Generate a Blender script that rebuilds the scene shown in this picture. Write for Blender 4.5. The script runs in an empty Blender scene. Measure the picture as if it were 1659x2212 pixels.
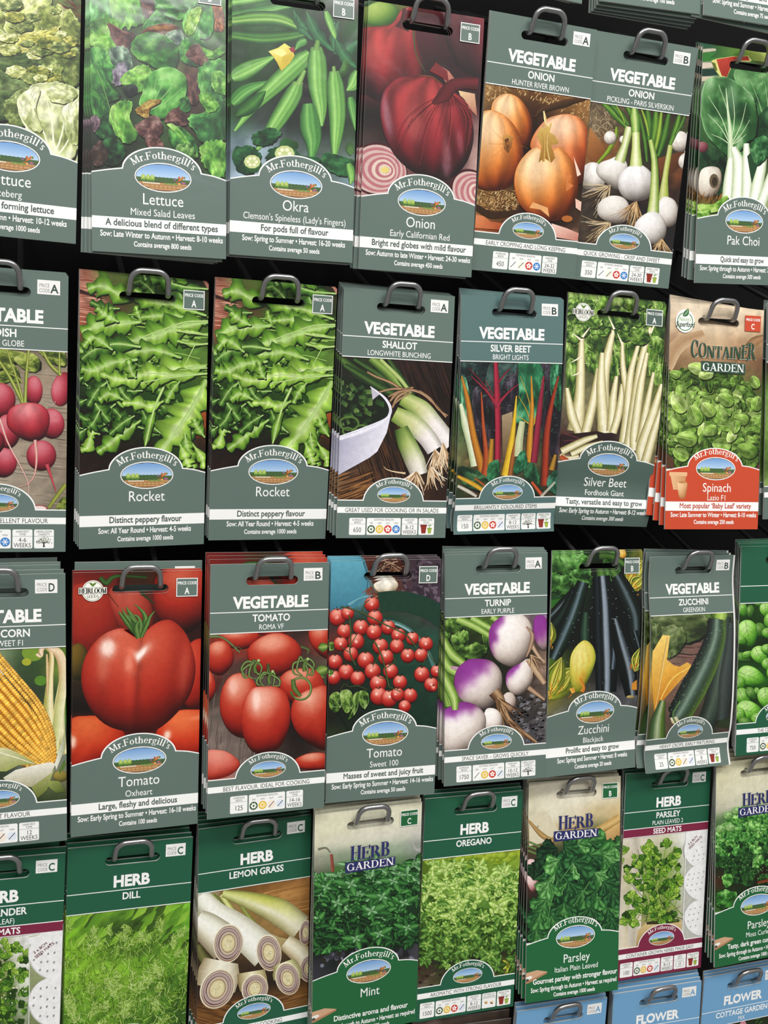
import bpy, math, random
import numpy as np
from mathutils import Matrix, Vector
from mathutils.geometry import tessellate_polygon

# ------------------------------------------------------------------ camera, world, lamps, exposure
SC = bpy.context.scene
COL = SC.collection
FPX, CAMX, CAMY, CAMZ, YAW, PITCH, ROLL = 2202.22, -0.179446, -0.680063, 0.039525, 0.3446385, -0.1057929, 0.0386252
cy, sy, cp, sp = math.cos(YAW), math.sin(YAW), math.cos(PITCH), math.sin(PITCH)
CF = Vector((sy * cp, cy * cp, sp)); CR_ = Vector((cy, -sy, 0)); CU = CR_.cross(CF)
CRIGHT = math.cos(ROLL) * CR_ + math.sin(ROLL) * CU
CUP = -math.sin(ROLL) * CR_ + math.cos(ROLL) * CU
cam = bpy.data.cameras.new('camera'); camo = bpy.data.objects.new('camera', cam); COL.objects.link(camo)
M3 = Matrix((CRIGHT, CUP, -CF)).transposed()
camo.matrix_world = Matrix.Translation((CAMX, CAMY, CAMZ)) @ M3.to_4x4()
cam.sensor_fit = 'HORIZONTAL'; cam.sensor_width = 36.0; cam.lens = 36.0 * FPX / 1659.0
cam.clip_start = 0.01; cam.clip_end = 50
SC.camera = camo

w = bpy.data.worlds.new('shop_ambience'); SC.world = w; w.use_nodes = True
wb = w.node_tree.nodes['Background']; wb.inputs[0].default_value = (1.0, 0.985, 0.96, 1); wb.inputs[1].default_value = 0.40

def lamp(name, loc, target, sx, sy_, power, col=(1, .985, .955)):
    l = bpy.data.lights.new(name, 'AREA'); l.shape = 'RECTANGLE'; l.size = sx; l.size_y = sy_; l.energy = power; l.color = col
    o = bpy.data.objects.new(name, l); COL.objects.link(o); o.location = loc
    o.rotation_euler = (Vector(target) - Vector(loc)).to_track_quat('-Z', 'Y').to_euler()
    return o
lamp('ceiling_light', (-0.6, -1.5, 1.75), (0.1, 0, 0.1), 1.2, 0.30, 30)
lamp('ceiling_light', (0.9, -1.5, 1.75), (0.2, 0, 0.0), 1.2, 0.30, 30)
lamp('ceiling_light', (0.1, -2.9, 1.75), (0.1, 0, 0.0), 2.4, 0.30, 45)
vs = SC.view_settings
vs.view_transform = 'Standard'; vs.look = 'None'; vs.gamma = 1.0; vs.use_curve_mapping = False; vs.exposure = -0.18
SC.display_settings.display_device = 'sRGB'

# ------------------------------------------------------------------ materials
def new_mat(name):
    m = bpy.data.materials.new(name); m.use_nodes = True
    return m, m.node_tree, m.node_tree.nodes['Principled BSDF']

def printed(name, grain, rough, coat):
    """Varnished printed card: the ink colour is the mesh's colour attribute, a little press grain on top."""
    m, nt, b = new_mat(name)
    at = nt.nodes.new('ShaderNodeAttribute'); at.attribute_name = 'ink'
    tc = nt.nodes.new('ShaderNodeTexCoord')
    last = at.outputs['Color']
    if grain:
        no = nt.nodes.new('ShaderNodeTexNoise'); no.inputs['Scale'].default_value = 1100; no.inputs['Detail'].default_value = 4
        nt.links.new(tc.outputs['Object'], no.inputs['Vector'])
        no2 = nt.nodes.new('ShaderNodeTexNoise'); no2.inputs['Scale'].default_value = 260; no2.inputs['Detail'].default_value = 3
        nt.links.new(tc.outputs['Object'], no2.inputs['Vector'])
        ad = nt.nodes.new('ShaderNodeMath'); ad.operation = 'ADD'
        nt.links.new(no.outputs[0], ad.inputs[0]); nt.links.new(no2.outputs[0], ad.inputs[1])
        mr = nt.nodes.new('ShaderNodeMapRange'); mr.inputs[1].default_value = .6; mr.inputs[2].default_value = 1.4
        mr.inputs[3].default_value = 1 - grain; mr.inputs[4].default_value = 1 + grain
        nt.links.new(ad.outputs[0], mr.inputs[0])
        mx = nt.nodes.new('ShaderNodeVectorMath'); mx.operation = 'MULTIPLY'
        nt.links.new(last, mx.inputs[0]); nt.links.new(mr.outputs[0], mx.inputs[1]); last = mx.outputs[0]
    nt.links.new(last, b.inputs['Base Color'])
    b.inputs['Roughness'].default_value = rough
    b.inputs['Specular IOR Level'].default_value = 0.25
    if coat:
        b.inputs['Coat Weight'].default_value = coat; b.inputs['Coat Roughness'].default_value = 0.16
        n3 = nt.nodes.new('ShaderNodeTexNoise'); n3.inputs['Scale'].default_value = 20; n3.inputs['Detail'].default_value = 2
        n3.inputs['Distortion'].default_value = 1.2
        gi = nt.nodes.new('ShaderNodeObjectInfo')
        ad2 = nt.nodes.new('ShaderNodeVectorMath'); ad2.operation = 'ADD'
        nt.links.new(tc.outputs['Object'], ad2.inputs[0]); nt.links.new(gi.outputs['Color'], ad2.inputs[1])
        nt.links.new(ad2.outputs[0], n3.inputs['Vector'])
        bu = nt.nodes.new('ShaderNodeBump'); bu.inputs['Strength'].default_value = 0.22; bu.inputs['Distance'].default_value = 0.004
        nt.links.new(n3.outputs[0], bu.inputs['Height']); nt.links.new(bu.outputs[0], b.inputs['Coat Normal'])
    return m
M_PHOTO = printed('printed_photo_card', .13, .45, .25)
M_INK = printed('printed_ink_card', 0, .45, .25)
M_GLOSSY_PHOTO = printed('printed_photo_foil', .13, .35, .8)
M_GLOSSY_INK = printed('printed_ink_foil', 0, .35, .8)

def plain(name, rgb, rough, metal=0., noise=0., scale=300):
    m, nt, b = new_mat(name)
    b.inputs['Roughness'].default_value = rough; b.inputs['Metallic'].default_value = metal
    if noise:
        tc = nt.nodes.new('ShaderNodeTexCoord'); no = nt.nodes.new('ShaderNodeTexNoise'); no.inputs['Scale'].default_value = scale
        nt.links.new(tc.outputs['Object'], no.inputs['Vector'])
        mx = nt.nodes.new('ShaderNodeMix'); mx.data_type = 'RGBA'
        mx.inputs[6].default_value = (*[c * (1 - noise) for c in rgb], 1); mx.inputs[7].default_value = (*[c * (1 + noise) for c in rgb], 1)
        nt.links.new(no.outputs[0], mx.inputs[0]); nt.links.new(mx.outputs[2], b.inputs['Base Color'])
    else:
        b.inputs['Base Color'].default_value = (*rgb, 1)
    return m
M_CARD = plain('white_card_stock', (.55, .56, .54), .7, 0, .08, 900)
M_WIRE = plain('grey_plated_wire', (.36, .36, .365), .27, .92, .12, 500)
M_FLOOR = plain('grey_shop_vinyl', (.30, .29, .28), .5, 0, .1, 20)
M_WALL = plain('black_powder_coat', (.0022, .0022, .0025), .7, 0, .2, 300)
M_WALL.node_tree.nodes['Principled BSDF'].inputs['Specular IOR Level'].default_value = .12

# ------------------------------------------------------------------ small maths
W, H = 83.0, 174.27            # packet size in mm
HOLE = (42.6, 11.7, 18.3, 3.0)  # hang slot: centre u, v, half width, half height (mm)
rng = np.random.default_rng(7)

def hx(h):
    return np.array([int(h[i:i + 2], 16) for i in (0, 2, 4)], float) / 255
def cols(*hs):
    return np.array([hx(h) for h in hs])
def lerp(table, t):
    """table (k,3), t any shape in 0..1 -> colours"""
    t = np.clip(t, 0, 1) * (len(table) - 1); i = np.minimum(t.astype(int), len(table) - 2) if len(table) > 1 else np.zeros_like(t, int)
    if len(table) == 1: return np.broadcast_to(table[0], t.shape + (3,)).copy()
    f = (t - i)[..., None]
    return table[i] * (1 - f) + table[i + 1] * f
def cr(pts, n, closed=False):
    """smooth curve through pts, n samples"""
    p = np.array(pts, float); k = len(p)
    if k == 2 and not closed:
        t = np.linspace(0, 1, n)[:, None]; return p[0] * (1 - t) + p[1] * t
    if closed: q = np.concatenate([p[-1:], p, p[:2]]); seg = k
    else: q = np.concatenate([2 * p[:1] - p[1:2], p, 2 * p[-1:] - p[-2:-1]]); seg = k - 1
    t = np.linspace(0, seg, n, endpoint=not closed); i = np.minimum(t.astype(int), seg - 1); f = (t - i)[:, None]
    a, b, c, d = q[i], q[i + 1], q[i + 2], q[i + 3]
    return .5 * (2 * b + (c - a) * f + (2 * a - 5 * b + 4 * c - d) * f * f + (3 * b - a - 3 * c + d) * f ** 3)
_LAT = np.random.default_rng(3).random((64, 64))
def vnoise(x, y, s=1., o=0.):
    x = np.asarray(x) / s + 17.3 * o; y = np.asarray(y) / s + 9.1 * o
    i = np.floor(x).astype(int); j = np.floor(y).astype(int); f = x - i; g = y - j
    f = f * f * (3 - 2 * f); g = g * g * (3 - 2 * g)
    L = lambda a, b: _LAT[a % 64, b % 64]
    return (L(i, j) * (1 - f) + L(i + 1, j) * f) * (1 - g) + (L(i, j + 1) * (1 - f) + L(i + 1, j + 1) * f) * g
def rot_pose(k):
    x, z, roll, yaw, pit, dep = k
    c, s = math.cos, math.sin
    Rp = Matrix(((1, 0, 0), (0, c(pit), s(pit)), (0, -s(pit), c(pit))))   # the bottom swings towards the viewer for pit > 0
    # axes used below: local x right, z up, y into the rack
    def ap(v):
        v = Vector((v[0], v[2] * s(pit) + v[1] * c(pit), v[2] * c(pit) - v[1] * s(pit)))
        v = Vector((v[0] * c(yaw) - v[1] * s(yaw), v[0] * s(yaw) + v[1] * c(yaw), v[2]))
        return Vector((v[0] * c(roll) - v[2] * s(roll), v[1], v[0] * s(roll) + v[2] * c(roll)))
    m = Matrix((ap((1, 0, 0)), ap((0, 1, 0)), ap((0, 0, 1)))).transposed().to_4x4()
    m.translation = (x, dep, z)
    return m
def view_ray(px, py):
    return CF + CRIGHT * ((px - 829.5) / FPX) - CUP * ((py - 1106) / FPX)
def on_depth(px, py, y):
    d = view_ray(px, py); t = (y - CAMY) / d.y
    return Vector((CAMX, CAMY, CAMZ)) + d * t

class Printer:
    """Turns points measured on the photograph of a packet into millimetres on that packet's face (u right, v down)."""
    def __init__(s, pose):
        m = rot_pose(pose); s.m = m
        e1 = np.array(m.col[0][:3]); e3 = -np.array(m.col[2][:3]); n = np.array(m.col[1][:3]); o = np.array(m.translation)
        s.o = o - e1 * W / 2000; s.e1, s.e3, s.n = e1, e3, n
    def uv(s, p):
        p = np.asarray(p, float)
        a = (p[..., 0:1] - 829.5) / FPX; b = (p[..., 1:2] - 1106) / FPX
        d = np.array(CF) + np.array(CRIGHT) * a - np.array(CUP) * b
        c = np.array((CAMX, CAMY, CAMZ))
        t = ((s.o - c) @ s.n) / (d @ s.n)
        q = c + d * t[..., None] - s.o
        return np.stack([q @ s.e1, q @ s.e3], -1) * 1000
# ------------------------------------------------------------------ printing: flat coloured shapes laid over one another on a sheet
def clip_half(p, c, nx, ny, d):
    """keep nx*x+ny*y<=d of one convex polygon with colours"""
    s = p[:, 0] * nx + p[:, 1] * ny - d
    if (s <= 1e-9).all(): return p, c
    if (s >= -1e-9).all(): return None, None
    P, C = [], []; k = len(p)
    for i in range(k):
        j = (i + 1) % k
        if s[i] <= 0: P.append(p[i]); C.append(c[i])
        if (s[i] < 0 < s[j]) or (s[j] < 0 < s[i]):
            f = s[i] / (s[i] - s[j]); P.append(p[i] + (p[j] - p[i]) * f); C.append(c[i] + (c[j] - c[i]) * f)
    if len(P) < 3: return None, None
    return np.array(P), np.array(C)
def stadium(u, v, a, b, n=6):
    pts = []
    for k in range(n + 1):
        t = -math.pi / 2 + math.pi * k / n; pts.append((u + a - b + b * math.cos(t), v + b * math.sin(t)))
    for k in range(n + 1):
        t = math.pi / 2 + math.pi * k / n; pts.append((u - a + b + b * math.cos(t), v + b * math.sin(t)))
    return np.array(pts)
HOLE_PTS = stadium(*HOLE)
def cut_hole(p, c):
    """the pieces of a convex polygon outside the hang slot"""
    out = []; k = len(HOLE_PTS)
    for i in range(k):
        a, b = HOLE_PTS[i], HOLE_PTS[(i + 1) % k]
        nx, ny = b[1] - a[1], -(b[0] - a[0]); d = nx * a[0] + ny * a[1]      # inside: nx*x+ny*y<=d
        q, e = clip_half(p, c, -nx, -ny, -d)
        if q is not None: out.append((q, e))
        p, c = clip_half(p, c, nx, ny, d)
        if p is None: break
    return out

class Sheet:
    def __init__(s, printer=None, rect=(0, 0, W, H)):
        s.pr = printer; s.rect = rect; s.items = []; s.t = (0., 0., 1.); s.open = None
    def at(s, ox, oy, sc): s.t = (ox, oy, sc); return s
    def uv(s, p):
        p = np.asarray(p, float)
        if s.t is None: return p
        return s.pr.uv(p / s.t[2] + np.array(s.t[:2]))
    def mm(s): s.t = None; return s
    def put(s, q, c):          # q (m,k,2) already mm, c (m,k,3)
        if s.open is not None: s.open.append((q, c))
        else: s.items.append((q, c))
    def one_layer(s, fn, n=6):      # everything fn draws shares a few layers
        s.open = []; fn(); L, s.open = s.open, None
        for k in range(n):
            P = [(q, np.broadcast_to(c, q.shape[:2] + (3,))) for q, c in L[k::n]]
            if P: s.items.append((np.concatenate([q for q, c in P]), np.concatenate([c for q, c in P])))
    def grid(s, P, C):         # P (a,b,2) in current units
        P = s.uv(P)
        q = np.stack([P[:-1, :-1], P[:-1, 1:], P[1:, 1:], P[1:, :-1]], 2).reshape(-1, 4, 2)
        c = np.stack([C[:-1, :-1], C[:-1, 1:], C[1:, 1:], C[1:, :-1]], 2).reshape(-1, 4, 3)
        s.put(q, c)
    # ---- shapes
    def bg(s, rows, up=5, rough=0., ns=4., seed=1.):
        """soft out-of-focus ground: rows of hex words over the sheet's rectangle"""
        T = np.array([[hx(h) for h in r.split()] for r in rows])
        a, b = T.shape[:2]; u0, v0, u1, v1 = s.rect
        na, nb = (a - 1) * up + 1, (b - 1) * up + 1
        y = np.linspace(0, a - 1, na); x = np.linspace(0, b - 1, nb)
        sm = lambda f: f * f * (3 - 2 * f)
        i = np.minimum(y.astype(int), a - 2); f = sm(y - i)[:, None, None]; j = np.minimum(x.astype(int), b - 2); g = sm(x - j)[None, :, None]
        C = (T[i][:, j] * (1 - g) + T[i][:, j + 1] * g) * (1 - f) + (T[i + 1][:, j] * (1 - g) + T[i + 1][:, j + 1] * g) * f
        U, V = np.meshgrid(np.linspace(u0, u1, nb), np.linspace(v0, v1, na))
        if rough: C = C * (1 + rough * (vnoise(U, V, ns, seed) + .6 * vnoise(U, V, ns / 2.3, seed + 1) - .8))[..., None]
        k = s.t; s.t = None; s.grid(np.stack([U, V], -1), np.clip(C, 0, 1)); s.t = k
    def blob(s, outline, ramp, light=(-.45, -.6), c=None, n=44, rings=9, hl=(), tex=None, lz=.65, smooth=True, flat=None):
        """rounded body: closed outline, shaded as printed with a dark-to-light ramp"""
        o = cr(outline, n, True) if smooth else np.array(outline, float); n = len(o)
        c = o.mean(0) if c is None else np.array(c, float)
        r = np.linspace(0, 1, rings + 1) ** .75
        P = c + (o - c)[None] * r[:, None, None]
        e = (o - c); sx = np.abs(e[:, 0]).max(); sy_ = np.abs(e[:, 1]).max()
        d = e / np.array([sx, sy_]); d = d / np.maximum(np.linalg.norm(d, axis=1, keepdims=True), 1e-6)
        A = d[None, :, 0] * r[:, None]; B = d[None, :, 1] * r[:, None]; N = np.sqrt(np.maximum(0, 1 - A * A - B * B))
        L = np.array([light[0], light[1], lz]); L = L / np.linalg.norm(L)
        sh = A * L[0] + B * L[1] + N * L[2]
        sh = (sh + .35) / 1.35
        if flat is not None:      # thin crumpled blade: folds decide light and dark, not a globe's roundness
            k = vnoise(A * 2.2 + 20, B * 2.2 + 20, 1., flat) + .5 * vnoise(A * 5 + 40, B * 5 + 40, 1., flat + 2) - .75
            tl = A * L[0] + B * L[1]; rd = 1 - np.abs(2 * vnoise(A * 3.2 + 60, B * 3.2 + 60, 1., flat + 5) - 1)
            sh = .46 + .22 * tl + 1.0 * k + .28 * np.clip((rd - .84) / .16, 0, 1) + np.where(r[:, None] > .95, np.where(tl > -.1, .30, -.22), 0)
        C = lerp(cols(*ramp.split()), sh)
        if tex is not None: C = tex(A, B, C)
        for (ha, hb, ra, rb, st, h) in hl:
            g = st * np.minimum(1, 1.5 * np.exp(-(((A - ha) / ra) ** 2 + ((B - hb) / rb) ** 2))); C = C * (1 - g[..., None]) + hx(h) * g[..., None]
        P = np.concatenate([P, P[:, :1]], 1); C = np.concatenate([C, C[:, :1]], 1)
        s.grid(P, np.clip(C, 0, 1))
    def ball(s, x, y, rx, ry=None, ang=0., **k):
        ry = ry or rx; t = np.linspace(0, 2 * math.pi, k.pop('n', 36), endpoint=False); ca, sa = math.cos(ang), math.sin(ang)
        a, b = rx * np.cos(t), ry * np.sin(t)
        s.blob(np.stack([x + a * ca - b * sa, y + a * sa + b * ca], 1), k.pop('ramp'), c=(x, y), smooth=False, **k)
    def stroke(s, path, wid, rows, n=None, jag=0., taper=None):
        """ribbon along a path; rows: one string of hex words across, or several from start to end"""
        n = n or max(2, 5 * (len(path) - 1) + (4 if len(path) == 2 else 1)); p = cr(path, n); t = np.linspace(0, 1, n)
        wid = np.atleast_1d(np.array(wid, float)); w_ = np.interp(t, np.linspace(0, 1, len(wid)), wid) if len(wid) > 1 else np.full(n, wid[0])
        if jag: w_ = w_ * (1 + jag * (rng.random(n) - .5) * 2)
        d = np.gradient(p, axis=0); d /= np.maximum(np.linalg.norm(d, axis=1, keepdims=True), 1e-9); nn = np.stack([-d[:, 1], d[:, 0]], 1)
        if isinstance(rows, str): rows = [rows]
        R = [cols(*r.split()) for r in rows]; k = max(2, max(len(r) for r in R))
        R = np.array([r if len(r) == k else lerp(r, np.linspace(0, 1, k)) for r in R])
        C = np.stack([lerp(R[:, j], t) for j in range(k)], 1)
        o = np.linspace(-.5, .5, k)
        s.grid(p[:, None] + nn[:, None] * (w_[:, None] * o[None])[..., None], C)
    def leaf(s, p0, p1, wd, c, bend=0., vein='', serr=0., lobes=0, lob=.5, n=12, tipw=0., peak=.45, veins=0):
        """leaf blade: c = hex words edge..side|midrib|..edge (5 usual)"""
        p0 = np.array(p0, float); p1 = np.array(p1, float); d = p1 - p0; L = np.linalg.norm(d); nn = np.array([-d[1], d[0]]) / max(L, 1e-6)
        path = [p0, (p0 + p1) / 2 + nn * bend * L, p1]
        if lobes: n = max(n, lobes * 4 + 2)
        t = np.linspace(0, 1, n); q = math.log(.5) / math.log(peak)
        w_ = wd * (np.sin(math.pi * t ** q) ** .8 * (1 - tipw) + tipw * t); w_[0] = max(w_[0], wd * .06); w_[-1] = wd * .02
        if lobes: w_ = w_ * (1 - lob + lob * (np.abs(((t * lobes + .2) % 1) * 2 - 1)) * 1.5)
        if serr: w_[1:-1:2] *= 1 + serr; w_[2:-1:2] *= 1 - serr * .5
        s._blade(path, w_, c, n)
        if vein: s.stroke(path, [wd * .05, wd * .015], vein, n=6)
        if veins:
            P = cr(path, 41)
            for k in range(1, veins + 1):
                f = .12 + .72 * k / (veins + 1); i = int(f * 40); dd = P[min(i + 1, 40)] - P[i]; dd /= np.linalg.norm(dd) + 1e-9
                m_ = np.array([-dd[1], dd[0]]); hw = np.interp(f, t, w_) * .40
                for sg in (-1, 1): s.stroke([P[i], P[i] + m_ * sg * hw * .55 + dd * hw * .35, P[i] + m_ * sg * hw * .95 + dd * hw * .95], [wd * .025, wd * .01], vein, n=4)
    def _blade(s, path, w_, c, n):
        p = cr(path, n); d = np.gradient(p, axis=0); d /= np.maximum(np.linalg.norm(d, axis=1, keepdims=True), 1e-9); nn = np.stack([-d[:, 1], d[:, 0]], 1)
        R = cols(*c.split()); k = len(R); o = np.linspace(-.5, .5, k); t = np.linspace(0, 1, n)
        C = np.broadcast_to(R[None], (n, k, 3)) * (1 + .16 * (t - .5)[:, None, None]) * (1 + .10 * (rng.random((n, 1, 1)) - .5))
        s.grid(p[:, None] + nn[:, None] * (w_[:, None] * o[None])[..., None], np.clip(C, 0, 1))
    def poly(s, pts, c, smooth=0, grad=None):
        """filled outline; c hex; grad=(hexA,hexB,axis angle) paints a print gradient"""
        p = cr(pts, smooth, True) if smooth else np.array(pts, float)
        if grad:
            a = math.radians(grad[2]); f = p[:, 0] * math.cos(a) + p[:, 1] * math.sin(a); f = (f - f.min()) / (np.ptp(f) + 1e-9)
            C = lerp(cols(grad[0], grad[1]), f)
        else: C = np.broadcast_to(hx(c), p.shape[:1] + (3,))
        tr = tessellate_polygon([[Vector((x, y, 0)) for x, y in p]])
        tr = np.array(tr); q = s.uv(p)
        s.put(q[tr], C[tr])
    def line(s, pts, wd, c, n=None): s.stroke(pts, wd, c, n=n)
    def ell(s, x, y, rx, ry, c, n=28, a0=0., a1=2 * math.pi, ang=0.):
        t = np.linspace(a0, a1, n, endpoint=False); a, b = rx * np.cos(t), ry * np.sin(t); ca, sa = math.cos(ang), math.sin(ang)
        s.poly(np.stack([x + a * ca - b * sa, y + a * sa + b * ca], 1), c)
    def ring(s, x, y, rx, ry, wd, c, n=40, a0=0., a1=2 * math.pi):
        t = np.linspace(a0, a1, n)
        P = np.stack([np.stack([x + (rx + k) * np.cos(t), y + (ry + k) * np.sin(t)], 1) for k in (-wd / 2, wd / 2)], 1)
        s.grid(P, np.broadcast_to(hx(c), P.shape[:2] + (3,)))
    def rectf(s, u0, v0, u1, v1, c, r=0.):
        if r:
            pts = []
            for (x, y, a) in ((u1 - r, v0 + r, -90), (u1 - r, v1 - r, 0), (u0 + r, v1 - r, 90), (u0 + r, v0 + r, 180)):
                for k in range(4): t = math.radians(a + 30 * k); pts.append((x + r * math.cos(t), y + r * math.sin(t)))
            s.poly(pts, c)
        else: s.put(np.array([[(u0, v0), (u1, v0), (u1, v1), (u0, v1)]], float), np.broadcast_to(hx(c), (1, 4, 3)))
    def glyphs(s, tris, c):    # list of (m,3,2) mm arrays
        for t in tris: s.put(t, np.broadcast_to(hx(c), t.shape[:2] + (3,)))
    # ---- output
    def build(s, name, mat, parent, y0, thick, hole=False, bend=None, contrast=1.):
        u0, v0, u1, v1 = s.rect; nl = max(1, len(s.items)); dz = min(4e-6, thick / nl)
        VS, CS, FS = [], [], []; base = 0
        hb = (HOLE[0] - HOLE[2], HOLE[1] - HOLE[3], HOLE[0] + HOLE[2], HOLE[1] + HOLE[3])
        knots = [k[0] for k in bend[1:-1]] if bend else []
        def emit(q, c, y):
            nonlocal base
            m, k = q.shape[:2]; c = np.broadcast_to(c, q.shape[:2] + (3,))
            nx_ = np.roll(q, -1, 1); flip = (q[..., 0] * nx_[..., 1] - nx_[..., 0] * q[..., 1]).sum(1) > 0      # every face looks out of the packet
            if flip.any(): q = np.where(flip[:, None, None], q[:, ::-1], q); c = np.where(flip[:, None, None], c[:, ::-1], c)
            VS.append(np.concatenate([q.reshape(-1, 2), np.full((m * k, 1), y)], 1)); CS.append(c.reshape(-1, 3))
            FS.append((np.arange(m * k).reshape(m, k) + base)); base += m * k
        for li, (q, c) in enumerate(s.items):
            y = y0 + dz * (li + 1)
            lo, hi = q.min(1), q.max(1)
            out = (hi[:, 0] <= u0) | (lo[:, 0] >= u1) | (hi[:, 1] <= v0) | (lo[:, 1] >= v1)
            inn = (lo[:, 0] >= u0) & (hi[:, 0] <= u1) & (lo[:, 1] >= v0) & (hi[:, 1] <= v1)
            if hole: inn &= (hi[:, 0] <= hb[0]) | (lo[:, 0] >= hb[2]) | (hi[:, 1] <= hb[1]) | (lo[:, 1] >= hb[3])
            for kv in knots: inn &= (hi[:, 1] <= kv) | (lo[:, 1] >= kv)
            if inn.any(): emit(q[inn], np.ascontiguousarray(c[inn]), y)
            for i in np.nonzero(~inn & ~out)[0]:
                P, C = q[i], np.array(c[i])
                for (nx, ny, d) in ((-1, 0, -u0), (1, 0, u1), (0, -1, -v0), (0, 1, v1)):
                    P, C = clip_half(P, C, nx, ny, d)
                    if P is None: break
                if P is None: continue
                parts = cut_hole_any(P, C) if hole else [(P, C)]
                for kv in knots:
                    np_ = []
                    for (a, b) in parts:
                        for sg in (1, -1):
                            e, f = clip_half(a, b, 0, sg, sg * kv)
                            if e is not None: np_.append((e, f))
                    parts = np_
                for (a, b) in parts: emit(a[None], b[None], y)
        if not VS: return None
        V = np.concatenate(VS); C = np.concatenate(CS)
        if contrast != 1: g = C.mean(1, keepdims=True); C = np.clip(g + (C - g) * .93, 0, 1) ** contrast      # the printer's ink curve
        yb = np.interp(V[:, 1], [k[0] for k in bend], [k[1] for k in bend]) / 1000 if bend else 0.
        X = np.stack([(V[:, 0] - W / 2) / 1000, -V[:, 2] - yb, -V[:, 1] / 1000], 1)
        lin = np.where(C <= .04045, C / 12.92, ((C + .055) / 1.055) ** 2.4)
        me = bpy.data.meshes.new(name)
        loops = np.concatenate([f.ravel() for f in FS]); tot = np.concatenate([np.full(len(f), f.shape[1]) for f in FS])
        me.vertices.add(len(X)); me.vertices.foreach_set('co', X.astype(np.float32).ravel())
        me.loops.add(len(loops)); me.loops.foreach_set('vertex_index', loops.astype(np.int32))
        st = np.concatenate([[0], np.cumsum(tot)[:-1]])
        me.polygons.add(len(tot)); me.polygons.foreach_set('loop_start', st.astype(np.int32)); me.polygons.foreach_set('loop_total', tot.astype(np.int32))
        at = me.color_attributes.new('ink', 'FLOAT_COLOR', 'POINT')
        at.data.foreach_set('color', np.concatenate([lin, np.ones((len(lin), 1))], 1).astype(np.float32).ravel())
        me.update(calc_edges=True)
        me.materials.append(mat)
        if bend:       # a smooth bow, not facets
            vv = np.array([k[0] for k in bend]); sl = np.gradient(np.array([k[1] for k in bend]), vv); g = np.interp(V[:, 1], vv, sl)
            N = np.stack([np.zeros_like(g), -np.ones_like(g), g], 1); N /= np.linalg.norm(N, axis=1, keepdims=True)
            me.polygons.foreach_set('use_smooth', np.ones(len(tot), bool)); me.normals_split_custom_set_from_vertices(N.astype(np.float32))
        return link(name, me, parent)
def cut_hole_any(P, C):
    lo, hi = P.min(0), P.max(0)
    if hi[0] <= HOLE[0] - HOLE[2] or lo[0] >= HOLE[0] + HOLE[2] or hi[1] <= HOLE[1] - HOLE[3] or lo[1] >= HOLE[1] + HOLE[3]: return [(P, C)]
    return cut_hole(P, C)
def link(name, data, parent=None):
    o = bpy.data.objects.new(name, data); COL.objects.link(o)
    if parent is not None: o.parent = parent
    return o

# ------------------------------------------------------------------ lettering
GL = {}
def load_glyphs(chars):
    todo = []
    for off in (0., .022, .042):
        for ch in chars:
            c = bpy.data.curves.new('g', 'FONT'); c.body = 'I' + ch + 'I'; c.resolution_u = 3; c.offset = off
            c.offset = 0 if ch in 'MWmw' else off; o = bpy.data.objects.new('g', c); COL.objects.link(o); todo.append((off, ch, o))
            c = bpy.data.curves.new('g', 'FONT'); c.body = ch; c.resolution_u = 3; c.offset = off
            c.offset = 0 if ch in 'MWmw' else off; o2 = bpy.data.objects.new('g', c); COL.objects.link(o2); todo.append((off, ch + '#', o2))
        c = bpy.data.curves.new('g', 'FONT'); c.body = 'II'; c.offset = off
        o = bpy.data.objects.new('g', c); COL.objects.link(o); todo.append((off, '||', o))
    bpy.context.view_layer.update(); dg = bpy.context.evaluated_depsgraph_get()
    res = {}
    for off, key, o in todo:
        ev = o.evaluated_get(dg); me = ev.to_mesh()
        n = len(me.vertices); v = np.empty(n * 3, np.float32); me.vertices.foreach_get('co', v); v = v.reshape(-1, 3)[:, :2].astype(float)
        me.calc_loop_triangles(); m = len(me.loop_triangles); t = np.empty(m * 3, np.int32); me.loop_triangles.foreach_get('vertices', t)
        res[off, key] = (v, v[t.reshape(-1, 3)] if m else np.zeros((0, 3, 2)))
        ev.to_mesh_clear()
    for off, key, o in todo:
        c = o.data; bpy.data.objects.remove(o); bpy.data.curves.remove(c)
    for off in (0., .022, .042):
        base = np.ptp(res[off, '||'][0][:, 0])
        cap = res[0., 'H#'][0][:, 1].max()
        for ch in chars:
            adv = np.ptp(res[off, ch][0][:, 0]) - base
            t = res[off, ch + '#'][1] / cap
            t = [t]
            if off and ch in 'MWmw': t = [t[0] - [off, 0], t[0], t[0] + [off, 0]]; adv = np.ptp(res[off, ch][0][:, 0]) - np.ptp(res[0., '||'][0][:, 0]) + off * cap
            GL[off, ch] = (adv / cap, t)
load_glyphs("ABCDEFGHIJKLMNOPQRSTUVWXYZabcdefghijklmnopqrstuvwxyz0123456789 .,:-–()'’‘•&*")

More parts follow.
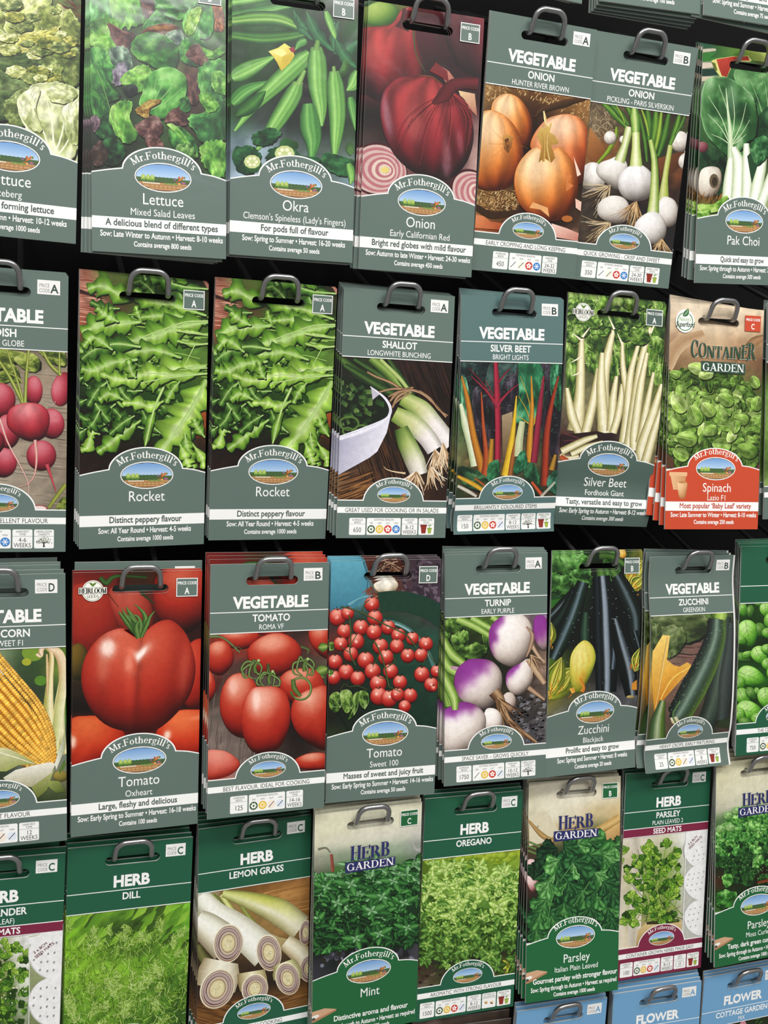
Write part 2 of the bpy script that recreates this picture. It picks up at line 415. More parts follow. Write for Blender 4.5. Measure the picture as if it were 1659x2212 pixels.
# a bold serif face for the brand and range names, drawn from stems, bars and bowls
def _stem(x, y0, y1, w=.17, sb=1, st=1, sl=.34, sh=.055):
    r = [[(x - w / 2, y0), (x + w / 2, y0), (x + w / 2, y1), (x - w / 2, y1)]]
    if sb: r.append([(x - sl / 2, y0), (x + sl / 2, y0), (x + sl / 2, y0 + sh), (x - sl / 2, y0 + sh)])
    if st == 1: r.append([(x - sl / 2, y1 - sh), (x + sl / 2, y1 - sh), (x + sl / 2, y1), (x - sl / 2, y1)])
    if st == 2: r.append([(x - sl / 2, y1 - sh * 1.6), (x, y1 - sh * 1.6), (x, y1), (x - sl / 2 + .03, y1 - sh * .6)])
    return r
def _bar(y, x0, x1, h=.065, s0=0, s1=0):
    r = [[(x0, y - h / 2), (x1, y - h / 2), (x1, y + h / 2), (x0, y + h / 2)]]
    if s1: r.append([(x1 - .05, y - s1 / 2), (x1, y - s1 / 2), (x1, y + s1 / 2), (x1 - .05, y + s1 / 2)])
    return r
def _arc(cx, cy_, rx, ry, a0, a1, thick=.17, thin=.06, n=14):
    r = []; t = np.radians(np.linspace(a0, a1, n + 1))
    wd = thin + (thick - thin) * np.cos(t) ** 2
    o = np.stack([cx + rx * np.cos(t), cy_ + ry * np.sin(t)], 1); d = np.stack([np.cos(t), np.sin(t)], 1)
    i_ = o - d * wd[:, None]
    for k in range(n): r.append([tuple(o[k]), tuple(o[k + 1]), tuple(i_[k + 1]), tuple(i_[k])])
    return r
def _diag(x0, y0, x1, y1, w=.17):
    return [[(x0 - w / 2, y0), (x0 + w / 2, y0), (x1 + w / 2, y1), (x1 - w / 2, y1)]]
def _slab(x, y, l=.3, h=.055): return [[(x - l / 2, y), (x + l / 2, y), (x + l / 2, y + h), (x - l / 2, y + h)]]
SERIF = {
    'M': (1.16, _stem(.17, 0, 1, .08) + _stem(.97, 0, 1, .17) + _diag(.57, .02, .17, 1, .19) + _diag(.57, .02, .93, 1, .08)),
    'r': (.53, _stem(.19, 0, .68, .17, 1, 2) + _arc(.40, .45, .17, .23, 60, 150, .1, .1) + [[(.36, .52), (.52, .52), (.52, .66), (.36, .66)]]),
    '.': (.30, [[(.06, 0), (.22, 0), (.22, .16), (.06, .16)]]),
    'F': (.80, _stem(.2, 0, 1) + _bar(.967, .2, .76, .066, 0, .3) + _bar(.52, .2, .6, .066, 0, .26)),
    'o': (.70, _arc(.35, .34, .31, .35, 0, 360, .17, .06, 22)),
    't': (.46, _stem(.2, .06, .9, .16, 0, 0) + _bar(.65, .04, .42, .06) + _arc(.33, .17, .21, .17, 180, 320, .14, .08, 8)),
    'h': (.80, _stem(.19, 0, 1.02, .17, 1, 2) + _stem(.60, 0, .44, .16, 1, 0) + _arc(.42, .42, .26, .27, 0, 150, .16, .08, 10)),
    'e': (.64, _arc(.33, .34, .30, .35, 0, 320, .17, .06, 20) + _bar(.38, .12, .6, .06)),
    'g': (.68, _arc(.31, .44, .25, .25, 0, 360, .14, .06, 18) + _arc(.32, -.08, .30, .19, 0, 360, .10, .06, 18) + _diag(.14, .08, .22, .22, .09) + _bar(.64, .44, .66, .08)),
    'i': (.40, _stem(.2, 0, .68, .17, 1, 2) + [[(.11, .80), (.29, .80), (.29, .98), (.11, .98)]]),
    'l': (.40, _stem(.2, 0, 1.02, .17, 1, 2)),
    's': (.54, _arc(.27, .52, .20, .17, 20, 250, .13, .08, 12) + _arc(.27, .17, .22, .18, -160, 80, .13, .08, 12) + _bar(.355, .17, .38, .10)),
    'a': (.62, _stem(.45, 0, .5, .15, 1, 0) + _arc(.30, .46, .22, .22, 0, 150, .13, .07, 8) + _arc(.26, .19, .21, .2, 60, 330, .13, .06, 12)),
    'u': (.78, _stem(.19, .2, .68, .16, 0, 2) + _stem(.60, 0, .68, .16, 1, 2) + _arc(.38, .25, .27, .25, 180, 330, .16, .07, 8)),
    'p': (.74, _stem(.19, -.3, .68, .16, 1, 2) + _arc(.40, .34, .27, .34, -130, 130, .16, .06, 14)),
    'f': (.48, _stem(.2, 0, .8, .16, 1, 0) + _bar(.65, .04, .42, .06) + _arc(.36, .82, .23, .2, 30, 180, .14, .08, 8)),
    'd': (.74, _stem(.54, 0, 1.02, .16, 1, 2) + _arc(.34, .34, .27, .34, 50, 310, .16, .06, 14)),
    "'": (.26, [[(.10, .62), (.17, .62), (.22, 1.0), (.06, 1.0)]]),
    '*': (.26, _arc(.12, .94, .07, .07, 0, 360, .025, .025, 10)),
    'H': (1.0, _stem(.2, 0, 1) + _stem(.8, 0, 1) + _bar(.5, .2, .8)),
    'E': (.82, _stem(.2, 0, 1) + _bar(.967, .2, .76, .066, 0, .3) + _bar(.52, .2, .6, .066, 0, .26) + _bar(.033, .2, .78, .066, 0, .3)),
    'R': (.96, _stem(.2, 0, 1) + _arc(.40, .735, .33, .265, -90, 90, .17, .06, 12) + _bar(.967, .2, .42) + _bar(.5, .2, .42) + _diag(.84, 0, .5, .5, .19) + _slab(.86, 0, .22)),
    'B': (.90, _stem(.2, 0, 1) + _arc(.42, .755, .28, .245, -90, 90, .17, .06, 12) + _arc(.44, .27, .34, .27, -90, 90, .17, .06, 12) + _bar(.967, .2, .44) + _bar(.52, .2, .46) + _bar(.03, .2, .46)),
    'G': (1.02, _arc(.50, .5, .44, .52, 45, 330, .18, .06, 22) + _stem(.82, .05, .44, .16, 0, 1, .32) + [[(.76, .66), (.84, .66), (.84, 1.), (.76, .86)]]),
    'A': (1.0, _diag(.16, 0, .5, 1, .08) + _diag(.82, 0, .48, 1, .2) + _bar(.32, .28, .72) + _slab(.16, 0, .28) + _slab(.82, 0, .34)),
    'D': (1.0, _stem(.2, 0, 1) + _arc(.42, .5, .5, .5, -90, 90, .18, .06, 18) + _bar(.967, .2, .44) + _bar(.033, .2, .44)),
    'N': (1.04, _stem(.18, 0, 1, .08) + _stem(.86, 0, 1, .08) + _diag(.82, 0, .2, 1, .2)),
    'C': (.96, _arc(.50, .5, .44, .52, 45, 320, .18, .06, 22) + [[(.78, .64), (.86, .64), (.86, 1.), (.78, .86)]]),
    'O': (1.02, _arc(.51, .5, .46, .52, 0, 360, .18, .06, 26)),
    'T': (.90, _stem(.45, 0, 1, .17, 1, 0) + _bar(.967, .06, .84) + [[(.05, .72), (.1, .72), (.1, 1), (.05, 1)], [(.8, .72), (.85, .72), (.85, 1), (.8, 1)]]),
    'I': (.42, _stem(.21, 0, 1)),
    'L': (.82, _stem(.2, 0, 1) + _bar(.033, .2, .76, .066, 0, .34)),
    'S': (.74, _arc(.37, .74, .28, .28, 30, 260, .16, .07, 14) + _arc(.37, .27, .30, .29, -160, 80, .16, .07, 14) + _bar(.50, .26, .48, .12)),
    'W': (1.3, _diag(.36, 0, .16, 1, .18) + _diag(.36, 0, .62, 1, .08) + _diag(.9, 0, .64, 1, .18) + _diag(.9, 0, 1.12, 1, .08) + _slab(.16, .945) + _slab(.64, .945) + _slab(1.12, .945)),
    ' ': (.4, []),
}
def _serif(ch):
    adv, polys = SERIF[ch]; out = []
    for p in polys:
        p = np.array(p, float); out.append(np.stack([np.stack([p[0], p[i], p[i + 1]]) for i in range(1, len(p) - 1)]))
    return adv, out
def layout(txt, bold=0., serif=False, track=0.):
    x = 0.; out = []
    for ch in txt:
        if serif: adv, tr = _serif(ch)
        else: adv, tr = GL[bold, ch]
        for t in tr:
            if len(t): out.append((t, x, adv))
        x += adv + track
    return out, x - track
def text(s, txt, v, cap, c, u0=None, u1=None, mid=None, sx=None, bold=0., serif=False, italic=0., track=0., arc=None, rot=None, grow=None):
    """set one line: between u0 and u1, or centred at mid with horizontal scale sx; arc=(cu,cv,rx,ry) sets it round an oval"""
    g, wd = layout(txt, bold, serif, track)
    if sx is None: sx = (u1 - u0) / (wd * cap)
    if u0 is None: u0 = (mid - wd * cap * sx / 2)
    res = []
    if arc:
        cu, cv, rx, ry = arc
        T = np.linspace(-math.pi, 0, 400); X = cu + rx * np.cos(T); Y = cv + ry * np.sin(T)
        S = np.concatenate([[0], np.cumsum(np.hypot(np.diff(X), np.diff(Y)))])
        L = np.interp(0, [0, 1], [0, 1]); i0 = np.argmin(np.abs(X - u0)); i1 = np.argmin(np.abs(X - (u1 if u1 else u0 + wd * cap * sx)))
        k = (S[i1] - S[i0]) / (wd * cap)
        for t, x, adv in g:
            mid_s = S[i0] + (x + adv / 2) * cap * k
            pu, pv = np.interp(mid_s, S, X), np.interp(mid_s, S, Y); a = np.interp(mid_s, S, np.unwrap(np.arctan2(np.gradient(Y), np.gradient(X))))
            lx = (t[..., 0] - adv / 2) * cap * k; ly = t[..., 1] * cap
            res.append(np.stack([pu + lx * math.cos(a) + ly * math.sin(a), pv + lx * math.sin(a) - ly * math.cos(a)], -1))
    else:
        for t, x, adv in g:
            f = (x + adv / 2) / wd; hgt = 1. if grow is None else np.interp(f, *grow)
            lu = (t[..., 0] + x + italic * t[..., 1]) * cap * sx; lv = t[..., 1] * cap * hgt
            if rot is not None:
                a = math.radians(rot); res.append(np.stack([u0 + lu * math.cos(a) + lv * math.sin(a), v + lu * math.sin(a) - lv * math.cos(a)], -1))
            else: res.append(np.stack([u0 + lu, v - lv], -1))
    s.glyphs(res, c)
# ------------------------------------------------------------------ packet layouts (millimetres on the packet face)
WHITE, GREY_GREEN = 'f3f3f1', '5f716a'
def hump_outline(e0, e1, hl, top, hr, cu, rx, grow=0., n=26, flat=False):
    """outline of the raised name panel: shoulders, then the arch, then shoulders (top edge, left to right)"""
    pts = []
    L = cr([(-1, e0 + .25), (hl * .5, (e0 * .42 + hl * 0 + (e0 - 3.4) * .58) if not flat else e0), (hl, e0 - 3.6 if not flat else e0)], 8) if not flat else np.array([(-1, e0), (hl, e0)])
    R = cr([(hr, e1 - 3.0), ((hr + 83) / 2, e1 - 2.0), (84, e1 + .25)], 8) if not flat else np.array([(hr, e1), (84, e1)])
    yb = max(L[-1][1], R[0][1]) + 1.2
    ry = yb - top
    a0 = math.acos(max(-1, min(1, (hl - cu) / rx))); a1 = math.acos(max(-1, min(1, (hr - cu) / rx)))
    t = np.linspace(a0, a1, n); ry_ = ry
    arch = np.stack([cu + rx * np.cos(t), yb - ry_ * np.sin(t)], 1)
    arch[0, 1] = L[-1][1]; arch[-1, 1] = R[0][1]
    pts = np.concatenate([L, arch, R])
    pts = np.concatenate([pts, [(84, 180), (-1, 180)]])
    return pts
def oval(s, cu, cv, rx, ry):
    """oval garden badge: sky, hedges, rows of salad and flowers behind a wooden fence rail"""
    s.ell(cu, cv, rx, ry, 'f6f4ee'); s.ell(cu, cv, rx * .965, ry * .93, '2d2f33')
    a, b = rx * .945, ry * .90
    U = lambda x: cu + a * x
    V = lambda y: cv + b * y
    def chord(y0, y1, c, c2=None):
        n = 14; ys = np.linspace(y0, y1, n); hw = np.sqrt(np.maximum(0, 1 - ys ** 2))
        P = np.stack([np.stack([cu - a * hw, cv + b * ys], 1), np.stack([cu + a * hw, cv + b * ys], 1)], 1)
        C = lerp(cols(c, c2 or c), np.linspace(0, 1, n))[:, None].repeat(2, 1); s.grid(P, C)
    chord(-1, .12, '6f9bd0', 'b9d2ea'); chord(.05, .45, '4d6b3c', '3c5330'); chord(.40, 1, 'b98d5c', '8a5f3a')
    r = np.random.default_rng(5)
    for k in range(9): s.ell(U(-.55 + k * .14), V(.06), a * .09, b * .10, '3f5e35', 8)
    for x in (-.74, -.56, -.40):
        s.ell(U(x), V(.10), a * .085, b * .27, '8fae4a', 10); s.ell(U(x), V(.0), a * .05, b * .15, 'b6c96c', 8); s.ell(U(x), V(.30), a * .07, b * .10, '4f7a35', 8)
    for k in range(16):
        x, y = .42 + .42 * r.random(), -.12 + .5 * r.random()
        s.ell(U(x), V(y), a * .045, b * .09, ['c8743a', 'e0a95a', '8a5f86', 'b4562f', '6d7a3a'][k % 5], 7)
    for k in range(9): s.ell(U(-.72 + k * .07), V(.46), a * .035, b * .05, 'e8e4d4', 6)
    for k in range(5): s.ell(U(.1 + k * .1), V(.42 + .03 * (k % 2)), a * .05, b * .08, ['6a8c42', '7f9d4f'][k % 2], 7)
    n = 14
    for y0, y1 in ((.62, .74), (.80, .90)):
        hw = math.sqrt(1 - ((y0 + y1) / 2) ** 2) * .97; s.rectf(U(-hw), V(y0), U(hw), V(y1), 'c49a68')
    for k in range(-3, 4): s.rectf(U(k * .16 - .025), V(.55), U(k * .16 + .025), V(.86), 'a87a4b')
def brand_line(s, cu, cv, rx, ry, cap, u0, u1, c='f6f5f0'):
    text(s, "Mr.Fothergill's", 0, cap, c, u0=u0, u1=u1, serif=True, track=.0, arc=(cu, cv, rx, ry))

class Part:
    """one printed part: name, sheet, material kind, height layer"""
    def __init__(s, name, sheet, kind='ink', y=0., kids=()): s.name, s.sheet, s.kind, s.y, s.kids = name, sheet, kind, y, list(kids)

def price_classic(code, panel, line=WHITE, v0=4.9, v1=17.3, u0=65.8, u1=80.0):
    a = Sheet(); a.mm(); a.rectf(u0, v0, u1, v1, line); a.rectf(u0 + .5, v0 + .5, u1 - .5, v1 - .5, panel)
    b = Sheet(); b.mm(); text(b, 'PRICE CODE', v0 + 4.2, 1.9, WHITE, u0=u0 + .9, u1=u1 - .7, bold=.022)
    text(b, code, v0 + 10.7, 4.2, WHITE, mid=(u0 + u1) / 2, sx=.72, bold=.022)
    return Part('price_label', a, y=.30, kids=[Part('price_lettering', b, y=.34)])
def price_modern(code, panel, v0=3.6, v1=12.4, u0=64.6, u1=78.1, ink='8a8a86', big='3c4a46'):
    a = Sheet(); a.mm(); a.rectf(u0, v0, u1, v1, 'ecebe9')
    b = Sheet(); b.mm()
    text(b, 'PRICE', v0 + 4.4, 2.2, ink, u0=u0 + 1.1, u1=u0 + 7.2); text(b, 'CODE', v0 + 7.5, 2.2, ink, u0=u0 + 1.1, u1=u0 + 7.4)
    text(b, code, v0 + 7.6, 5.0, big, u0=u0 + 7.9, u1=u0 + 12.4 - (.4 if code in 'CD' else 0), bold=.022)
    return Part('price_label', a, y=.30, kids=[Part('price_lettering', b, y=.34)])

def classic(o):
    """older packet: full picture, arched name panel at the foot"""
    panel = o.get('panel', GREY_GREEN); P = []
    e0, e1, top = o.get('hump', (125.8, 124.6, 107.7)); cu = 42.9
    pic = Sheet(o['pr'], (0, 0, W, 127)); o['pic'](pic); P.append(Part('picture', pic, 'photo', .0))
    bp = Sheet(); bp.mm()
    A = hump_outline(e0, e1, 18.2, top, 67.6, cu, 24.9); B = A.copy(); B[:, 1] += .75
    n = len(A) - 2
    bp.poly(A, WHITE)
    m = len(A); c_ = (A[8:34, 0] - cu); B[8:34, 0] = cu + c_ * (1 - .7 / 24.9)
    bp.poly(B, panel)
    strip = o.get('strip', WHITE); v0, v1 = 152.6, 159.8
    tl = Sheet(); tl.mm()
    if o.get('tagbar', True): tl.rectf(-.1, v0, 83.1, v1, strip)
    bd = Sheet(); bd.mm(); oval(bd, 43.5, 126.4, 17.6, 9.1)
    bl = Sheet(); bl.mm(); brand_line(bl, 43.5, 126.6, 21.6, 11.6, 4.5, 25.2, 62.2)
    nl = Sheet(); nl.mm(); il = Sheet(); il.mm()
    text(nl, o['name'], o.get('namev', 143.6), 6.7, WHITE, mid=o.get('mid', 43.3), sx=.86)
    if o.get('sub'): text(nl, o['sub'], o.get('subv', 150.6), 4.2, WHITE, mid=o.get('mid', 43.2), sx=o.get('subsx', .84))
    tc = o.get('tagc', '4f5c58')
    text(il, o['tag'], o.get('tagv', 157.7), 4.0, tc, mid=o.get('tagmid', 43), sx=o.get('tagsx', .84), bold=.022)
    text(il, o['sow'], o.get('sowv', 164.6), 3.5, WHITE, mid=o.get('sowmid', 42.9), sx=o.get('sowsx', .70), bold=.022)
    text(il, o['con'], o.get('conv', 170.0), 3.1, WHITE, mid=43, sx=.70, bold=.022, italic=o.get('ital', 0.))
    kids = [Part('tagline_strip', tl, y=.18), Part('oval_badge', bd, y=.20), Part('brand_lettering', bl, y=.20), Part('name_lettering', nl, y=.20), Part('info_lettering', il, y=.24)]
    if not tl.items: kids.pop(0)
    if o.get('motif'):
        ms = Sheet(); ms.mm(); o['motif'](ms); kids.append(Part('board_motif' if o.get('board', 1) else 'pot_motif', ms, y=.20))
    P.append(Part('base_panel', bp, y=.14, kids=kids))
    if o.get('code'): P.append(price_classic(o['code'], o.get('box', panel), o.get('boxline', WHITE)))
    if o.get('extra'): P += o['extra'](o)
    return P

def icon_row(s, t, o):
    seeds, season, weeks, extras = o['icons']
    ws = [12.1, 25.7, 12.0] + [12.0] * len(extras); x = o.get('rowmid', 41.4) - (sum(ws) + .95 * (len(ws) - 1)) / 2; v0, v1 = 159.9, 172.0
    ink = '5a625f'
    for k, wd in enumerate(ws):
        x1 = x + wd; s.rectf(x, v0, x1, v1, 'f1f1ef', .9); m = (x + x1) / 2
        if k != 1: t.rectf(x, v0 + 4.2, x1, v0 + 4.4, '8d9692')
        two = {0: ('AVERAGE', 'SEEDS'), 2: ('HARVEST', 'TIME')}.get(k)
        if k > 2: two = {'pots': ('IDEAL FOR', 'POTS'), 'tree': ('HEIRLOOM', 'VARIETY'), 'bee': ('ATTRACTS', 'POLLINATORS'), 'mats': ('SEED', 'MATS')}[extras[k - 3]]
        if two:
            text(t, two[0], v0 + 2.0, 1.35, ink, mid=m, sx=min(.95, 10.2 / (layout(two[0])[1] * 1.35))); text(t, two[1], v0 + 3.8, 1.35, ink, mid=m, sx=min(.95, 10.2 / (layout(two[1])[1] * 1.35)))
        if k == 0: text(t, seeds, v0 + 10.1, 3.3, '3d4542', mid=m, sx=.84)
        if k == 2: text(t, weeks, v0 + 8.0, 2.7, '3d4542', mid=m, sx=.9); text(t, 'WEEKS', v0 + 11.4, 2.7, '3d4542', u0=x + .8, u1=x1 - .8)
        if k == 1:
            text(t, 'SOWING SEASON', v0 + 1.9, 1.35, ink, mid=m, sx=.95)
            for j in range(4):
                cx = x + 3.4 + j * 6.3; cv_ = v0 + 8.0
                text(t, ('SPR', 'SUM', 'AUT', 'WIN')[j], v0 + 4.2, 1.1, ink, mid=cx, sx=.95)
                on = season[j] == '1'; c = ('3d5a36', 'e0b62a', 'c83a2e', '3f7fc4')[j]
                if not on:
                    t.ell(cx, cv_, 2.9, 2.9, ('f7f7f5', 'f8f4e2', 'f3e4d6', 'dfe6f1')[j], 18); t.stroke([(cx - 1.9, cv_ + 2.0), (cx + 1.9, cv_ - 2.0)], .5, '3a3f40'); continue
                t.ell(cx, cv_, 2.9, 2.9, c, 20)
                if j == 0:
                    for q in range(6): a = q * math.pi / 3; t.ell(cx + 1.35 * math.cos(a), cv_ + 1.35 * math.sin(a), .72, .72, 'f4f5f0', 8)
                    t.ell(cx, cv_, .55, .55, '3d5a36', 8)
                if j == 1:
                    for q in range(10): a = q * math.pi / 5; t.ell(cx + 1.75 * math.cos(a), cv_ + 1.75 * math.sin(a), .42, .42, 'fbf3cf', 6)
                    t.ell(cx, cv_, 1.25, 1.25, 'fbf3cf', 14); t.ell(cx, cv_, .8, .8, 'e0b62a', 10)
                if j == 2:
                    for q in range(5): a = q * 2 * math.pi / 5 - 1.57; t.ell(cx + 1.15 * math.cos(a), cv_ + 1.15 * math.sin(a), .95, .7, 'f6ece8', 8, ang=a)
                    t.ell(cx, cv_, .5, .5, 'c83a2e', 8)
                if j == 3:
                    for q in range(3): a = q * math.pi / 3; t.stroke([(cx - 2 * math.cos(a), cv_ - 2 * math.sin(a)), (cx + 2 * math.cos(a), cv_ + 2 * math.sin(a))], .42, 'f2f6fa')
                    for q in range(6): a = q * math.pi / 3; t.ell(cx + 1.5 * math.cos(a), cv_ + 1.5 * math.sin(a), .42, .42, 'f2f6fa', 6)
        if k > 2:
            e = extras[k - 3]; b = v1 - 1.0
            if e == 'pots':
                t.poly([(m - 4.4, b - 5.4), (m + .2, b - 5.4), (m - .5, b), (m - 3.7, b)], '8c2f24'); t.rectf(m - 4.7, b - 6.4, m + .5, b - 5.2, '7a261e')
                t.poly([(m + .9, b - 3.4), (m + 4.2, b - 3.4), (m + 3.7, b), (m + 1.4, b)], '9bb04a'); t.rectf(m + .7, b - 4.1, m + 4.4, b - 3.2, '86a03a'); t.stroke([(m + 2.5, b - 4), (m + 2.6, b - 6.3)], .35, '5f8a35'); t.ell(m + 2.0, b - 5.6, .8, .4, '6d9a3c', 7); t.ell(m + 3.3, b - 6, .8, .4, '6d9a3c', 7)
            if e == 'tree':
                t.stroke([(m, b + .2), (m - .1, b - 2.6)], [1.3, .6], '3c3f3a')
                for a, L in ((-70, 3.6), (-45, 4.4), (-20, 3.8), (-95, 3.9), (-120, 4.2), (-145, 4.6), (-165, 3.6)):
                    a = math.radians(a); t.stroke([(m, b - 2.2), (m + L * math.cos(a) * 1.1, b - 2.4 + L * math.sin(a) * .85)], [.4, .15], '3c3f3a', n=3)
                r = np.random.default_rng(2)
                for q in range(46):
                    a = r.random() * math.pi; L = 1.6 + 3.0 * r.random(); t.ell(m + L * math.cos(a) * 1.15, b - 2.2 - L * math.sin(a) * .95, .33, .26, ['4a5a3c', '6a7a52', '3d4638'][q % 3], 6)
            if e == 'bee':
                for dx, dy, c in ((-2.6, -3.2, 'c98a2e'), (2.3, -2.4, '8a4a24')):
                    t.ell(m + dx, b + dy, 1.5, .7, c, 10, ang=.4); t.ell(m + dx - .5, b + dy - .9, 1.1, .5, 'd9c9a4', 8, ang=.9); t.ell(m + dx + .7, b + dy - .8, 1.0, .5, 'd8b25a', 8, ang=-.7); t.stroke([(m + dx, b + dy - .6), (m + dx, b + dy + .6)], .4, '33302a')
            if e == 'mats':
                t.ring(m - 1.4, b - 3.1, 2.6, 2.6, .3, '8d9692', 20); t.ring(m + 1.4, b - 3.1, 2.6, 2.6, .3, '8d9692', 20); text(t, 'x3', b - 2.4, 1.6, '5a625f', mid=m, sx=.9)
        x = x1 + .95

def modern(o):
    """newer packet: titled header band, picture, arched foot with tick boxes"""
    panel = o.get('panel', GREY_GREEN); foot = o.get('foot', panel); P = []
    mats = o.get('mats'); v2 = 47.0
    hb = Sheet(); hb.mm(); hb.rectf(-.1, -.1, 83.1, v2 + (7.2 if mats else 0), panel)
    hb.rectf(-.1, 32.6, 83.1, 33.15, WHITE); hb.rectf(-.1, v2 - .25, 83.1, v2 + .35, WHITE)
    if mats: hb.rectf(-.1, v2 + .35, 83.1, v2 + 6.8, '7b2541'); hb.rectf(-.1, v2 + 6.8, 83.1, v2 + 7.2, WHITE)
    tl = Sheet(); tl.mm()
    text(tl, o['title'], o.get('titv', 30.2), o.get('titcap', 7.5), o.get('titc', WHITE), mid=o.get('titmid', 42.1), sx=.92, bold=.042)
    text(tl, o['name'], o.get('namev', 39.6), o.get('namecap', 4.7), WHITE, mid=o.get('nmid', 42.3), sx=o.get('namesx', .89), bold=.022)
    if o.get('sub'): text(tl, o['sub'], o.get('subv', 45.3), 3.6, WHITE, mid=o.get('nmid', 42.3), sx=.79)
    if mats: text(tl, 'SEED MATS', v2 + 5.6, 4.2, WHITE, mid=o.get('nmid', 42.3), sx=.9, bold=.022)
    pic = Sheet(o['pr'], (0, v2, W, 148.5)); o['pic'](pic)
    P.append(Part('picture', pic, 'photo', .0)); P.append(Part('header_band', hb, y=.10, kids=[Part('title_lettering', tl, y=.16)]))
    if o.get('bare'): P.append(price_modern(o['code'], panel, big=o.get('big', '3c4a46'))); return P
    bp = Sheet(); bp.mm(); e = 147.0
    A = hump_outline(e, e, 18.6, 130.8, 65.0, 41.8, 23.2, flat=True); B = A.copy(); B[:, 1] += .7; B[2:28, 0] = 41.8 + (A[2:28, 0] - 41.8) * (1 - .65 / 23.2)
    bp.poly(A, WHITE); bp.poly(B, foot)
    ts = Sheet(); ts.mm(); ts.rectf(-.1, 152.2, 83.1, 156.4, WHITE)
    bd = Sheet(); bd.mm(); oval(bd, 41.9, 143.2, 12.5, 5.9)
    bl = Sheet(); bl.mm(); brand_line(bl, 41.9, 143.2, 15.0, 8.0, 3.0, 29.2, 54.9)
    il = Sheet(); il.mm()
    text(il, o['tag'], 155.75, 2.9, '4b5551', mid=o.get('tagmid', 41.2), sx=.845)
    ib = Sheet(); ib.mm(); it = Sheet(); it.mm(); icon_row(ib, it, o)
    P.append(Part('base_panel', bp, y=.14, kids=[Part('tagline_strip', ts, y=.18), Part('oval_badge', bd, y=.20), Part('brand_lettering', bl, y=.20), Part('info_lettering', il, y=.24),
                                                 Part('tick_boxes', ib, y=.18), Part('box_symbols', it, y=.22)]))
    P.append(price_modern(o['code'], panel, big=o.get('big', '3c4a46')))
    if o.get('edge'): ed = Sheet(); ed.mm(); ed.rectf(81.3, -.1, 83.1, H, 'e4e4e2'); P.append(Part('folded_edge', ed, y=.30))
    if o.get('extra'): P += o['extra'](o)
    return P

def heirloom(o):
    cu, cv = o.get('heir', (12.1, 12.0))
    a = Sheet(); a.mm(); a.ell(cu, cv, 6.8, 6.9, 'f4f3ea', 36); a.ring(cu, cv, 6.1, 6.2, .3, '4d6b3d', 40)
    a.rectf(cu - 9.0, cv - 2.4, cu + 9.0, cv + 2.2, '20261f'); a.rectf(cu - 8.8, cv - 2.2, cu + 8.8, cv + 2.0, 'f4f3ea')
    a.leaf((cu, cv - 2.8), (cu - 2.4, cv - 5.2), 1.5, '5d7f3a 76994a 3f5f2a 6d9043 5d7f3a', bend=.15); a.leaf((cu, cv - 2.8), (cu + 2.4, cv - 5.2), 1.5, '5d7f3a 76994a 3f5f2a 6d9043 5d7f3a', bend=-.15)
    b = Sheet(); b.mm(); [text(b, 'HEIRLOOM', cv + 1.6, 3.4, '20261f', u0=cu - 8.5 + dx, u1=cu + 8.5 + dx, serif=True) for dx in (-.14, .14)]; text(b, 'SEEDS', cv + 4.6, 1.9, '20261f', u0=cu - 3.9, u1=cu + 3.9, serif=True)
    return [Part('heirloom_badge', a, y=.30, kids=[Part('badge_lettering', b, y=.34)])]
def range_title(o):
    """HERB GARDEN title"""
    a = Sheet(); a.mm(); u0, u1, v = o.get('rt', (22.6, 62.6, 40.3))
    m = (u0 + u1) / 2; wd = u1 - u0
    a.poly([(u0, v), (u1, v + .6), (u1, v + 7.4), (m, v + 7.9), (u0, v + 8.2)], '2b2f63')
    b = Sheet(); b.mm()
    text(b, 'GARDEN', v + 6.7, 5.6, 'f2f1ee', u0=u0 + 1.0, u1=u1 - 1.0, serif=True)
    text(b, 'HERB', v - .9, 9.5, 'd9d6c6', u0=m - wd * .39 + .4, u1=m + wd * .39 + .4, serif=True, grow=((0, .25, .75, 1), (1.25, .95, .95, 1.25)))
    for dx in (-.3, 0, .3): text(b, 'HERB', v - 1.0, 9.8, '2b2f63', u0=m - wd * .40 + dx, u1=m + wd * .40 + dx, serif=True, grow=((0, .25, .75, 1), (1.3, .95, .95, 1.3)))
    return [Part('range_banner', a, y=.28, kids=[Part('title_lettering', b, y=.32)])]
def board_motif(s):
    s.poly([(-1, 150.5), (9.5, 149.2), (18.5, 151.4), (18.6, 152.6), (2, 158.6), (-1, 158.8)], 'c9a180'); s.poly([(-1, 157.0), (2, 156.9), (18.5, 151.4), (18.6, 152.8), (2, 158.8), (-1, 158.9)], 'a97d5c')
    s.poly([(-1, 154.0), (4.4, 153.0), (5.6, 154.4), (2.4, 156.2), (-1, 156.4)], 'ece9e2'); s.ell(1.2, 156.2, 1.5, 1.1, '4b4a3f', 9)
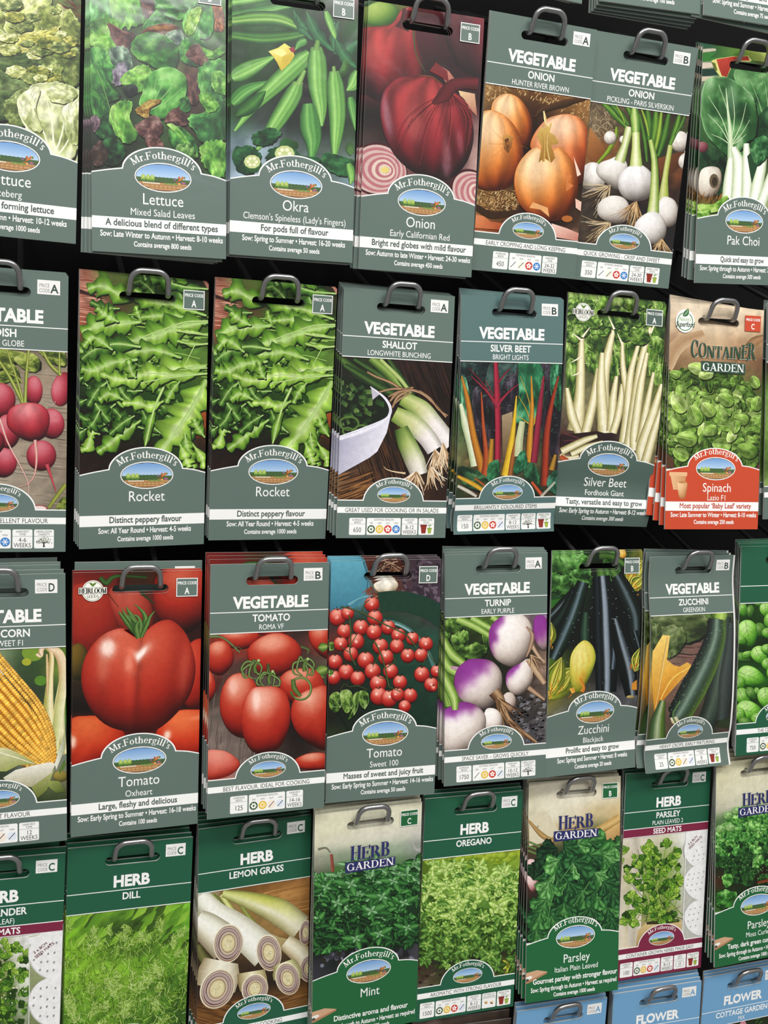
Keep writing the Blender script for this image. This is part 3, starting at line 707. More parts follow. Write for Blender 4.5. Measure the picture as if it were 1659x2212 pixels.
def container_extra(o):
    a = Sheet(); a.mm(); a.ell(12.6, 12.2, 8.2, 9.0, 'f4f4ef', 40); a.ring(12.6, 12.6, 6.6, 6.9, .7, '3f7a3a', 44, math.radians(-60), math.radians(250))
    a.leaf((10.4, 8.4), (15.2, 2.4), 4.2, '1f4a2c 2c6338 8fae84 2f6b3b 1f4a2c', bend=.12)
    b = Sheet(); b.mm(); text(b, "Nature's", 12.2, 3.0, '6f9a4a', u0=7.2, u1=17.6, italic=.25); text(b, 'Superfood', 16.6, 3.8, '1f3f2a', u0=4.6, u1=20.6, italic=.3, bold=.022)
    c = Sheet(); c.mm(); c.poly([(27.8, 42.3), (67.2, 43.0), (67.2, 51.6), (27.8, 50.4)], '2f4c3c')
    d = Sheet(); d.mm(); text(d, 'GARDEN', 49.8, 6.0, 'f2f1ee', u0=28.9, u1=66.2, serif=True)
    text(d, 'CONTAINER', 39.8, 9.6, 'e9e2cf', u0=18.9, u1=76.6, serif=True, grow=((0, .3, .7, 1), (1.45, .95, .95, 1.45)))
    for dx in (-.28, 0, .28): text(d, 'CONTAINER', 39.5, 9.6, '2f4c3c', u0=18.4 + dx, u1=76.2 + dx, serif=True, grow=((0, .3, .7, 1), (1.45, .95, .95, 1.45)))
    return [Part('superfood_badge', a, y=.30, kids=[Part('badge_lettering', b, y=.34)]), Part('range_banner', c, y=.28, kids=[Part('title_lettering', d, y=.32)])]
def pot_motif(s):
    s.poly([(3.2, 130.6), (17.6, 131.0), (15.8, 143.5), (6.4, 143.3)], 'dca877', grad=('e6b88a', 'c08a5a', 0)); s.rectf(2.6, 129.6, 18.2, 132.6, 'e2b386')
    s.blob([(10.5, 137.0), (18.0, 137.6), (18.4, 142.0), (16.6, 149.6), (12.0, 149.4), (10.2, 142)], 'a87244 cf9a68 e9c196', c=(14, 143)); s.ell(14.2, 137.4, 3.6, 1.0, 'b98452', 14)
# ------------------------------------------------------------------ printed pictures (coordinates read off enlargements of each packet)
def crinkle(seed, amp=.3, f=5., hue=None):
    def t(A, B, C):
        k = vnoise(A * f + 20, B * f + 20, 1., seed) + .6 * vnoise(A * f * 2.3 + 40, B * f * 2.3, 1., seed + 2) - .8
        C = C * (1 + amp * k)[..., None]
        if hue is not None: C = C + (hx(hue) - C) * (np.clip(k * 1.6, 0, .6))[..., None]
        return C
    return t
def streaks(n, amp, hue=None, tw=0.):
    """meridian lines running from top to bottom"""
    def t(A, B, C):
        q = A / np.sqrt(np.maximum(.05, 1 - B * B)); k = np.sin(np.arcsin(np.clip(q, -1, 1)) * n + tw * B + 2.2 * vnoise(A * 2 + 9, B * 2 + 9, 1, 3)) * amp + (vnoise(A * 9 + 30, B * 2 + 30, 1, 5) - .5) * amp
        if hue is not None: return C + (hx(hue) - C) * np.clip(k, 0, 1)[..., None]
        return C * (1 + k)[..., None]
    return t
def frill(s, outline, ramp, amp=.07, seed=1., light=(-.4, -.6), vein=None, base=None, vc='', tex=.28, n=84, rings=15, f=6., hl=(), hue=None, vw=5.):
    o = cr(outline, n, True); c = o.mean(0); a = np.arange(n)
    k = 1 + amp * 2 * (vnoise(a * 1.0, a * 0 + seed * 7, 2.1, seed) - .5) + amp * .8 * (vnoise(a, a * 0, 1.0, seed + 3) - .5)
    o = c + (o - c) * k[:, None]
    d = np.ptp(o[:, 0]) * .03; s.poly(o[::2] + np.array([d * .8, d * 1.3]), '%02x%02x%02x' % tuple((hx(ramp.split()[0]) * 110).astype(int)))
    s.blob(o, ramp, light=light, n=n, rings=rings, tex=crinkle(seed, tex, f, hue), smooth=False, hl=hl, flat=seed)
    if vein:
        b = np.array(base, float)
        for v in vein:
            v = np.array(v, float); m = (b + v) / 2 + np.array([-(v - b)[1], (v - b)[0]]) * .06
            s.stroke([b, m, v], [vw, vw * .3], vc, n=7)
def rnd(seed): return np.random.default_rng(seed)
def scatter_leaves(s, n, area, size, cs, seed, ang=(0, 6.28), wd=.45, bend=.15, vein='', grad=None, serr=0., veins=0, peak=.45):
    """area (x0,y0,x1,y1); grad(x,y)->index shift picks darker or lighter words of cs"""
    r = rnd(seed); x0, y0, x1, y1 = area
    for k in range(n):
        x, y = x0 + (x1 - x0) * r.random(), y0 + (y1 - y0) * r.random(); L = size * (.65 + .7 * r.random()); a = ang[0] + (ang[1] - ang[0]) * r.random()
        i = r.integers(len(cs)) if grad is None else int(np.clip(grad(x, y) * len(cs) + r.normal() * .8, 0, len(cs) - 1))
        s.leaf((x, y), (x + L * math.cos(a), y + L * math.sin(a)), L * wd * (.8 + .4 * r.random()), cs[i], bend=bend * (r.random() - .5) * 2, vein=vein, n=7 if not serr else 15, serr=serr, veins=veins, peak=peak)
def roots(s, x, y, n, L, a0, a1, c, seed, wd=2.2, curl=.3):
    r = rnd(seed)
    for k in range(n):
        a = math.radians(a0 + (a1 - a0) * r.random()); l = L * (.45 + .6 * r.random()); b = a + curl * (r.random() - .5) * 2
        x0, y0 = x + 8 * (r.random() - .5), y + 5 * (r.random() - .5)
        s.stroke([(x0, y0), (x0 + l * .5 * math.cos(a), y0 + l * .5 * math.sin(a)), (x0 + l * (.5 * math.cos(a) + .5 * math.cos(b)), y0 + l * (.5 * math.sin(a) + .5 * math.sin(b)))], [wd, wd * .4], c[k % len(c)], n=7)
def wood(s, rect, base, dark, seed, n=60, ang=0., ln=120, wd=3):
    r = rnd(seed); x0, y0, x1, y1 = rect; ca, sa = math.cos(ang), math.sin(ang)
    for k in range(n):
        x, y = x0 + (x1 - x0) * r.random(), y0 + (y1 - y0) * r.random(); l = ln * (.4 + r.random())
        c = [base, dark][k % 2]; q = 6 * (r.random() - .5)
        s.stroke([(x - l / 2 * ca, y - l / 2 * sa), (x - sa * q, y + ca * q), (x + l / 2 * ca, y + l / 2 * sa)], [wd * .2, wd * (.4 + r.random()), wd * .2], c, n=6)

def pic_iceberg(s):
    s.mm().bg(['8f9a5c b3bb7c c4c98c 9a8a5a 6d4a34', 'b9c084 c9cf95 b0b978 7f8a4c 6e7a42', '7f9058 93a362 a5b070 7c8c50 5f7040', '5f7244 55683c 48583a 4d5c3c 55663e', '66794a 74864e 5f7044 8a9a62 a8b488', '6f8050 7f9058 b0ba88 c4cb9c c8cfa2', '66784a 8d9c66 c4cc9c d2d8b0 c8d0a4'], rough=.35, ns=5)
    s.at(0, 0, 2.9625)
    wood(s, (385, 0, 530, 130), '8a4a34', '5e2f22', 3, 40, .5, 60, 9)
    L = 'x'
    for o, rp, sd in [
        ([(-300, -60), (-120, -120), (60, -40), (120, 120), (20, 260), (-160, 300), (-320, 200)], '7d8a4c a9b36e d2d7a2 e6e8c4', 1),
        ([(60, -60), (220, -90), (330, 0), (340, 150), (240, 270), (120, 300), (30, 160)], '75843f 9fab5f c9cf92 e0e3b8', 2),
        ([(250, 60), (400, 40), (500, 130), (510, 280), (390, 300), (280, 220)], '66763c 8d9a52 b4bd78 cdd29a', 3),
        ([(-220, 200), (-40, 180), (120, 290), (60, 400), (-120, 420), (-260, 340)], '8a954e b5bd76 dadfa8 ecedc8', 4),
        ([(130, 220), (300, 190), (380, 170), (350, 270), (230, 320), (120, 340)], '8c8f3c bcbd62 dcd98a ece6a6', 5),
        ([(-100, 370), (140, 340), (330, 330), (270, 470), (120, 520), (-80, 500)], '3d4f33 536b40 6d8650 859a62', 6),
        ([(280, 330), (440, 290), (520, 340), (520, 520), (400, 560), (300, 480)], '4a5a34 66783f 8a9a58 aab478', 7),
        ([(-200, 480), (60, 470), (190, 560), (150, 720), (-60, 780), (-240, 700)], '3f5238 566d44 708656 8a9c68', 8),
        ([(260, 470), (340, 410), (400, 440), (370, 560), (300, 600)], '66783c 8c9c52 acb86c c2cb88', 9),
        ([(60, 620), (200, 560), (260, 640), (200, 800), (80, 800), (20, 720)], '5f7040 7f8f55 9dac6e b6c288', 10)]:
        frill(s, o, rp, .10, sd, tex=.4, f=8, n=110, rings=20)
    r = rnd(2)
    for k in range(26): x, y = 500 * r.random(), 20 + 500 * r.random(); q = 30 + 50 * r.random(); frill(s, [(x - q, y), (x - q * .3, y - q * .6), (x + q, y - q * .4), (x + q * 1.2, y + q * .2), (x, y + q * .6)], ['55683a 7f9050 a9b272 d4d89a', '8a9450 b4bb74 d8dca0 eef0c8', '5f6f34 8c9548 b8b85c e4dc90'][k % 3], .14, k + .3, tex=.4, f=8, n=60, rings=9)
    frill(s, [(120, 640), (230, 540), (360, 530), (500, 570), (540, 760), (500, 960), (420, 1050), (280, 960), (180, 860)], '8f9a60 b7c088 d8ddb4 eceed2', .05, 21, tex=.3, f=6, vein=[(300, 640), (420, 640), (480, 800), (330, 800), (200, 700)], base=(330, 1040), vc='eceed6', vw=16)
    frill(s, [(110, 650), (210, 560), (260, 580), (230, 700), (270, 840), (170, 800)], 'a3ad74 c6cd9a dfe3bc eff0d8', .06, 22, tex=.25)
    frill(s, [(300, 570), (420, 540), (490, 600), (440, 660), (330, 650)], '9da86a c3cb94 dde2b6 f0f1da', .06, 23, tex=.25)
    frill(s, [(400, 700), (510, 660), (520, 900), (440, 900)], '98a468 c0c894 dde2ba f0f1dc', .06, 24, tex=.25)
def pic_mixed(s):
    s.mm().bg(['4f8a46 5f9a52 3d6a3a 4a7a40 5a8a4a', '4a7a44 4a5a40 3f6a38 5a9448 4f7f40', '3f7540 4d5648 4a7a40 4f6a3c 3f6a38', '46703f 40503a 5a8a48 6a4a40 47703c', '35553a 3a5038 4f7a42 4f4038 4a7a40', '2f3f30 31402f 3f5a36 3a4a30 47743a', '2a3028 324a2e 34502f 31402c 4f7f3c'], rough=.4, ns=4)
    s.at(0, 0, 2.9625)
    G1 = '1f4a2a 33703a 4f9448 7ab85e'; G2 = '2a5c34 418248 63a858 93cc78'; G3 = '3f7434 5f9a44 86bc58 b0d880'; RD = '3a2428 5c3a38 7d5650 9c7a70'; DK = '14281c 1f4a2c 2f6a3a 4a8a4c'; BL = '3f5560 55705f 7a9480 a9c0a8'
    for o, rp, sd, am in [
        ([(560, -160), (700, -180), (760, 40), (700, 160), (580, 120)], '4a8a4c 66a860 8cc886 b9e2b4', 1, .08), ([(700, -100), (840, -120), (900, 60), (930, 130), (800, 190), (720, 130)], G3, 2, .10),
        ([(840, -180), (1020, -190), (1060, 30), (960, 50)], G1, 3, .04), ([(900, -20), (960, -40), (990, 60), (930, 110)], RD, 4, .05),
        ([(920, 160), (1000, 60), (1090, 20), (1120, 90), (1090, 180), (1000, 220), (930, 210)], G2, 5, .03),
        ([(1000, 40), (1140, -10), (1230, 30), (1210, 100), (1120, 130)], G1, 6, .03), ([(1340, 40), (1400, 20), (1440, 120), (1420, 200), (1370, 180)], '5a3426 8a5030 a87048 c49a70', 7, .1),
        ([(575, 160), (680, 100), (800, 200), (830, 300), (700, 330), (590, 290)], G3, 8, .08), ([(690, 150), (800, 200), (860, 220), (830, 310), (760, 330)], RD, 9, .07),
        ([(900, 230), (960, 170), (1080, 150), (1150, 180), (1050, 220), (1000, 250)], '4a2a20 70432f 8f6038 a8804a', 10, .06), ([(1060, 220), (1150, 190), (1180, 260), (1110, 290)], BL, 11, .04),
        ([(1170, 130), (1240, 20), (1330, 10), (1370, 120), (1340, 240), (1230, 240), (1180, 200)], G2, 12, .02), ([(1180, 160), (1230, 60), (1290, 60), (1250, 190), (1200, 230)], '5a8a3a 82ae4c a8cc66 c6e088', 13, .04),
        ([(1140, 310), (1200, 240), (1290, 260), (1340, 340), (1280, 420), (1180, 400)], G1, 14, .03),
        ([(1290, 300), (1360, 340), (1430, 280), (1445, 330), (1360, 380), (1300, 360)], G3, 15, .03),
        ([(580, 320), (680, 330), (740, 440), (700, 560), (600, 560)], G2, 16, .03), ([(700, 320), (800, 300), (850, 400), (830, 470), (740, 440)], BL, 17, .05),
        ([(840, 290), (900, 220), (1000, 210), (1090, 250), (1140, 330), (1120, 430), (1020, 440), (930, 400), (860, 360)], '1f5a2c 3c7f3a 60a24a 8cc266', 18, .02),
        ([(1190, 340), (1250, 280), (1290, 310), (1330, 390), (1290, 420), (1200, 370)], RD, 19, .05), ([(1280, 430), (1380, 380), (1445, 420), (1440, 620), (1340, 640), (1270, 560)], G2, 20, .06),
        ([(730, 440), (790, 400), (830, 480), (790, 540), (730, 540)], '5a5060 7a7080 9a92a0 bab4be', 21, .08),
        ([(770, 510), (860, 430), (950, 420), (970, 500), (900, 590), (820, 560)], G3, 22, .07),
        ([(575, 420), (640, 420), (730, 560), (770, 620), (680, 660), (590, 600)], G1, 23, .04), ([(780, 560), (860, 540), (880, 590), (820, 620)], '16202c 24302f 35453c 4a5a50', 24, .04),
        ([(1190, 480), (1250, 500), (1280, 620), (1230, 680), (1190, 620)], RD, 25, .08), ([(1360, 470), (1445, 480), (1445, 600), (1370, 580)], G3, 26, .08)]:
        frill(s, o, rp, am * 1.6, sd, tex=.26, f=6)
    frill(s, [(910, 600), (940, 490), (1030, 435), (1120, 440), (1190, 500), (1185, 620), (1120, 700), (1040, 760), (960, 730), (890, 670)], '2f7034 4c9444 74b65c a2d484', .012, 30, tex=.14, f=4, vein=[(1150, 470), (1060, 470), (1000, 500), (1170, 560)], base=(930, 720), vc='9fcc86', vw=7)
    for o, rp, sd, am in [
        ([(580, 560), (660, 620), (700, 700), (690, 800), (600, 740)], G1, 31, .04), ([(600, 780), (700, 720), (760, 800), (730, 900), (620, 870)], DK, 32, .03),
        ([(870, 700), (960, 640), (1030, 650), (960, 700), (950, 760), (890, 740)], '5a3a1e 86602c a88a44 c4ae6a', 33, .07), ([(860, 820), (930, 760), (1000, 740), (1040, 820), (990, 900), (920, 880)], '4a2a30 6c4444 886560 a88c84', 34, .06),
        ([(700, 700), (790, 640), (850, 660), (830, 760), (880, 860), (800, 920), (720, 830)], G3, 35, .05), ([(1050, 770), (1110, 700), (1180, 710), (1200, 790), (1110, 810)], RD, 36, .07),
        ([(1140, 650), (1200, 620), (1220, 700), (1170, 720)], G1, 37, .03), ([(1210, 740), (1300, 720), (1380, 650), (1445, 650), (1440, 900), (1340, 930), (1240, 850)], G2, 38, .07),
        ([(1270, 610), (1340, 600), (1400, 680), (1330, 720)], G3, 39, .04), ([(1080, 830), (1150, 810), (1250, 900), (1260, 1010), (1180, 1000), (1100, 930)], G1, 40, .03),
        ([(1070, 800), (1130, 810), (1260, 980), (1240, 1000), (1130, 860)], G3, 41, .02), ([(640, 920), (730, 880), (800, 950), (770, 1040), (690, 1060), (640, 1000)], DK, 42, .03),
        ([(590, 960), (640, 900), (690, 990), (650, 1060), (590, 1050)], '2a1c1c 40302a 5a443c 74605a', 43, .06), ([(1280, 960), (1350, 900), (1445, 930), (1445, 1100), (1370, 1150), (1300, 1040)], G3, 44, .08),
        ([(930, 900), (1010, 880), (1060, 960), (1000, 1010)], RD, 45, .06), ([(1130, 940), (1220, 920), (1250, 1000), (1170, 1030)], '3a6034 5a8a48 86b068 b4d092', 46, .06), ([(580, 760), (620, 740), (640, 790), (600, 850)], '4a3a44 6a5460 86707a a08c94', 47, .05)]:
        frill(s, o, rp, am * 1.6, sd, tex=.26, f=6)
    s.stroke([(620, 450), (680, 620), (760, 900)], [7, 5, 2], '8fbc70 6a9a50'); s.stroke([(1320, 330), (1300, 480), (1340, 640)], [3, 4, 2], '79ac5a')

def okra_pod(s, path, wd, tone=0, cap=True):
    R = [['34682f 5f9048 568642 7cac5a 6a9c4e 90ba6c 6f9e54 52823f 2c5a2c', '3f7434 6f9f50 62924a 8cb866 7aa85a a2c67c 7fac5e 588a45 30602e'], ['24522a 467f3e 3d7439 629a50 528a46 7aac60 548a48 3d743a 204a28', '2a582e 508a46 457d3f 6aa258 5c944e 86b46a 5f944f 427a3f 224e2a']][tone]
    R = [' '.join('%02x%02x%02x' % tuple((np.clip(hx(h) * 1.12 + .02, 0, 1) * 255).astype(int)) for h in q.split()) for q in R]
    s.stroke(path, [wd * .55, wd * .92, wd, wd * .92, wd * .72, wd * .42, wd * .12], R, n=26)
def pic_okra(s):
    s.mm().bg(['a84048 4a7a4a 2f5f38 3f7040 7a3a40', '2f6636 3d7a3e 2a5a32 28382a 35683a', '24482c 2c5a30 24402a 1c2620 2c5232', '2a5a30 2a4a2c 1a201e 1c2422 2a4a2e', '2f5a34 3a4a44 22302a 1f2a26 34502f', '7a8e98 9fb2bc 6a7a78 5f7068 768a82', '9db0bc b2c4ce 8fa2aa 7a8e8c 86a0aa'], rough=.25, ns=5)
    s.at(480, 0, 2.8603)
    for y, w0, tn in ((-110, 60, 1), (-40, 70, 0), (50, 55, 1)): okra_pod(s, [(-60, y + 60), (180, y + 30), (430, y - 20), (520, y - 30)], w0, tn)
    s.stroke([(60, 130), (200, 115), (350, 120), (480, 170)], [70, 95, 90, 50], ['24562a 3f7a36 86b858 5a9444 a8cc74 4f8c40 2f6a32 1f4e28', '2a5c2e 4a8440 92c060 6aa04c b0d47c 5a9446 357036 24562a'], n=20)
    s.stroke([(60, 215), (240, 235), (400, 225), (520, 205)], [60, 80, 72, 40], '1c4a26 2f6c34 5a9444 3f7a38 74ac54 3a7436 1f5029', n=18)
    okra_pod(s, [(60, 480), (180, 420), (330, 345)], 105, 0); okra_pod(s, [(60, 640), (150, 560), (300, 500)], 90, 1)
    for a, b, w in (((440, 60), (560, 250), 60), ((520, 70), (690, 320), 80), ((720, 130), (690, 320), 60), ((690, 330), (840, 250), 90), ((640, 90), (700, 150), 60), ((700, 240), (830, 420), 80), ((460, 90), (530, 190), 50)):
        s.leaf(a, b, w, '1f5236 2f6e46 4a8a5c 387a4c 24583a', bend=.08, vein='5f9a6c', n=14, lobes=3, lob=.3)
    okra_pod(s, [(640, 70), (660, 130), (690, 210), (700, 240)], 46, 0)
    for k in range(16):
        a = -1.2 + k * .22; s.stroke([(740, 410), (740 + 60 * math.cos(a), 410 + 70 * math.sin(a))], [7, 1], '5f8f4a', n=3)
    okra_pod(s, [(540, 330), (460, 400), (330, 520), (200, 650), (75, 810)], 120, 0)
    s.leaf((80, 720), (270, 560), 90, '2a5c2e 3f7a3a 5a9446 2f6a32 1f4e28', bend=.05)
    okra_pod(s, [(840, 440), (810, 520), (770, 560)], 90, 0); okra_pod(s, [(790, 600), (810, 700), (830, 830)], 60, 1)
    okra_pod(s, [(535, 640), (545, 780), (560, 880), (548, 1010)], 135, 1)
    okra_pod(s, [(690, 440), (700, 560), (710, 720), (700, 880), (690, 1000)], 112, 0); s.stroke([(690, 450), (688, 410)], [26, 20], '5f8f4a 9cc070 6a9a50')
    okra_pod(s, [(580, 290), (585, 400), (590, 540), (610, 680), (615, 780)], 125, 0); s.stroke([(580, 310), (590, 250)], [44, 26], '4f8040 8cb862 5a8c48'); s.ring(583, 306, 34, 6, 4, '86a862', 24)
    okra_pod(s, [(470, 510), (430, 600), (350, 730), (270, 850), (205, 940)], 112, 0); s.stroke([(470, 520), (510, 435)], [40, 22], '6a9a4c a8cc7c 5f9048'); s.ring(466, 516, 32, 9, 4, '94b46c', 24)
    s.poly([(285, 318), (345, 296), (385, 268), (432, 300), (446, 345), (420, 388), (365, 440), (335, 380), (310, 345)], 'e6d25a', grad=('f2e68a', 'cdb53c', 60)); s.poly([(300, 322), (370, 300), (400, 330), (370, 352)], 'f4eaa0'); s.poly([(370, 352), (438, 330), (420, 388), (365, 440)], 'd6c04a'); s.poly([(410, 300), (446, 290), (450, 320), (430, 325)], 'a8344a')
    okra_pod(s, [(520, 250), (480, 270), (450, 310)], 56, 1)
    for o in ([(190, 830), (300, 790), (360, 830), (280, 900), (200, 890)], [(75, 920), (170, 900), (240, 960), (200, 1060), (90, 1050)], [(290, 920), (420, 900), (490, 960), (600, 980), (560, 1060), (300, 1000)], [(620, 950), (720, 960), (820, 1010), (760, 1090), (640, 1040)]): frill(s, o, '143f28 1f5a34 2f7442 4a8a54', .12, o[0][0], tex=.15)
    s.poly([(360, 870), (390, 850), (465, 880), (472, 910), (440, 930), (355, 900)], '2f6a34', grad=('3a7a3a', '1f4f28', 20))
    for cx, cy_, r_ in ((385, 950, 62), (185, 1000, 52)):
        s.ell(cx + 8, cy_ + 20, r_, r_ * .9, '2f6a32', 16); s.ell(cx, cy_, r_, r_ * .82, 'ccd69c', 10)
        for k in range(6): a = k * 1.047; s.ell(cx + r_ * .5 * math.cos(a), cy_ + r_ * .42 * math.sin(a), r_ * .2, r_ * .18, 'f0edd0', 8)
    okra_pod(s, [(780, 1010), (800, 1090), (790, 1140)], 56, 0)
    for k in range(14):
        a = -2.6 + k * .17; s.stroke([(790, 960), (790 + 40 * math.cos(a), 960 + 90 * math.sin(a))], [8, 1], '5f8a48', n=3)

def pic_onion_red(s):
    s.mm().bg(['3a6a2a 6a7a30 7a2a34 6a2030 7d2a36', '5a6a34 5f2a30 5a1828 4a1424 681c2c', '6a2030 8a2c38 3f1420 3a1220 4f1826', '7a2430 6a1e2c 301018 341420 44181f', '1c1214 2a1216 38121a 4a1a20 9a7a78', '5a4844 44302e 301418 4a2024 b89a94', 'c8a4a0 b88c8a 6a4444 4a2a2a c4a4a0', 'c09a98 c8a8a4 9a7270 5a3a3a c8aaa6'], rough=.15, ns=6)
    s.at(480, 0, 2.8603)
    s.mm().bg(['3a6a2a 6a7a30 7a2a34 6a2030 7d2a36', '5a6a34 5f2a30 5a1828 4a1424 681c2c', '6a2030 8a2c38 3f1420 3a1220 4f1826', '7a2430 6a1e2c 301018 341420 44181f', '1c1214 2a1216 38121a 4a1a20 9a7a78', '5a4844 44302e 301418 4a2024 b89a94', 'c8a4a0 b88c8a 6a4444 4a2a2a c4a4a0', 'c09a98 c8a8a4 9a7270 5a3a3a c8aaa6'], rough=.15, ns=6); s.at(480, 0, 2.8603)
    s.ball(985, 90, 110, 80, ramp='2f5a1f 4f7f2c 86a848 b4c870', n=30)
    s.blob([(1500, -60), (1760, -60), (1800, 300), (1700, 480), (1480, 440), (1380, 240), (1390, 40)], '2a0c16 4a1622 6a2030 8a3040', light=(.2, -.6), tex=streaks(8, .12))
    s.blob([(1110, 60), (1180, 60), (1200, 240), (1240, 420), (1180, 560), (1000, 640), (800, 500), (780, 300), (860, 180), (1040, 150)], '2c0a12 5a1620 8c2830 b8504c', c=(960, 380), light=(.1, -.7), tex=streaks(7, .14), n=60, rings=12, hl=[(-.1, -.1, .3, .4, .35, 'e88078')])
    s.stroke([(1150, 60), (1130, 130), (1110, 180)], [70, 60, 90], '3a1a18 7a2a30 4a1a20')
    s.stroke([(1180, 190), (1200, 340), (1260, 450)], [10, 6, 3], '4a6a34')
    # cut rings at the foot
    for cx, cy_, rx, ry, an in ((960, 1050, 190, 165, .3), (1540, 1190, 130, 150, -.5)):
        for k in range(11):
            f = 1 - k * .088; t = np.linspace(0, 2 * math.pi, 40, endpoint=False); wob = 1 + .025 * np.sin(3 * t + k)
            a, b = rx * f * np.cos(t) * wob, ry * f * np.sin(t) * wob
            s.poly(np.stack([cx + a * math.cos(an) - b * math.sin(an) + k * 5, cy_ + a * math.sin(an) + b * math.cos(an)], 1), ('c4828a' if k else '5a1c28') if k % 2 == 0 else ('d8bcb6' if k < 6 else 'e2cfc2'))
        s.ell(cx + 45, cy_, rx * .14, ry * .12, 'e8d88a', 12)
    s.poly([(1320, 390), (1400, 440), (1460, 520), (1420, 560), (1330, 440)], 'd8a08a', grad=('e4b49c', 'b0605a', 40)); s.poly([(1460, 560), (1560, 580), (1575, 720), (1480, 620)], 'd8b090', grad=('e8d0a8', 'b87868', 60))
    s.blob([(1200, 470), (1300, 480), (1370, 530), (1420, 560), (1500, 620), (1545, 740), (1550, 880), (1500, 1020), (1390, 1110), (1240, 1090), (1100, 1000), (1010, 860), (975, 700), (1000, 560), (1080, 480)], '1c060c 470c18 741824 94303a b04a4a', c=(1290, 760), light=(-.1, -.45), n=72, rings=16, tex=streaks(10, .16, tw=.4),
           hl=[(-.35, .05, .16, .3, .45, 'e0807a'), (-.86, -.1, .07, .34, .5, 'c8b4c4'), (.3, .62, .08, .30, .45, 'dcb8c0'), (.62, .36, .07, .2, .35, 'd8b0b8'), (.5, -.5, .16, .12, .5, '4a0e18')])
    r = rnd(4)
    for k in range(26):
        a = -1.9 + 3.2 * r.random(); x0, y0 = 1400, 555; x1, y1 = 1290 + 230 * math.sin(a) * 1.05, 760 + 300 * (.2 + .7 * r.random())
        s.stroke([(x0, y0), ((x0 + x1) / 2 + (x1 - 1290) * .35, (y0 + y1) / 2 - 20), (x1, y1)], [5, 3, 1], ['7a1a26', 'b8484a', '6a1420'][k % 3], n=9)
    s.stroke([(1300, 640), (1370, 590), (1420, 530), (1500, 515), (1580, 520)], [20, 90, 80, 70, 76], ['4a0c18 6a1622 7f2430 5a121e', '6a1622 8a2430 6a1622 4a0c18'], n=18); s.poly([(1280, 440), (1320, 385), (1390, 440), (1400, 510), (1340, 470)], '8c2a32')
    s.stroke([(1200, 465), (1290, 475), (1360, 520)], [4, 9, 4], '8a5a34', n=8)
def onion_gold(s, outline, c, tex_n=9, hl=(), ramp='5a2408 964a16 c87a34 e6a868 f6d6ac', light=(-.3, -.55), tw=0.):
    s.blob(outline, ramp, c=c, light=light, n=64, rings=14, tex=streaks(tex_n, .09, tw=tw), hl=hl)
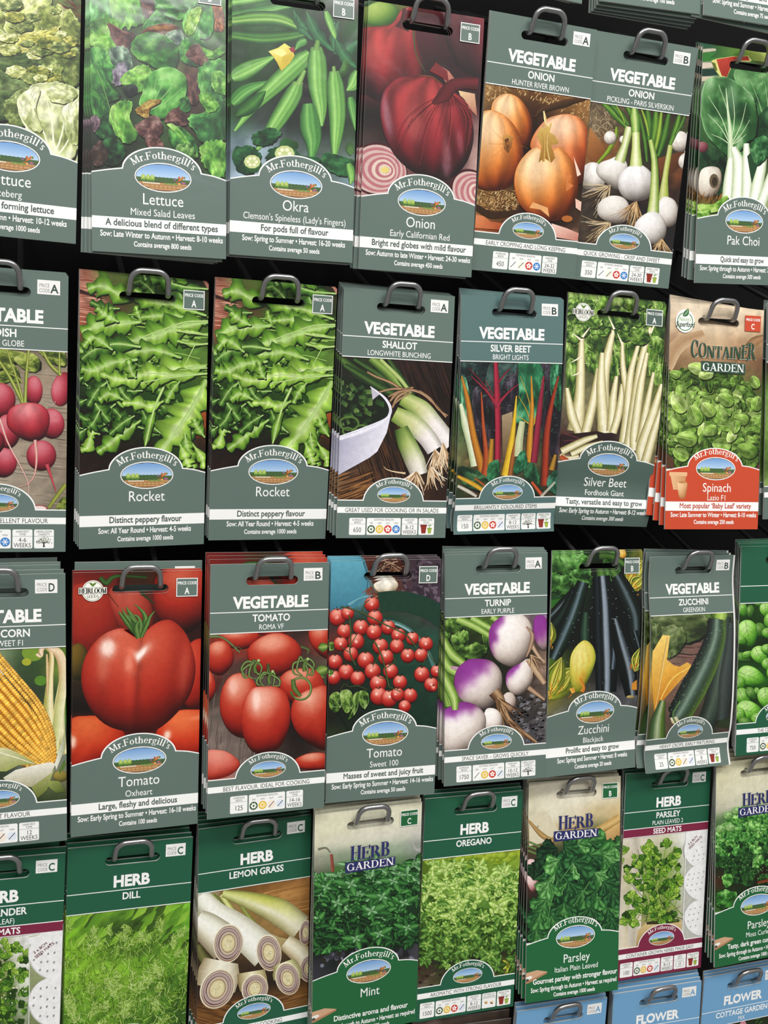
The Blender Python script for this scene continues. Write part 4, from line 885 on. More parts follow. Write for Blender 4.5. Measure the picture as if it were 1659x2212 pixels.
def pic_hunter(s):
    s.mm().bg(['b08a58 8a6234 7a5228 9a7040 a87e4c', '8a6a40 5a3a1c 4a2c14 7a542c 9a7444', '4a3018 3a2010 301a0c 3f2612 5f3f20', '3f2814 2c180c 2a160a 2c180c 3a2410', '6a4a28 4a2e16 2c180c 2f1a0c 34200f', '8a6840 7d5a34 34200f 2c1a0e 4a3424', '9a7444 6a4a2a 2f1c10 2a180e 5a4030', 'b4683a 8a4c28 3a2416 2f1c12 c8a088'], rough=.2, ns=3)
    s.at(1000, 0, 2.5175)
    r = rnd(5)
    for (x0, y0, x1, y1, n) in ((300, 465, 700, 640, 420), (120, 440, 250, 540, 120), (60, 1030, 300, 1140, 320)):
        for k in range(n):
            x, y = x0 + (x1 - x0) * r.random(), y0 + (y1 - y0) * r.random()
            if x0 == 300 and y > 480 + (x - 250) * .42: continue
            a = [.5, 2.1][k % 2]; s.stroke([(x, y), (x + 16 * math.cos(a), y + 16 * math.sin(a))], [4, 3], ['c8a470', '8a6636', 'b08a54', 'd8bc8c'][k % 4], n=2)
    s.stroke([(690, 530), (560, 560), (430, 600), (390, 640)], [10, 40, 30, 8], '3a2410 6a4826', n=10)
    s.stroke([(60, 1120), (160, 1170), (300, 1150)], [30, 40, 20], '4a3018', n=8)
    onion_gold(s, [(160, 560), (230, 510), (310, 540), (370, 640), (370, 740), (330, 800), (240, 780), (160, 680)], (260, 640), hl=[(-.3, -.3, .3, .3, .3, 'fbe4c4')])
    onion_gold(s, [(500, 630), (580, 622), (650, 660), (690, 760), (680, 900), (640, 1000), (560, 960), (460, 840), (370, 810), (380, 740), (440, 660)], (560, 790), ramp='4a1c08 8a3e18 c46c38 e09a68 f2ccac', hl=[(-.1, -.6, .4, .25, .35, 'fbe0c4'), (.3, .4, .3, .3, .3, 'b4502c')])
    onion_gold(s, [(100, 610), (180, 605), (270, 670), (325, 790), (320, 900), (280, 990), (200, 1035), (110, 1030), (40, 980), (20, 800), (50, 680)], (170, 800), hl=[(-.1, -.4, .4, .3, .3, 'fbe0c0')], tw=.6)
    s.poly([(215, 740), (245, 730), (272, 750), (262, 800), (245, 835), (222, 810)], 'b07a38', grad=('d8a860', '7a4a1c', 70)); s.poly([(225, 760), (245, 750), (252, 790), (238, 815)], '5f3a18')
    for k in range(10): a = k * .63; s.stroke([(243, 780), (243 + 50 * math.cos(a), 785 + 60 * math.sin(a)), (243 + 110 * math.cos(a + .1), 795 + 130 * math.sin(a + .1))], [2.4, .8], 'b8763a', n=5)
    onion_gold(s, [(400, 800), (460, 850), (520, 800), (590, 870), (625, 960), (620, 1060), (580, 1150), (520, 1200), (410, 1195), (320, 1130), (280, 1030), (285, 930), (330, 850)], (455, 990), hl=[(-.35, -.3, .35, .4, .35, 'fbe6c8'), (.05, -.45, .3, .2, .25, 'f6d4a4')])
    s.poly([(380, 1100), (460, 1130), (468, 1180), (420, 1140), (360, 1130)], 'e8b47c')
    s.poly([(560, 930), (590, 960), (570, 990), (600, 1010), (560, 1040)], 'd88c50'); s.ell(565, 1190, 30, 18, 'c07a3c', 12)
    s.poly([(400, 735), (425, 690), (445, 700), (440, 600), (452, 640), (455, 690), (485, 665), (470, 720), (500, 740), (520, 780), (480, 790), (500, 860), (480, 885), (440, 860), (410, 885), (425, 800)], 'd8b254', grad=('eed890', 'a87a2c', 80)); s.stroke([(437, 880), (440, 790), (432, 720)], [14, 8, 5], '9a6a24 e0c070'); s.stroke([(470, 880), (455, 800), (460, 730)], [10, 7, 4], 'b4842e f0dc9c'); s.stroke([(438, 605), (445, 660), (470, 690)], [6, 6, 3], 'f0e4b8')
    s.poly([(60, 1165), (110, 1175), (150, 1205), (220, 1215), (200, 1250), (60, 1240)], 'd8804c', grad=('e8a070', 'b85c30', 30)); s.poly([(480, 1215), (560, 1240), (630, 1270), (620, 1310), (500, 1290)], 'e8c0b0', grad=('f0d4c8', 'd09080', 60)); s.poly([(610, 1080), (645, 1100), (640, 1150), (612, 1130)], 'ecc8b8'); s.poly([(600, 850), (640, 950), (620, 960)], 'f0d8c8')
def pic_pickling(s):
    s.mm().bg(['6a5a44 7d6a52 5a4a38 4a3c2c 5a4c3c', '8a7a60 6f5f48 5a4a36 3a4a24 4f5a34', '7a6248 9a6a3c 4a4030 34402a 6a5a48', 'a0703c 7a5230 3f3a2c 4a3a2c 7a4a2c', '5a5048 4a4038 3a322c 5a3a28 4a3228', '50443a 3f3630 2f2a26 302a28 3a3030', '5f5044 4a3e34 2c2624 28242a 2c2828', '4a3e34 5a4a3a 2a2624 26222a 302a2c'], rough=.35, ns=3)
    s.at(1000, 0, 2.5175)
    r = rnd(6)
    for k in range(60):
        x, y = 690 + 130 * r.random(), 560 + 200 * r.random(); a = 6.28 * r.random(); s.stroke([(x, y), (x + 30 * math.cos(a), y + 30 * math.sin(a)), (x + 50 * math.cos(a + .8), y + 50 * math.sin(a + .8))], [2.5, 1.5], ['b4a080', '8a7458', 'd0c0a0'][k % 3], n=6)
    s.poly([(690, 690), (780, 820), (720, 895), (670, 840)], 'b0763c', grad=('c48c50', '8a562a', 50)); s.poly([(1060, 860), (1200, 820), (1230, 880), (1070, 980)], '7a4a2a', grad=('8c5a34', '5a341c', 40))
    s.stroke([(720, 900), (790, 820), (830, 740), (835, 690)], [12, 26, 24, 14], '5a7a20 a8c040 86a030 4a6a1c')
    for x, y, q in ((800, 750, 34), (1180, 770, 52), (870, 760, 20), (1215, 880, 44)): s.ball(x, y, q, q * 1.1, ramp='6a6058 a89e94 d8d0c8 f0ece6', light=(-.2, -.5), tex=crinkle(x, .12))
    ST = ['3f6a24 5f8c34 86b04a 5a8a38 2f5a22', '2f5a22 4a7c30 74a044 4a7c34 284f1f', '3f6a20 7a9c34 b4cc5c 8aa840 4a6a20']
    for a, b, w, k in (((760, 560), (890, 690), 46, 0), ((800, 560), (900, 680), 40, 1), ((880, 560), (940, 680), 36, 0), ((920, 580), (960, 700), 40, 1), ((1000, 580), (1010, 760), 44, 1), ((1050, 600), (1030, 780), 48, 0), ((1120, 610), (1060, 850), 40, 1), ((1080, 600), (1040, 840), 30, 2), ((1180, 610), (1120, 800), 36, 0), ((960, 620), (1000, 880), 26, 1), ((1210, 620), (1150, 740), 22, 1), ((970, 590), (1010, 740), 20, 2), ((830, 570), (880, 670), 14, 2)):
        s.stroke([a, ((a[0] + b[0]) / 2 + 6, (a[1] + b[1]) / 2), b], [w * .5, w, w * .5], ST[k], n=9)
    s.stroke([(1090, 1100), (1100, 960), (1128, 790)], [60, 30, 26], 'a8b45c d8dca0 c4cc70 86a040')
    for x, y, q in ((705, 965, 72),): s.ball(x, y, q, q * 1.15, ramp='5f564e a0968c d8d2cc f2efec', light=(.1, -.6), tex=streaks(6, .05))
    s.blob([(1090, 1070), (1150, 1090), (1172, 1160), (1150, 1220), (1100, 1232), (1060, 1190), (1058, 1120)], '6a6058 aca29a dcd6d0 f2efec', light=(-.3, -.5))
    s.blob([(800, 865), (840, 850), (880, 870), (895, 920), (870, 1010), (830, 1030), (770, 990), (725, 940), (740, 890)], '6a625a aca49c dedad4 f6f4f2', light=(-.1, -.6), c=(815, 930))
    s.stroke([(850, 880), (880, 790), (905, 690)], [60, 40, 46], '86a04a d8dca8 eef0d8 c0cc88 7a9a44')
    roots(s, 800, 1010, 30, 190, 95, 190, ['d8c4a0', 'a08660', 'e8d8bc', '7a6244'], 7, 4); roots(s, 800, 1210, 40, 180, 80, 190, ['d8c4a0', 'b0966c', 'e8d8bc', '8a7250'], 8, 4)
    s.blob([(735, 1110), (790, 1068), (860, 1070), (900, 1110), (900, 1180), (860, 1215), (790, 1208), (735, 1170)], '6a6058 a89e96 dad4cc f2eeea', light=(-.2, -.6))
    roots(s, 940, 1095, 46, 170, 60, 150, ['d8b888', 'b08a5c', 'e8d0a8', '8a6640'], 9, 4)
    s.blob([(940, 890), (985, 905), (1030, 950), (1042, 1010), (1010, 1075), (945, 1095), (880, 1080), (845, 1030), (845, 970), (880, 920)], '645c58 a49e98 dad6d4 f8f6f6', light=(-.25, -.6), tex=streaks(8, .03), n=56, rings=12)
    s.stroke([(940, 905), (940, 800), (938, 690)], [70, 46, 40], '9ab050 dce0a4 f0f2d4 ccd890 8aa848'); s.stroke([(940, 720), (935, 640), (930, 580)], [46, 56, 30], '4a7a2c a8c868 d8e4a4 7aa848 3f6f28')
    s.stroke([(1030, 1190), (1040, 1050), (1040, 880), (1020, 760)], [70, 50, 36, 30], ['86a044 d8dca0 eef0d0 b8c878 7a9a40', '5f8a30 b4cc6c d4dc98 86a848 4a7a28'])
    s.blob([(1020, 1150), (1075, 1170), (1105, 1230), (1095, 1290), (1050, 1328), (980, 1315), (930, 1270), (945, 1200)], '6a625c aca6a0 dcd8d4 f6f4f4', light=(-.3, -.5)); roots(s, 1080, 1300, 36, 110, 40, 140, ['c8a878', 'a07c50', 'e0c8a0'], 10, 4)
def pic_pakchoi(s):
    s.mm().bg(['7a8a66 3f6a3c 55803f 8aa04a a0b060', 'b0b0a0 3f7a44 4a6a3a 6a5a34 5f7a3c', '4a6a4a 2f5a34 34603a 2a5030 3a6a3c', '4a7a44 3f6f3e 3a6a3e 2f5a38 4a7a4a', '3f6a3a 3a6038 2f4f30 2a4a2e 3f6a40', '5a4a3a 3f4a30 2c3a24 5a6a40 3f5a38', '8a6a3c 6a5a30 3a4a24 a0a87a 6a7a50', '7a9a4a 8aaa58 4a5a30 c8cca8 a0a880'], rough=.3, ns=4)
    s.at(1480, 0, 9.218)
    for k, (y0, y1, c) in enumerate(((900, 980, '2f6a4a'), (980, 1050, 'c8c0ae'), (1050, 1240, '3f8a3c'), (1250, 1370, 'd4c8b8'), (1370, 1530, '1f4a3c'), (1520, 1620, 'cfc4ae'))):
        s.poly([(300, y0), (520 + k * 40, y0 - 20 + k * 5), (760 + 20 * k, y1 - 60), (300, y1)], c)
    s.poly([(600, 900), (900, 940), (1300, 1000), (1300, 1130), (900, 1120), (500, 1150), (620, 1040)], '4f8c3a', grad=('2f6a3a', '8aae48', 20)); s.poly([(1150, 1000), (1700, 1050), (1700, 1250), (1350, 1200)], 'a4b858', grad=('86a040', 'c4cc7a', 10))
    s.poly([(520, 1210), (620, 1170), (940, 1120), (1260, 1110), (1330, 1200), (1280, 1230), (1060, 1220), (940, 1300), (830, 1535), (690, 1520), (600, 1400)], 'd8d48a'); s.poly([(620, 1180), (940, 1130), (1250, 1120), (1280, 1210), (1060, 1210), (930, 1290), (830, 1530), (730, 1510), (680, 1380)], 'b8402c', grad=('c8503a', 'a83424', 70)); s.poly([(520, 1230), (600, 1260), (640, 1400), (600, 1420), (560, 1330)], '6a7a24')
    s.at(1000, 0, 2.5175)
    frill(s, [(1470, 400), (1580, 370), (1720, 400), (1740, 640), (1660, 700), (1560, 560)], '1f4a2a 34683a 548a50 86b07a', .03, 2, tex=.15, vein=[(1560, 430), (1640, 440), (1690, 520)], base=(1640, 760), vc='a9c89a', vw=5)
    frill(s, [(1600, 640), (1720, 560), (1760, 760), (1700, 860), (1600, 760)], '143420 24502e 3c6c42 5f8c60', .03, 3, tex=.15)
    frill(s, [(1320, 440), (1400, 418), (1480, 440), (1570, 520), (1600, 620), (1590, 740), (1540, 780), (1480, 860), (1440, 850), (1380, 800), (1310, 700), (1290, 560)], '24542c 3f7440 6a9c62 a4c89a', .015, 4, tex=.16, f=4, n=90, rings=14, vein=[(1330, 520), (1390, 460), (1460, 470), (1540, 560), (1330, 620), (1560, 650), (1350, 730), (1540, 730)], base=(1455, 790), vc='c8dcb4', vw=6, hl=[(.1, -.5, .18, .4, .3, 'd0dcd0')])
    s.stroke([(1455, 860), (1452, 720), (1440, 600), (1430, 480)], [34, 24, 12, 3], 'a4c490 dfe8d0 b8d0a0', n=14)
    frill(s, [(1280, 760), (1400, 820), (1440, 930), (1420, 1050), (1330, 1040), (1280, 920)], '10281a 1f4428 345c38 4f7a4c', .06, 5, tex=.2)
    frill(s, [(1480, 860), (1530, 820), (1545, 860), (1510, 890)], '2f6a34 4a8a48 7ab068 a8d090', .03, 6)
    for p, w in (([(1455, 860), (1440, 1100)], 60), ([(1470, 800), (1500, 900), (1490, 1120)], 66), ([(1540, 780), (1545, 920), (1545, 1130)], 58), ([(1640, 760), (1620, 900), (1580, 1120)], 60), ([(1700, 860), (1660, 1000), (1610, 1140)], 50)):
        s.stroke(p, [w * .5, w, w * 1.15], 'a8b890 e4ead8 fafbf4 e8eedd b8c8a0', n=10)
    s.poly([(1545, 850), (1590, 800), (1640, 780), (1570, 1000)], '2f5a38'); frill(s, [(1560, 790), (1640, 740), (1670, 820), (1600, 900)], '1c4a2a 2f6a3c 4f8a54 78a878', .05, 7)
    s.blob([(1300, 920), (1350, 905), (1395, 920), (1405, 980), (1380, 1050), (1330, 1075), (1285, 1050), (1282, 970)], '7a6a5a b4a898 dcd6c8 f2eee4', light=(-.4, -.5), tex=streaks(9, .08, '9a6a7a')); s.ell(1365, 985, 26, 40, '7a6a50', 14); s.ell(1368, 988, 15, 26, '4a3e2c', 12)
    s.ball(1300, 800, 34, 30, ramp='5a2a34 8a4a54 b07a80', n=20)
    wood(s, (1270, 1050, 1420, 1120), 'b07a3c', '5a3818', 8, 30, 1.9, 40, 5)
    frill(s, [(1280, 1110), (1360, 1110), (1420, 1065), (1440, 1080), (1380, 1150), (1290, 1150)], '5a8a2c 86b04a b0d070 d0e898', .02, 9, tex=.1); frill(s, [(1270, 1150), (1340, 1140), (1330, 1180), (1270, 1200)], '4f8028 7aa844 a0c868 c0dc88', .02, 10, tex=.1)
# --- second row
def pic_radish(s):
    s.mm().bg(['6a7a3a 5a6a3a 7a7a5a 8a806a 8f8470', '5a6a34 6a6a48 9a8a74 b0a08c a89884', '8f8472 9f9280 aa9c8a b2a492 a89a88', '9a8c7a a89a88 b0a290 b4a694 a89a88', '8a7c6a a89a88 b2a492 b0a290 a09282', 'a09282 b0a290 b4a898 a89c8a 9a8c7c', 'a09484 b0a494 aca090 a09484 8a8070'], rough=.15, ns=3)
    s.at(0, 540, 2.9625); wood(s, (-200, 760, 430, 1650), '9c8e7c', 'b8ac9c', 11, 120, .1, 200, 8); s.stroke([(250, 1190), (420, 1215)], [3, 4], '6f6454')
    for o, sd in (([(-60, 640), (120, 650), (250, 690), (240, 760), (100, 720), (-60, 780)], 1), ([(90, 690), (200, 660), (255, 720), (230, 780), (150, 760)], 2), ([(20, 730), (100, 740), (130, 840), (60, 830)], 3), ([(250, 640), (400, 640), (420, 740), (330, 720)], 4), ([(-60, 800), (60, 770), (80, 830), (-40, 860)], 5)):
        frill(s, o, '3f5220 66782e 95a44c c0c878', .05, sd, tex=.2)
    RR = '3a0814 74142a a02a40 c04c5c dc8a94'
    s.ball(215, 900, 58, 95, ramp=RR, light=(.1, -.5)); s.ball(400, 890, 70, 110, ang=.2, ramp=RR, light=(-.5, -.2)); s.ball(0, 960, 100, 110, ramp=RR, light=(-.1, -.5))
    for p, w in (([(-20, 690), (60, 810), (150, 985)], 26), ([(40, 625), (70, 720), (100, 800), (145, 960)], 18), ([(185, 625), (170, 780), (160, 985)], 24), ([(270, 640), (320, 730), (390, 800)], 26), ([(380, 650), (380, 790)], 16), ([(60, 790), (120, 820), (140, 850)], 12)):
        s.stroke(p, [w * .7, w], '5a6a20 a4b050 c8cc7c 8a9a3c 66742a', n=12)
    s.ball(50, 1160, 80, 110, ramp=RR, light=(-.3, -.5)); s.ball(330, 1110, 82, 98, ang=-.2, ramp=RR, light=(.1, -.5), hl=[(.2, -.2, .4, .1, .3, 'e8a0a8')])
    s.blob([(60, 1020), (150, 980), (250, 985), (310, 1040), (315, 1120), (280, 1200), (200, 1225), (110, 1190), (45, 1120)], '3a0814 7a1428 aa2a3c c85460 e49a9e', light=(-.1, -.55), c=(180, 1085), n=56, rings=12, tex=streaks(6, .05))
    s.ball(265, 1315, 95, 97, ramp=RR, light=(-.1, -.5)); s.ball(20, 1360, 88, 95, ramp=RR, light=(.1, -.6)); s.ball(-60, 1230, 90, 90, ramp=RR)
    s.stroke([(225, 1215), (235, 1330), (220, 1440), (180, 1495), (110, 1520)], [22, 16, 9, 6, 3], 'a8505a ecc8bc d88a88', n=16); s.stroke([(0, 1080), (50, 1230), (130, 1380), (180, 1490), (182, 1570)], [14, 10, 8, 6, 3], 'b87070 f0d4c8 d8a49c', n=18)
    s.stroke([(300, 1370), (330, 1460), (360, 1550)], [26, 14, 4], 'a82c40 d8606c b04454', n=9); s.stroke([(330, 1000), (350, 980), (355, 966)], [4, 2], 'd8c0b8')
    s.stroke([(310, 1650), (360, 1580), (420, 1500)], [20, 30], '6a7a2c b0b454 8a9440', n=8); frill(s, [(360, 1650), (400, 1580), (430, 1600), (430, 1660)], '4a5a24 7a8a38 a8b058', .06, 8); s.ell(250, 1655, 48, 20, 'e8dcd8', 16); s.ring(250, 1655, 48, 20, 5, 'c83a50', 24)

def rocket_leaf(s, path, wd, tone=1, lobes=4):
    C = ['30541f 48752a 638f3a 96b86a 547f30 416c26 2f501f', '547c2a 78a43a 98bc50 c8dea0 8ab448 6c9a34 4c7428', '7aa03c 9cc454 b8d86c e0eeb8 a8cc5c 8eb448 6c923a'][tone]
    n = lobes * 6 + 3; t = np.linspace(0, 1, n); lob = np.abs((((t * lobes + .15) % 1) * 2 - 1)); env = np.sin(math.pi * np.clip(t * .86 + .12, 0, 1)) ** .7
    w_ = 1.3 * wd * env * (.30 + .85 * lob ** .8 * (0.45 + .55 * t)) * (1 + .25 * (rng.random(n) - .5)); w_[-1] = wd * .03; w_[0] = wd * .1; w_[1:3] *= .5
    p = cr(path, n); d = np.gradient(p, axis=0); d /= np.maximum(np.linalg.norm(d, axis=1, keepdims=True), 1e-9); nn = np.stack([-d[:, 1], d[:, 0]], 1)
    R = cols(*C.split()); k = len(R); o = np.linspace(-.5, .5, k); sweep = -.35 * np.abs(o)[None, :, None] * (w_[:, None, None] * d[:, None])
    j = 1 + .22 * (rng.random((n, 1, 1)) - .5)
    G = p[:, None] + nn[:, None] * (w_[:, None] * o[None])[..., None] - sweep; s.grid(G[:, ::3] + np.array([6, 9]), np.broadcast_to(hx('22361a'), G[:, ::3].shape[:2] + (3,)))
    s.grid(G, np.clip(R[None] * j, 0, 1))
    s.stroke(path, [wd * .09, wd * .05, wd * .015], 'c8e0a0 a8cc70', n=12)
def pic_rocket1(s):
    keep = s.pr; s.pr = Printer(D['rocket1']['pose'])
    s.mm().bg(['c08a78 6a7a3a 3a5a24 4a6a2c 3a3024', 'b88270 7a5a40 4a6a28 3f5f24 3a4a24', 'a8604c 4a4a28 5a7a30 6a8f3a 5a7a34', '4a6a2c 4f7a2c 5a8a34 6a9a3c 6a8a40', '34501f 3f6224 4a7a2c 3f6a28 5a7a30', '24301a 2a4020 30501f 345a24 4a5a2c', '2c1c16 2a2a1a 26381c 2f4f22 7a4424', '30201a 2c1e16 2a2418 3f5a28 3a2a1c', '3a2620 302018 2a1e16 34401f 4a2c24'], rough=.3, ns=3)
    s.at(0, 540, 2.9625)
    wood(s, (515, 150, 640, 480), 'd8a890', '9a5a48', 12, 40, .12, 120, 9); s.poly([(510, 250), (600, 285), (680, 320), (600, 300), (510, 275)], '4a2c24'); s.poly([(1240, 1080), (1310, 900), (1330, 1200), (1240, 1200)], 'b8682c', grad=('c87a3a', '8a4420', 80)); s.poly([(1280, 165), (1335, 160), (1335, 260)], 'c08a78')
    r = rnd(31)
    for k in range(70):
        x, y = 520 + 760 * r.random(), 340 + 850 * r.random(); a = 2.4 + 1.6 * r.random(); L = 120 + 120 * r.random()
        rocket_leaf(s, [(x, y), (x + L * .5 * math.cos(a), y + L * .5 * math.sin(a) - 8), (x + L * math.cos(a + .25), y + L * math.sin(a + .25))], L * .42, 0 if y > 700 or k < 30 else 1, 3)
    for k in range(26):
        x, y = 700 + 600 * r.random(), 420 + 420 * r.random(); a = .1 * r.normal(); s.stroke([(x - 120, y + 30 * r.normal()), (x, y + 8 * r.normal()), (x + 180, y + 25 * r.normal())], [5, 9, 8], '6a9a34 b4d478 7ca43c', n=9)
    LV = [([(1330, 250), (1150, 230), (1000, 180), (850, 210)], 110, 0, 4), ([(900, 330), (760, 280), (650, 230), (560, 250)], 150, 1, 3), ([(1000, 300), (950, 240), (900, 200)], 90, 0, 3), ([(1100, 200), (1180, 190), (1260, 190)], 60, 1, 2),
          ([(1320, 420), (1100, 350), (960, 330), (860, 250)], 120, 1, 4), ([(1200, 430), (1050, 420), (900, 430)], 120, 1, 4), ([(900, 460), (760, 470), (640, 480), (520, 530)], 190, 1, 4), ([(760, 460), (680, 420), (620, 370)], 120, 1, 3),
          ([(1330, 460), (1150, 490), (960, 560), (770, 590)], 210, 1, 5), ([(1330, 540), (1200, 520), (1120, 510)], 34, 2, 2), ([(1330, 600), (1220, 600), (1130, 580)], 36, 2, 2),
          ([(1160, 690), (1000, 640), (860, 650), (740, 620)], 130, 1, 4), ([(900, 620), (740, 600), (600, 640), (520, 700)], 150, 0, 4), ([(880, 700), (720, 720), (600, 770), (520, 760)], 160, 1, 5), ([(720, 640), (600, 560), (530, 620)], 110, 1, 3),
          ([(1320, 740), (1180, 760), (1000, 800), (890, 850)], 190, 2, 4), ([(1300, 790), (1100, 800), (950, 790), (780, 830), (640, 790)], 130, 2, 6), ([(870, 820), (840, 780), (820, 700)], 90, 1, 3),
          ([(560, 900), (620, 1000), (700, 1100)], 120, 0, 3), ([(690, 840), (620, 900), (560, 1000)], 110, 0, 3), ([(680, 830), (720, 930), (790, 1010)], 40, 1, 2), ([(790, 960), (700, 920), (630, 960)], 110, 1, 3),
          ([(1050, 870), (1000, 990), (960, 1100), (925, 1260)], 60, 1, 1), ([(1060, 960), (960, 1000), (880, 980), (780, 980)], 90, 2, 3), ([(1150, 840), (1100, 900), (1060, 980)], 80, 1, 3),
          ([(900, 1090), (800, 1160), (700, 1240), (620, 1295)], 120, 1, 3), ([(640, 1180), (590, 1170), (560, 1260), (515, 1280)], 80, 2, 3), ([(860, 1060), (780, 1110), (700, 1180)], 90, 0, 3), ([(640, 1020), (600, 1100), (560, 1140)], 100, 0, 3),
          ([(1320, 830), (1240, 980), (1150, 1120), (1020, 1300)], 270, 2, 4), ([(1310, 1200), (1260, 1130), (1240, 1080)], 90, 1, 3), ([(1180, 1170), (1200, 1280), (1240, 1400)], 110, 1, 3), ([(1230, 1240), (1290, 1330), (1300, 1400)], 70, 2, 2), ([(1150, 1240), (1190, 1340), (1210, 1390)], 90, 2, 3)]
    for p, w, tn, lb in LV: rocket_leaf(s, p, w, tn, lb)
    for p, w in (([(1330, 455), (1180, 462), (1040, 510), (900, 560)], 12), ([(1330, 545), (1130, 520)], 12), ([(1330, 600), (1230, 605), (1130, 582)], 14), ([(1330, 790), (1100, 815), (900, 850)], 13), ([(1330, 755), (1150, 765)], 9), ([(1320, 830), (1250, 990), (1150, 1140), (1060, 1260)], 12), ([(1045, 880), (985, 1020), (930, 1250)], 18), ([(1250, 600), (1180, 740)], 8)):
        s.stroke(p, [w, w * .6], '8ab04a d4e8a8 98c05a', n=14)
    s.pr = keep
pic_rocket2 = pic_rocket1
def pic_shallot(s):
    s.mm().bg(['2c2a20 3a4a24 34241c 3f2620 2c1c16', '2a2a20 343c22 2c1e18 3f2a20 2a1a14', '26241c 2c2a1e 2c1e18 382218 2c1a12', '201e18 26241c 30201a 2c1c16 2a1a14', '2a2620 3a2e24 3a281e 301e16 28180f', '6a5a50 5a4030 4a3220 3a2618 2c1a12', '8a6a4a 6a4830 4a3020 4a3020 34201a', '7a5230 5f3c22 4a2e1c 5a3a24 3a2418'], rough=.25, ns=3)
    s.at(440, 560, 2.9625)
    wood(s, (1000, 1050, 1330, 1540), '6a482c', '24140c', 13, 120, 1.25, 200, 8); wood(s, (1280, 640, 1600, 900), '4a2c22', '1f120e', 14, 50, 1.2, 160, 12); wood(s, (860, 1340, 1040, 1540), 'a87a4a', '4a2e1a', 15, 50, -.35, 140, 8)
    GR = ['2a4420 4f6f30 6f9048 4a6a30 24381c', '3f5a24 7a9a44 a4bc68 6f8f40 344c20', '1f381c 3a5a2c 5f8040 34502a 1a2c16']
    for p, w, k in (([(880, 640), (1000, 740), (1180, 830), (1300, 900)], [50, 70, 80, 80], 0), ([(960, 640), (1150, 760), (1300, 880)], [30, 50, 60], 2), ([(1070, 630), (1200, 740), (1330, 900)], [60, 80, 70], 1), ([(1180, 640), (1260, 760), (1340, 880)], [30, 50, 40], 2), ([(900, 680), (1080, 790), (1240, 880)], [36, 60, 60], 2)): s.stroke(p, w, GR[k], n=14)
    s.stroke([(1130, 640), (1250, 760), (1320, 850)], [20, 26, 20], 'a0b868 c8d494 8aa450', n=10)
    # bowl with chopped green tops
    s.poly([(840, 740), (980, 770), (1100, 840), (1180, 920), (1200, 970), (1180, 1010), (840, 1160)], '1c2c18')
    r = rnd(16)
    for k in range(60):
        x, y = 850 + 270 * r.random() * 1.0, 760 + 340 * r.random()
        if (x - 850) * .55 + 770 > y + 60 or y > 1130 - (x - 870) * .42: continue
        a = 6.28 * r.random(); q = 26 + 30 * r.random(); s.poly([(x, y), (x + q * math.cos(a), y + q * math.sin(a)), (x + q * math.cos(a) + q * .6 * math.cos(a + 1.3), y + q * math.sin(a) + q * .6 * math.sin(a + 1.3)), (x + q * .6 * math.cos(a + 1.4), y + q * .6 * math.sin(a + 1.4))], '000000', grad=(['3a5a2a', '2a4a22', '4a6a34', '1c321e'][k % 4], ['6a8a4a', '446a34', '88a25f', '345428'][k % 4], 60))
    for x, y, q in ((930, 1050, 60), (920, 1100, 30), (1010, 1090, 40)): s.ring(x, y, q, q * .7, 12, '6a8a44', 24); s.ring(x, y, q * .75, q * .5, 5, '2a4420', 20)
    s.poly([(1070, 820), (1130, 860), (1080, 900)], 'c8c4d0')
    s.stroke([(1065, 815), (1150, 880), (1190, 940), (1190, 990), (1150, 1030), (1000, 1090), (860, 1140)], [6, 14, 18, 18, 14, 12, 12], 'e8e6f0', n=30)
    s.poly([(1195, 950), (1200, 985), (1170, 1110), (1110, 1230), (1060, 1270), (840, 1392), (840, 1150), (1000, 1095), (1130, 1042), (1180, 1010)], 'd0cede', grad=('b0aec4', 'e6e4ee', 20))
    s.stroke([(840, 1160), (1000, 1110), (1140, 1050), (1190, 1000)], [16, 22, 18, 8], 'f2f0f6 dcdae8', n=16)
    # white shanks
    SH = ['8aa448 c4d088 a4b860 6a8a3c', 'a4b870 dcdcb0 ccd098 8aa058', 'b8b8a4 f2ecea e8e0dc b8b0ac', 'a8a09c f4f0f0 ece6e6 b4acaa']
    s.stroke([(1270, 890), (1390, 960), (1470, 1060), (1580, 1190)], [90, 120, 130, 120], SH, n=20)
    s.stroke([(1220, 990), (1330, 1050), (1420, 1130), (1480, 1220)], [100, 130, 120, 110], SH, n=20)
    s.stroke([(1260, 1080), (1300, 1180), (1350, 1290), (1380, 1380)], [90, 120, 130, 110], ['4a6a30 86a050 6a8a40 34501f', '7a9a44 c4d08c a8b86c 5f7a34', 'a8b084 ece8d8 d8d4c4 94907c', 'a09890 f2eeea e4dcd8 a49a94'], n=18)
    for x, y, n_, L, a0, a1, sd in ((1480, 1220, 46, 200, 40, 125, 1), (1360, 1360, 40, 160, 50, 150, 2), (1530, 1180, 30, 200, 60, 110, 3), (1450, 1330, 30, 150, 40, 110, 6)): roots(s, x, y, n_, L, a0, a1, ['e8d4b4', 'c8a880', 'f2e4d0', 'a07c54'], sd, 7)
    s.stroke([(1290, 1370), (1220, 1360), (1170, 1345), (1150, 1325)], [12, 8, 5, 2], 'e0ccaa', n=9)
    TW = '5a4030 a88464 c8a888 7a5a44'
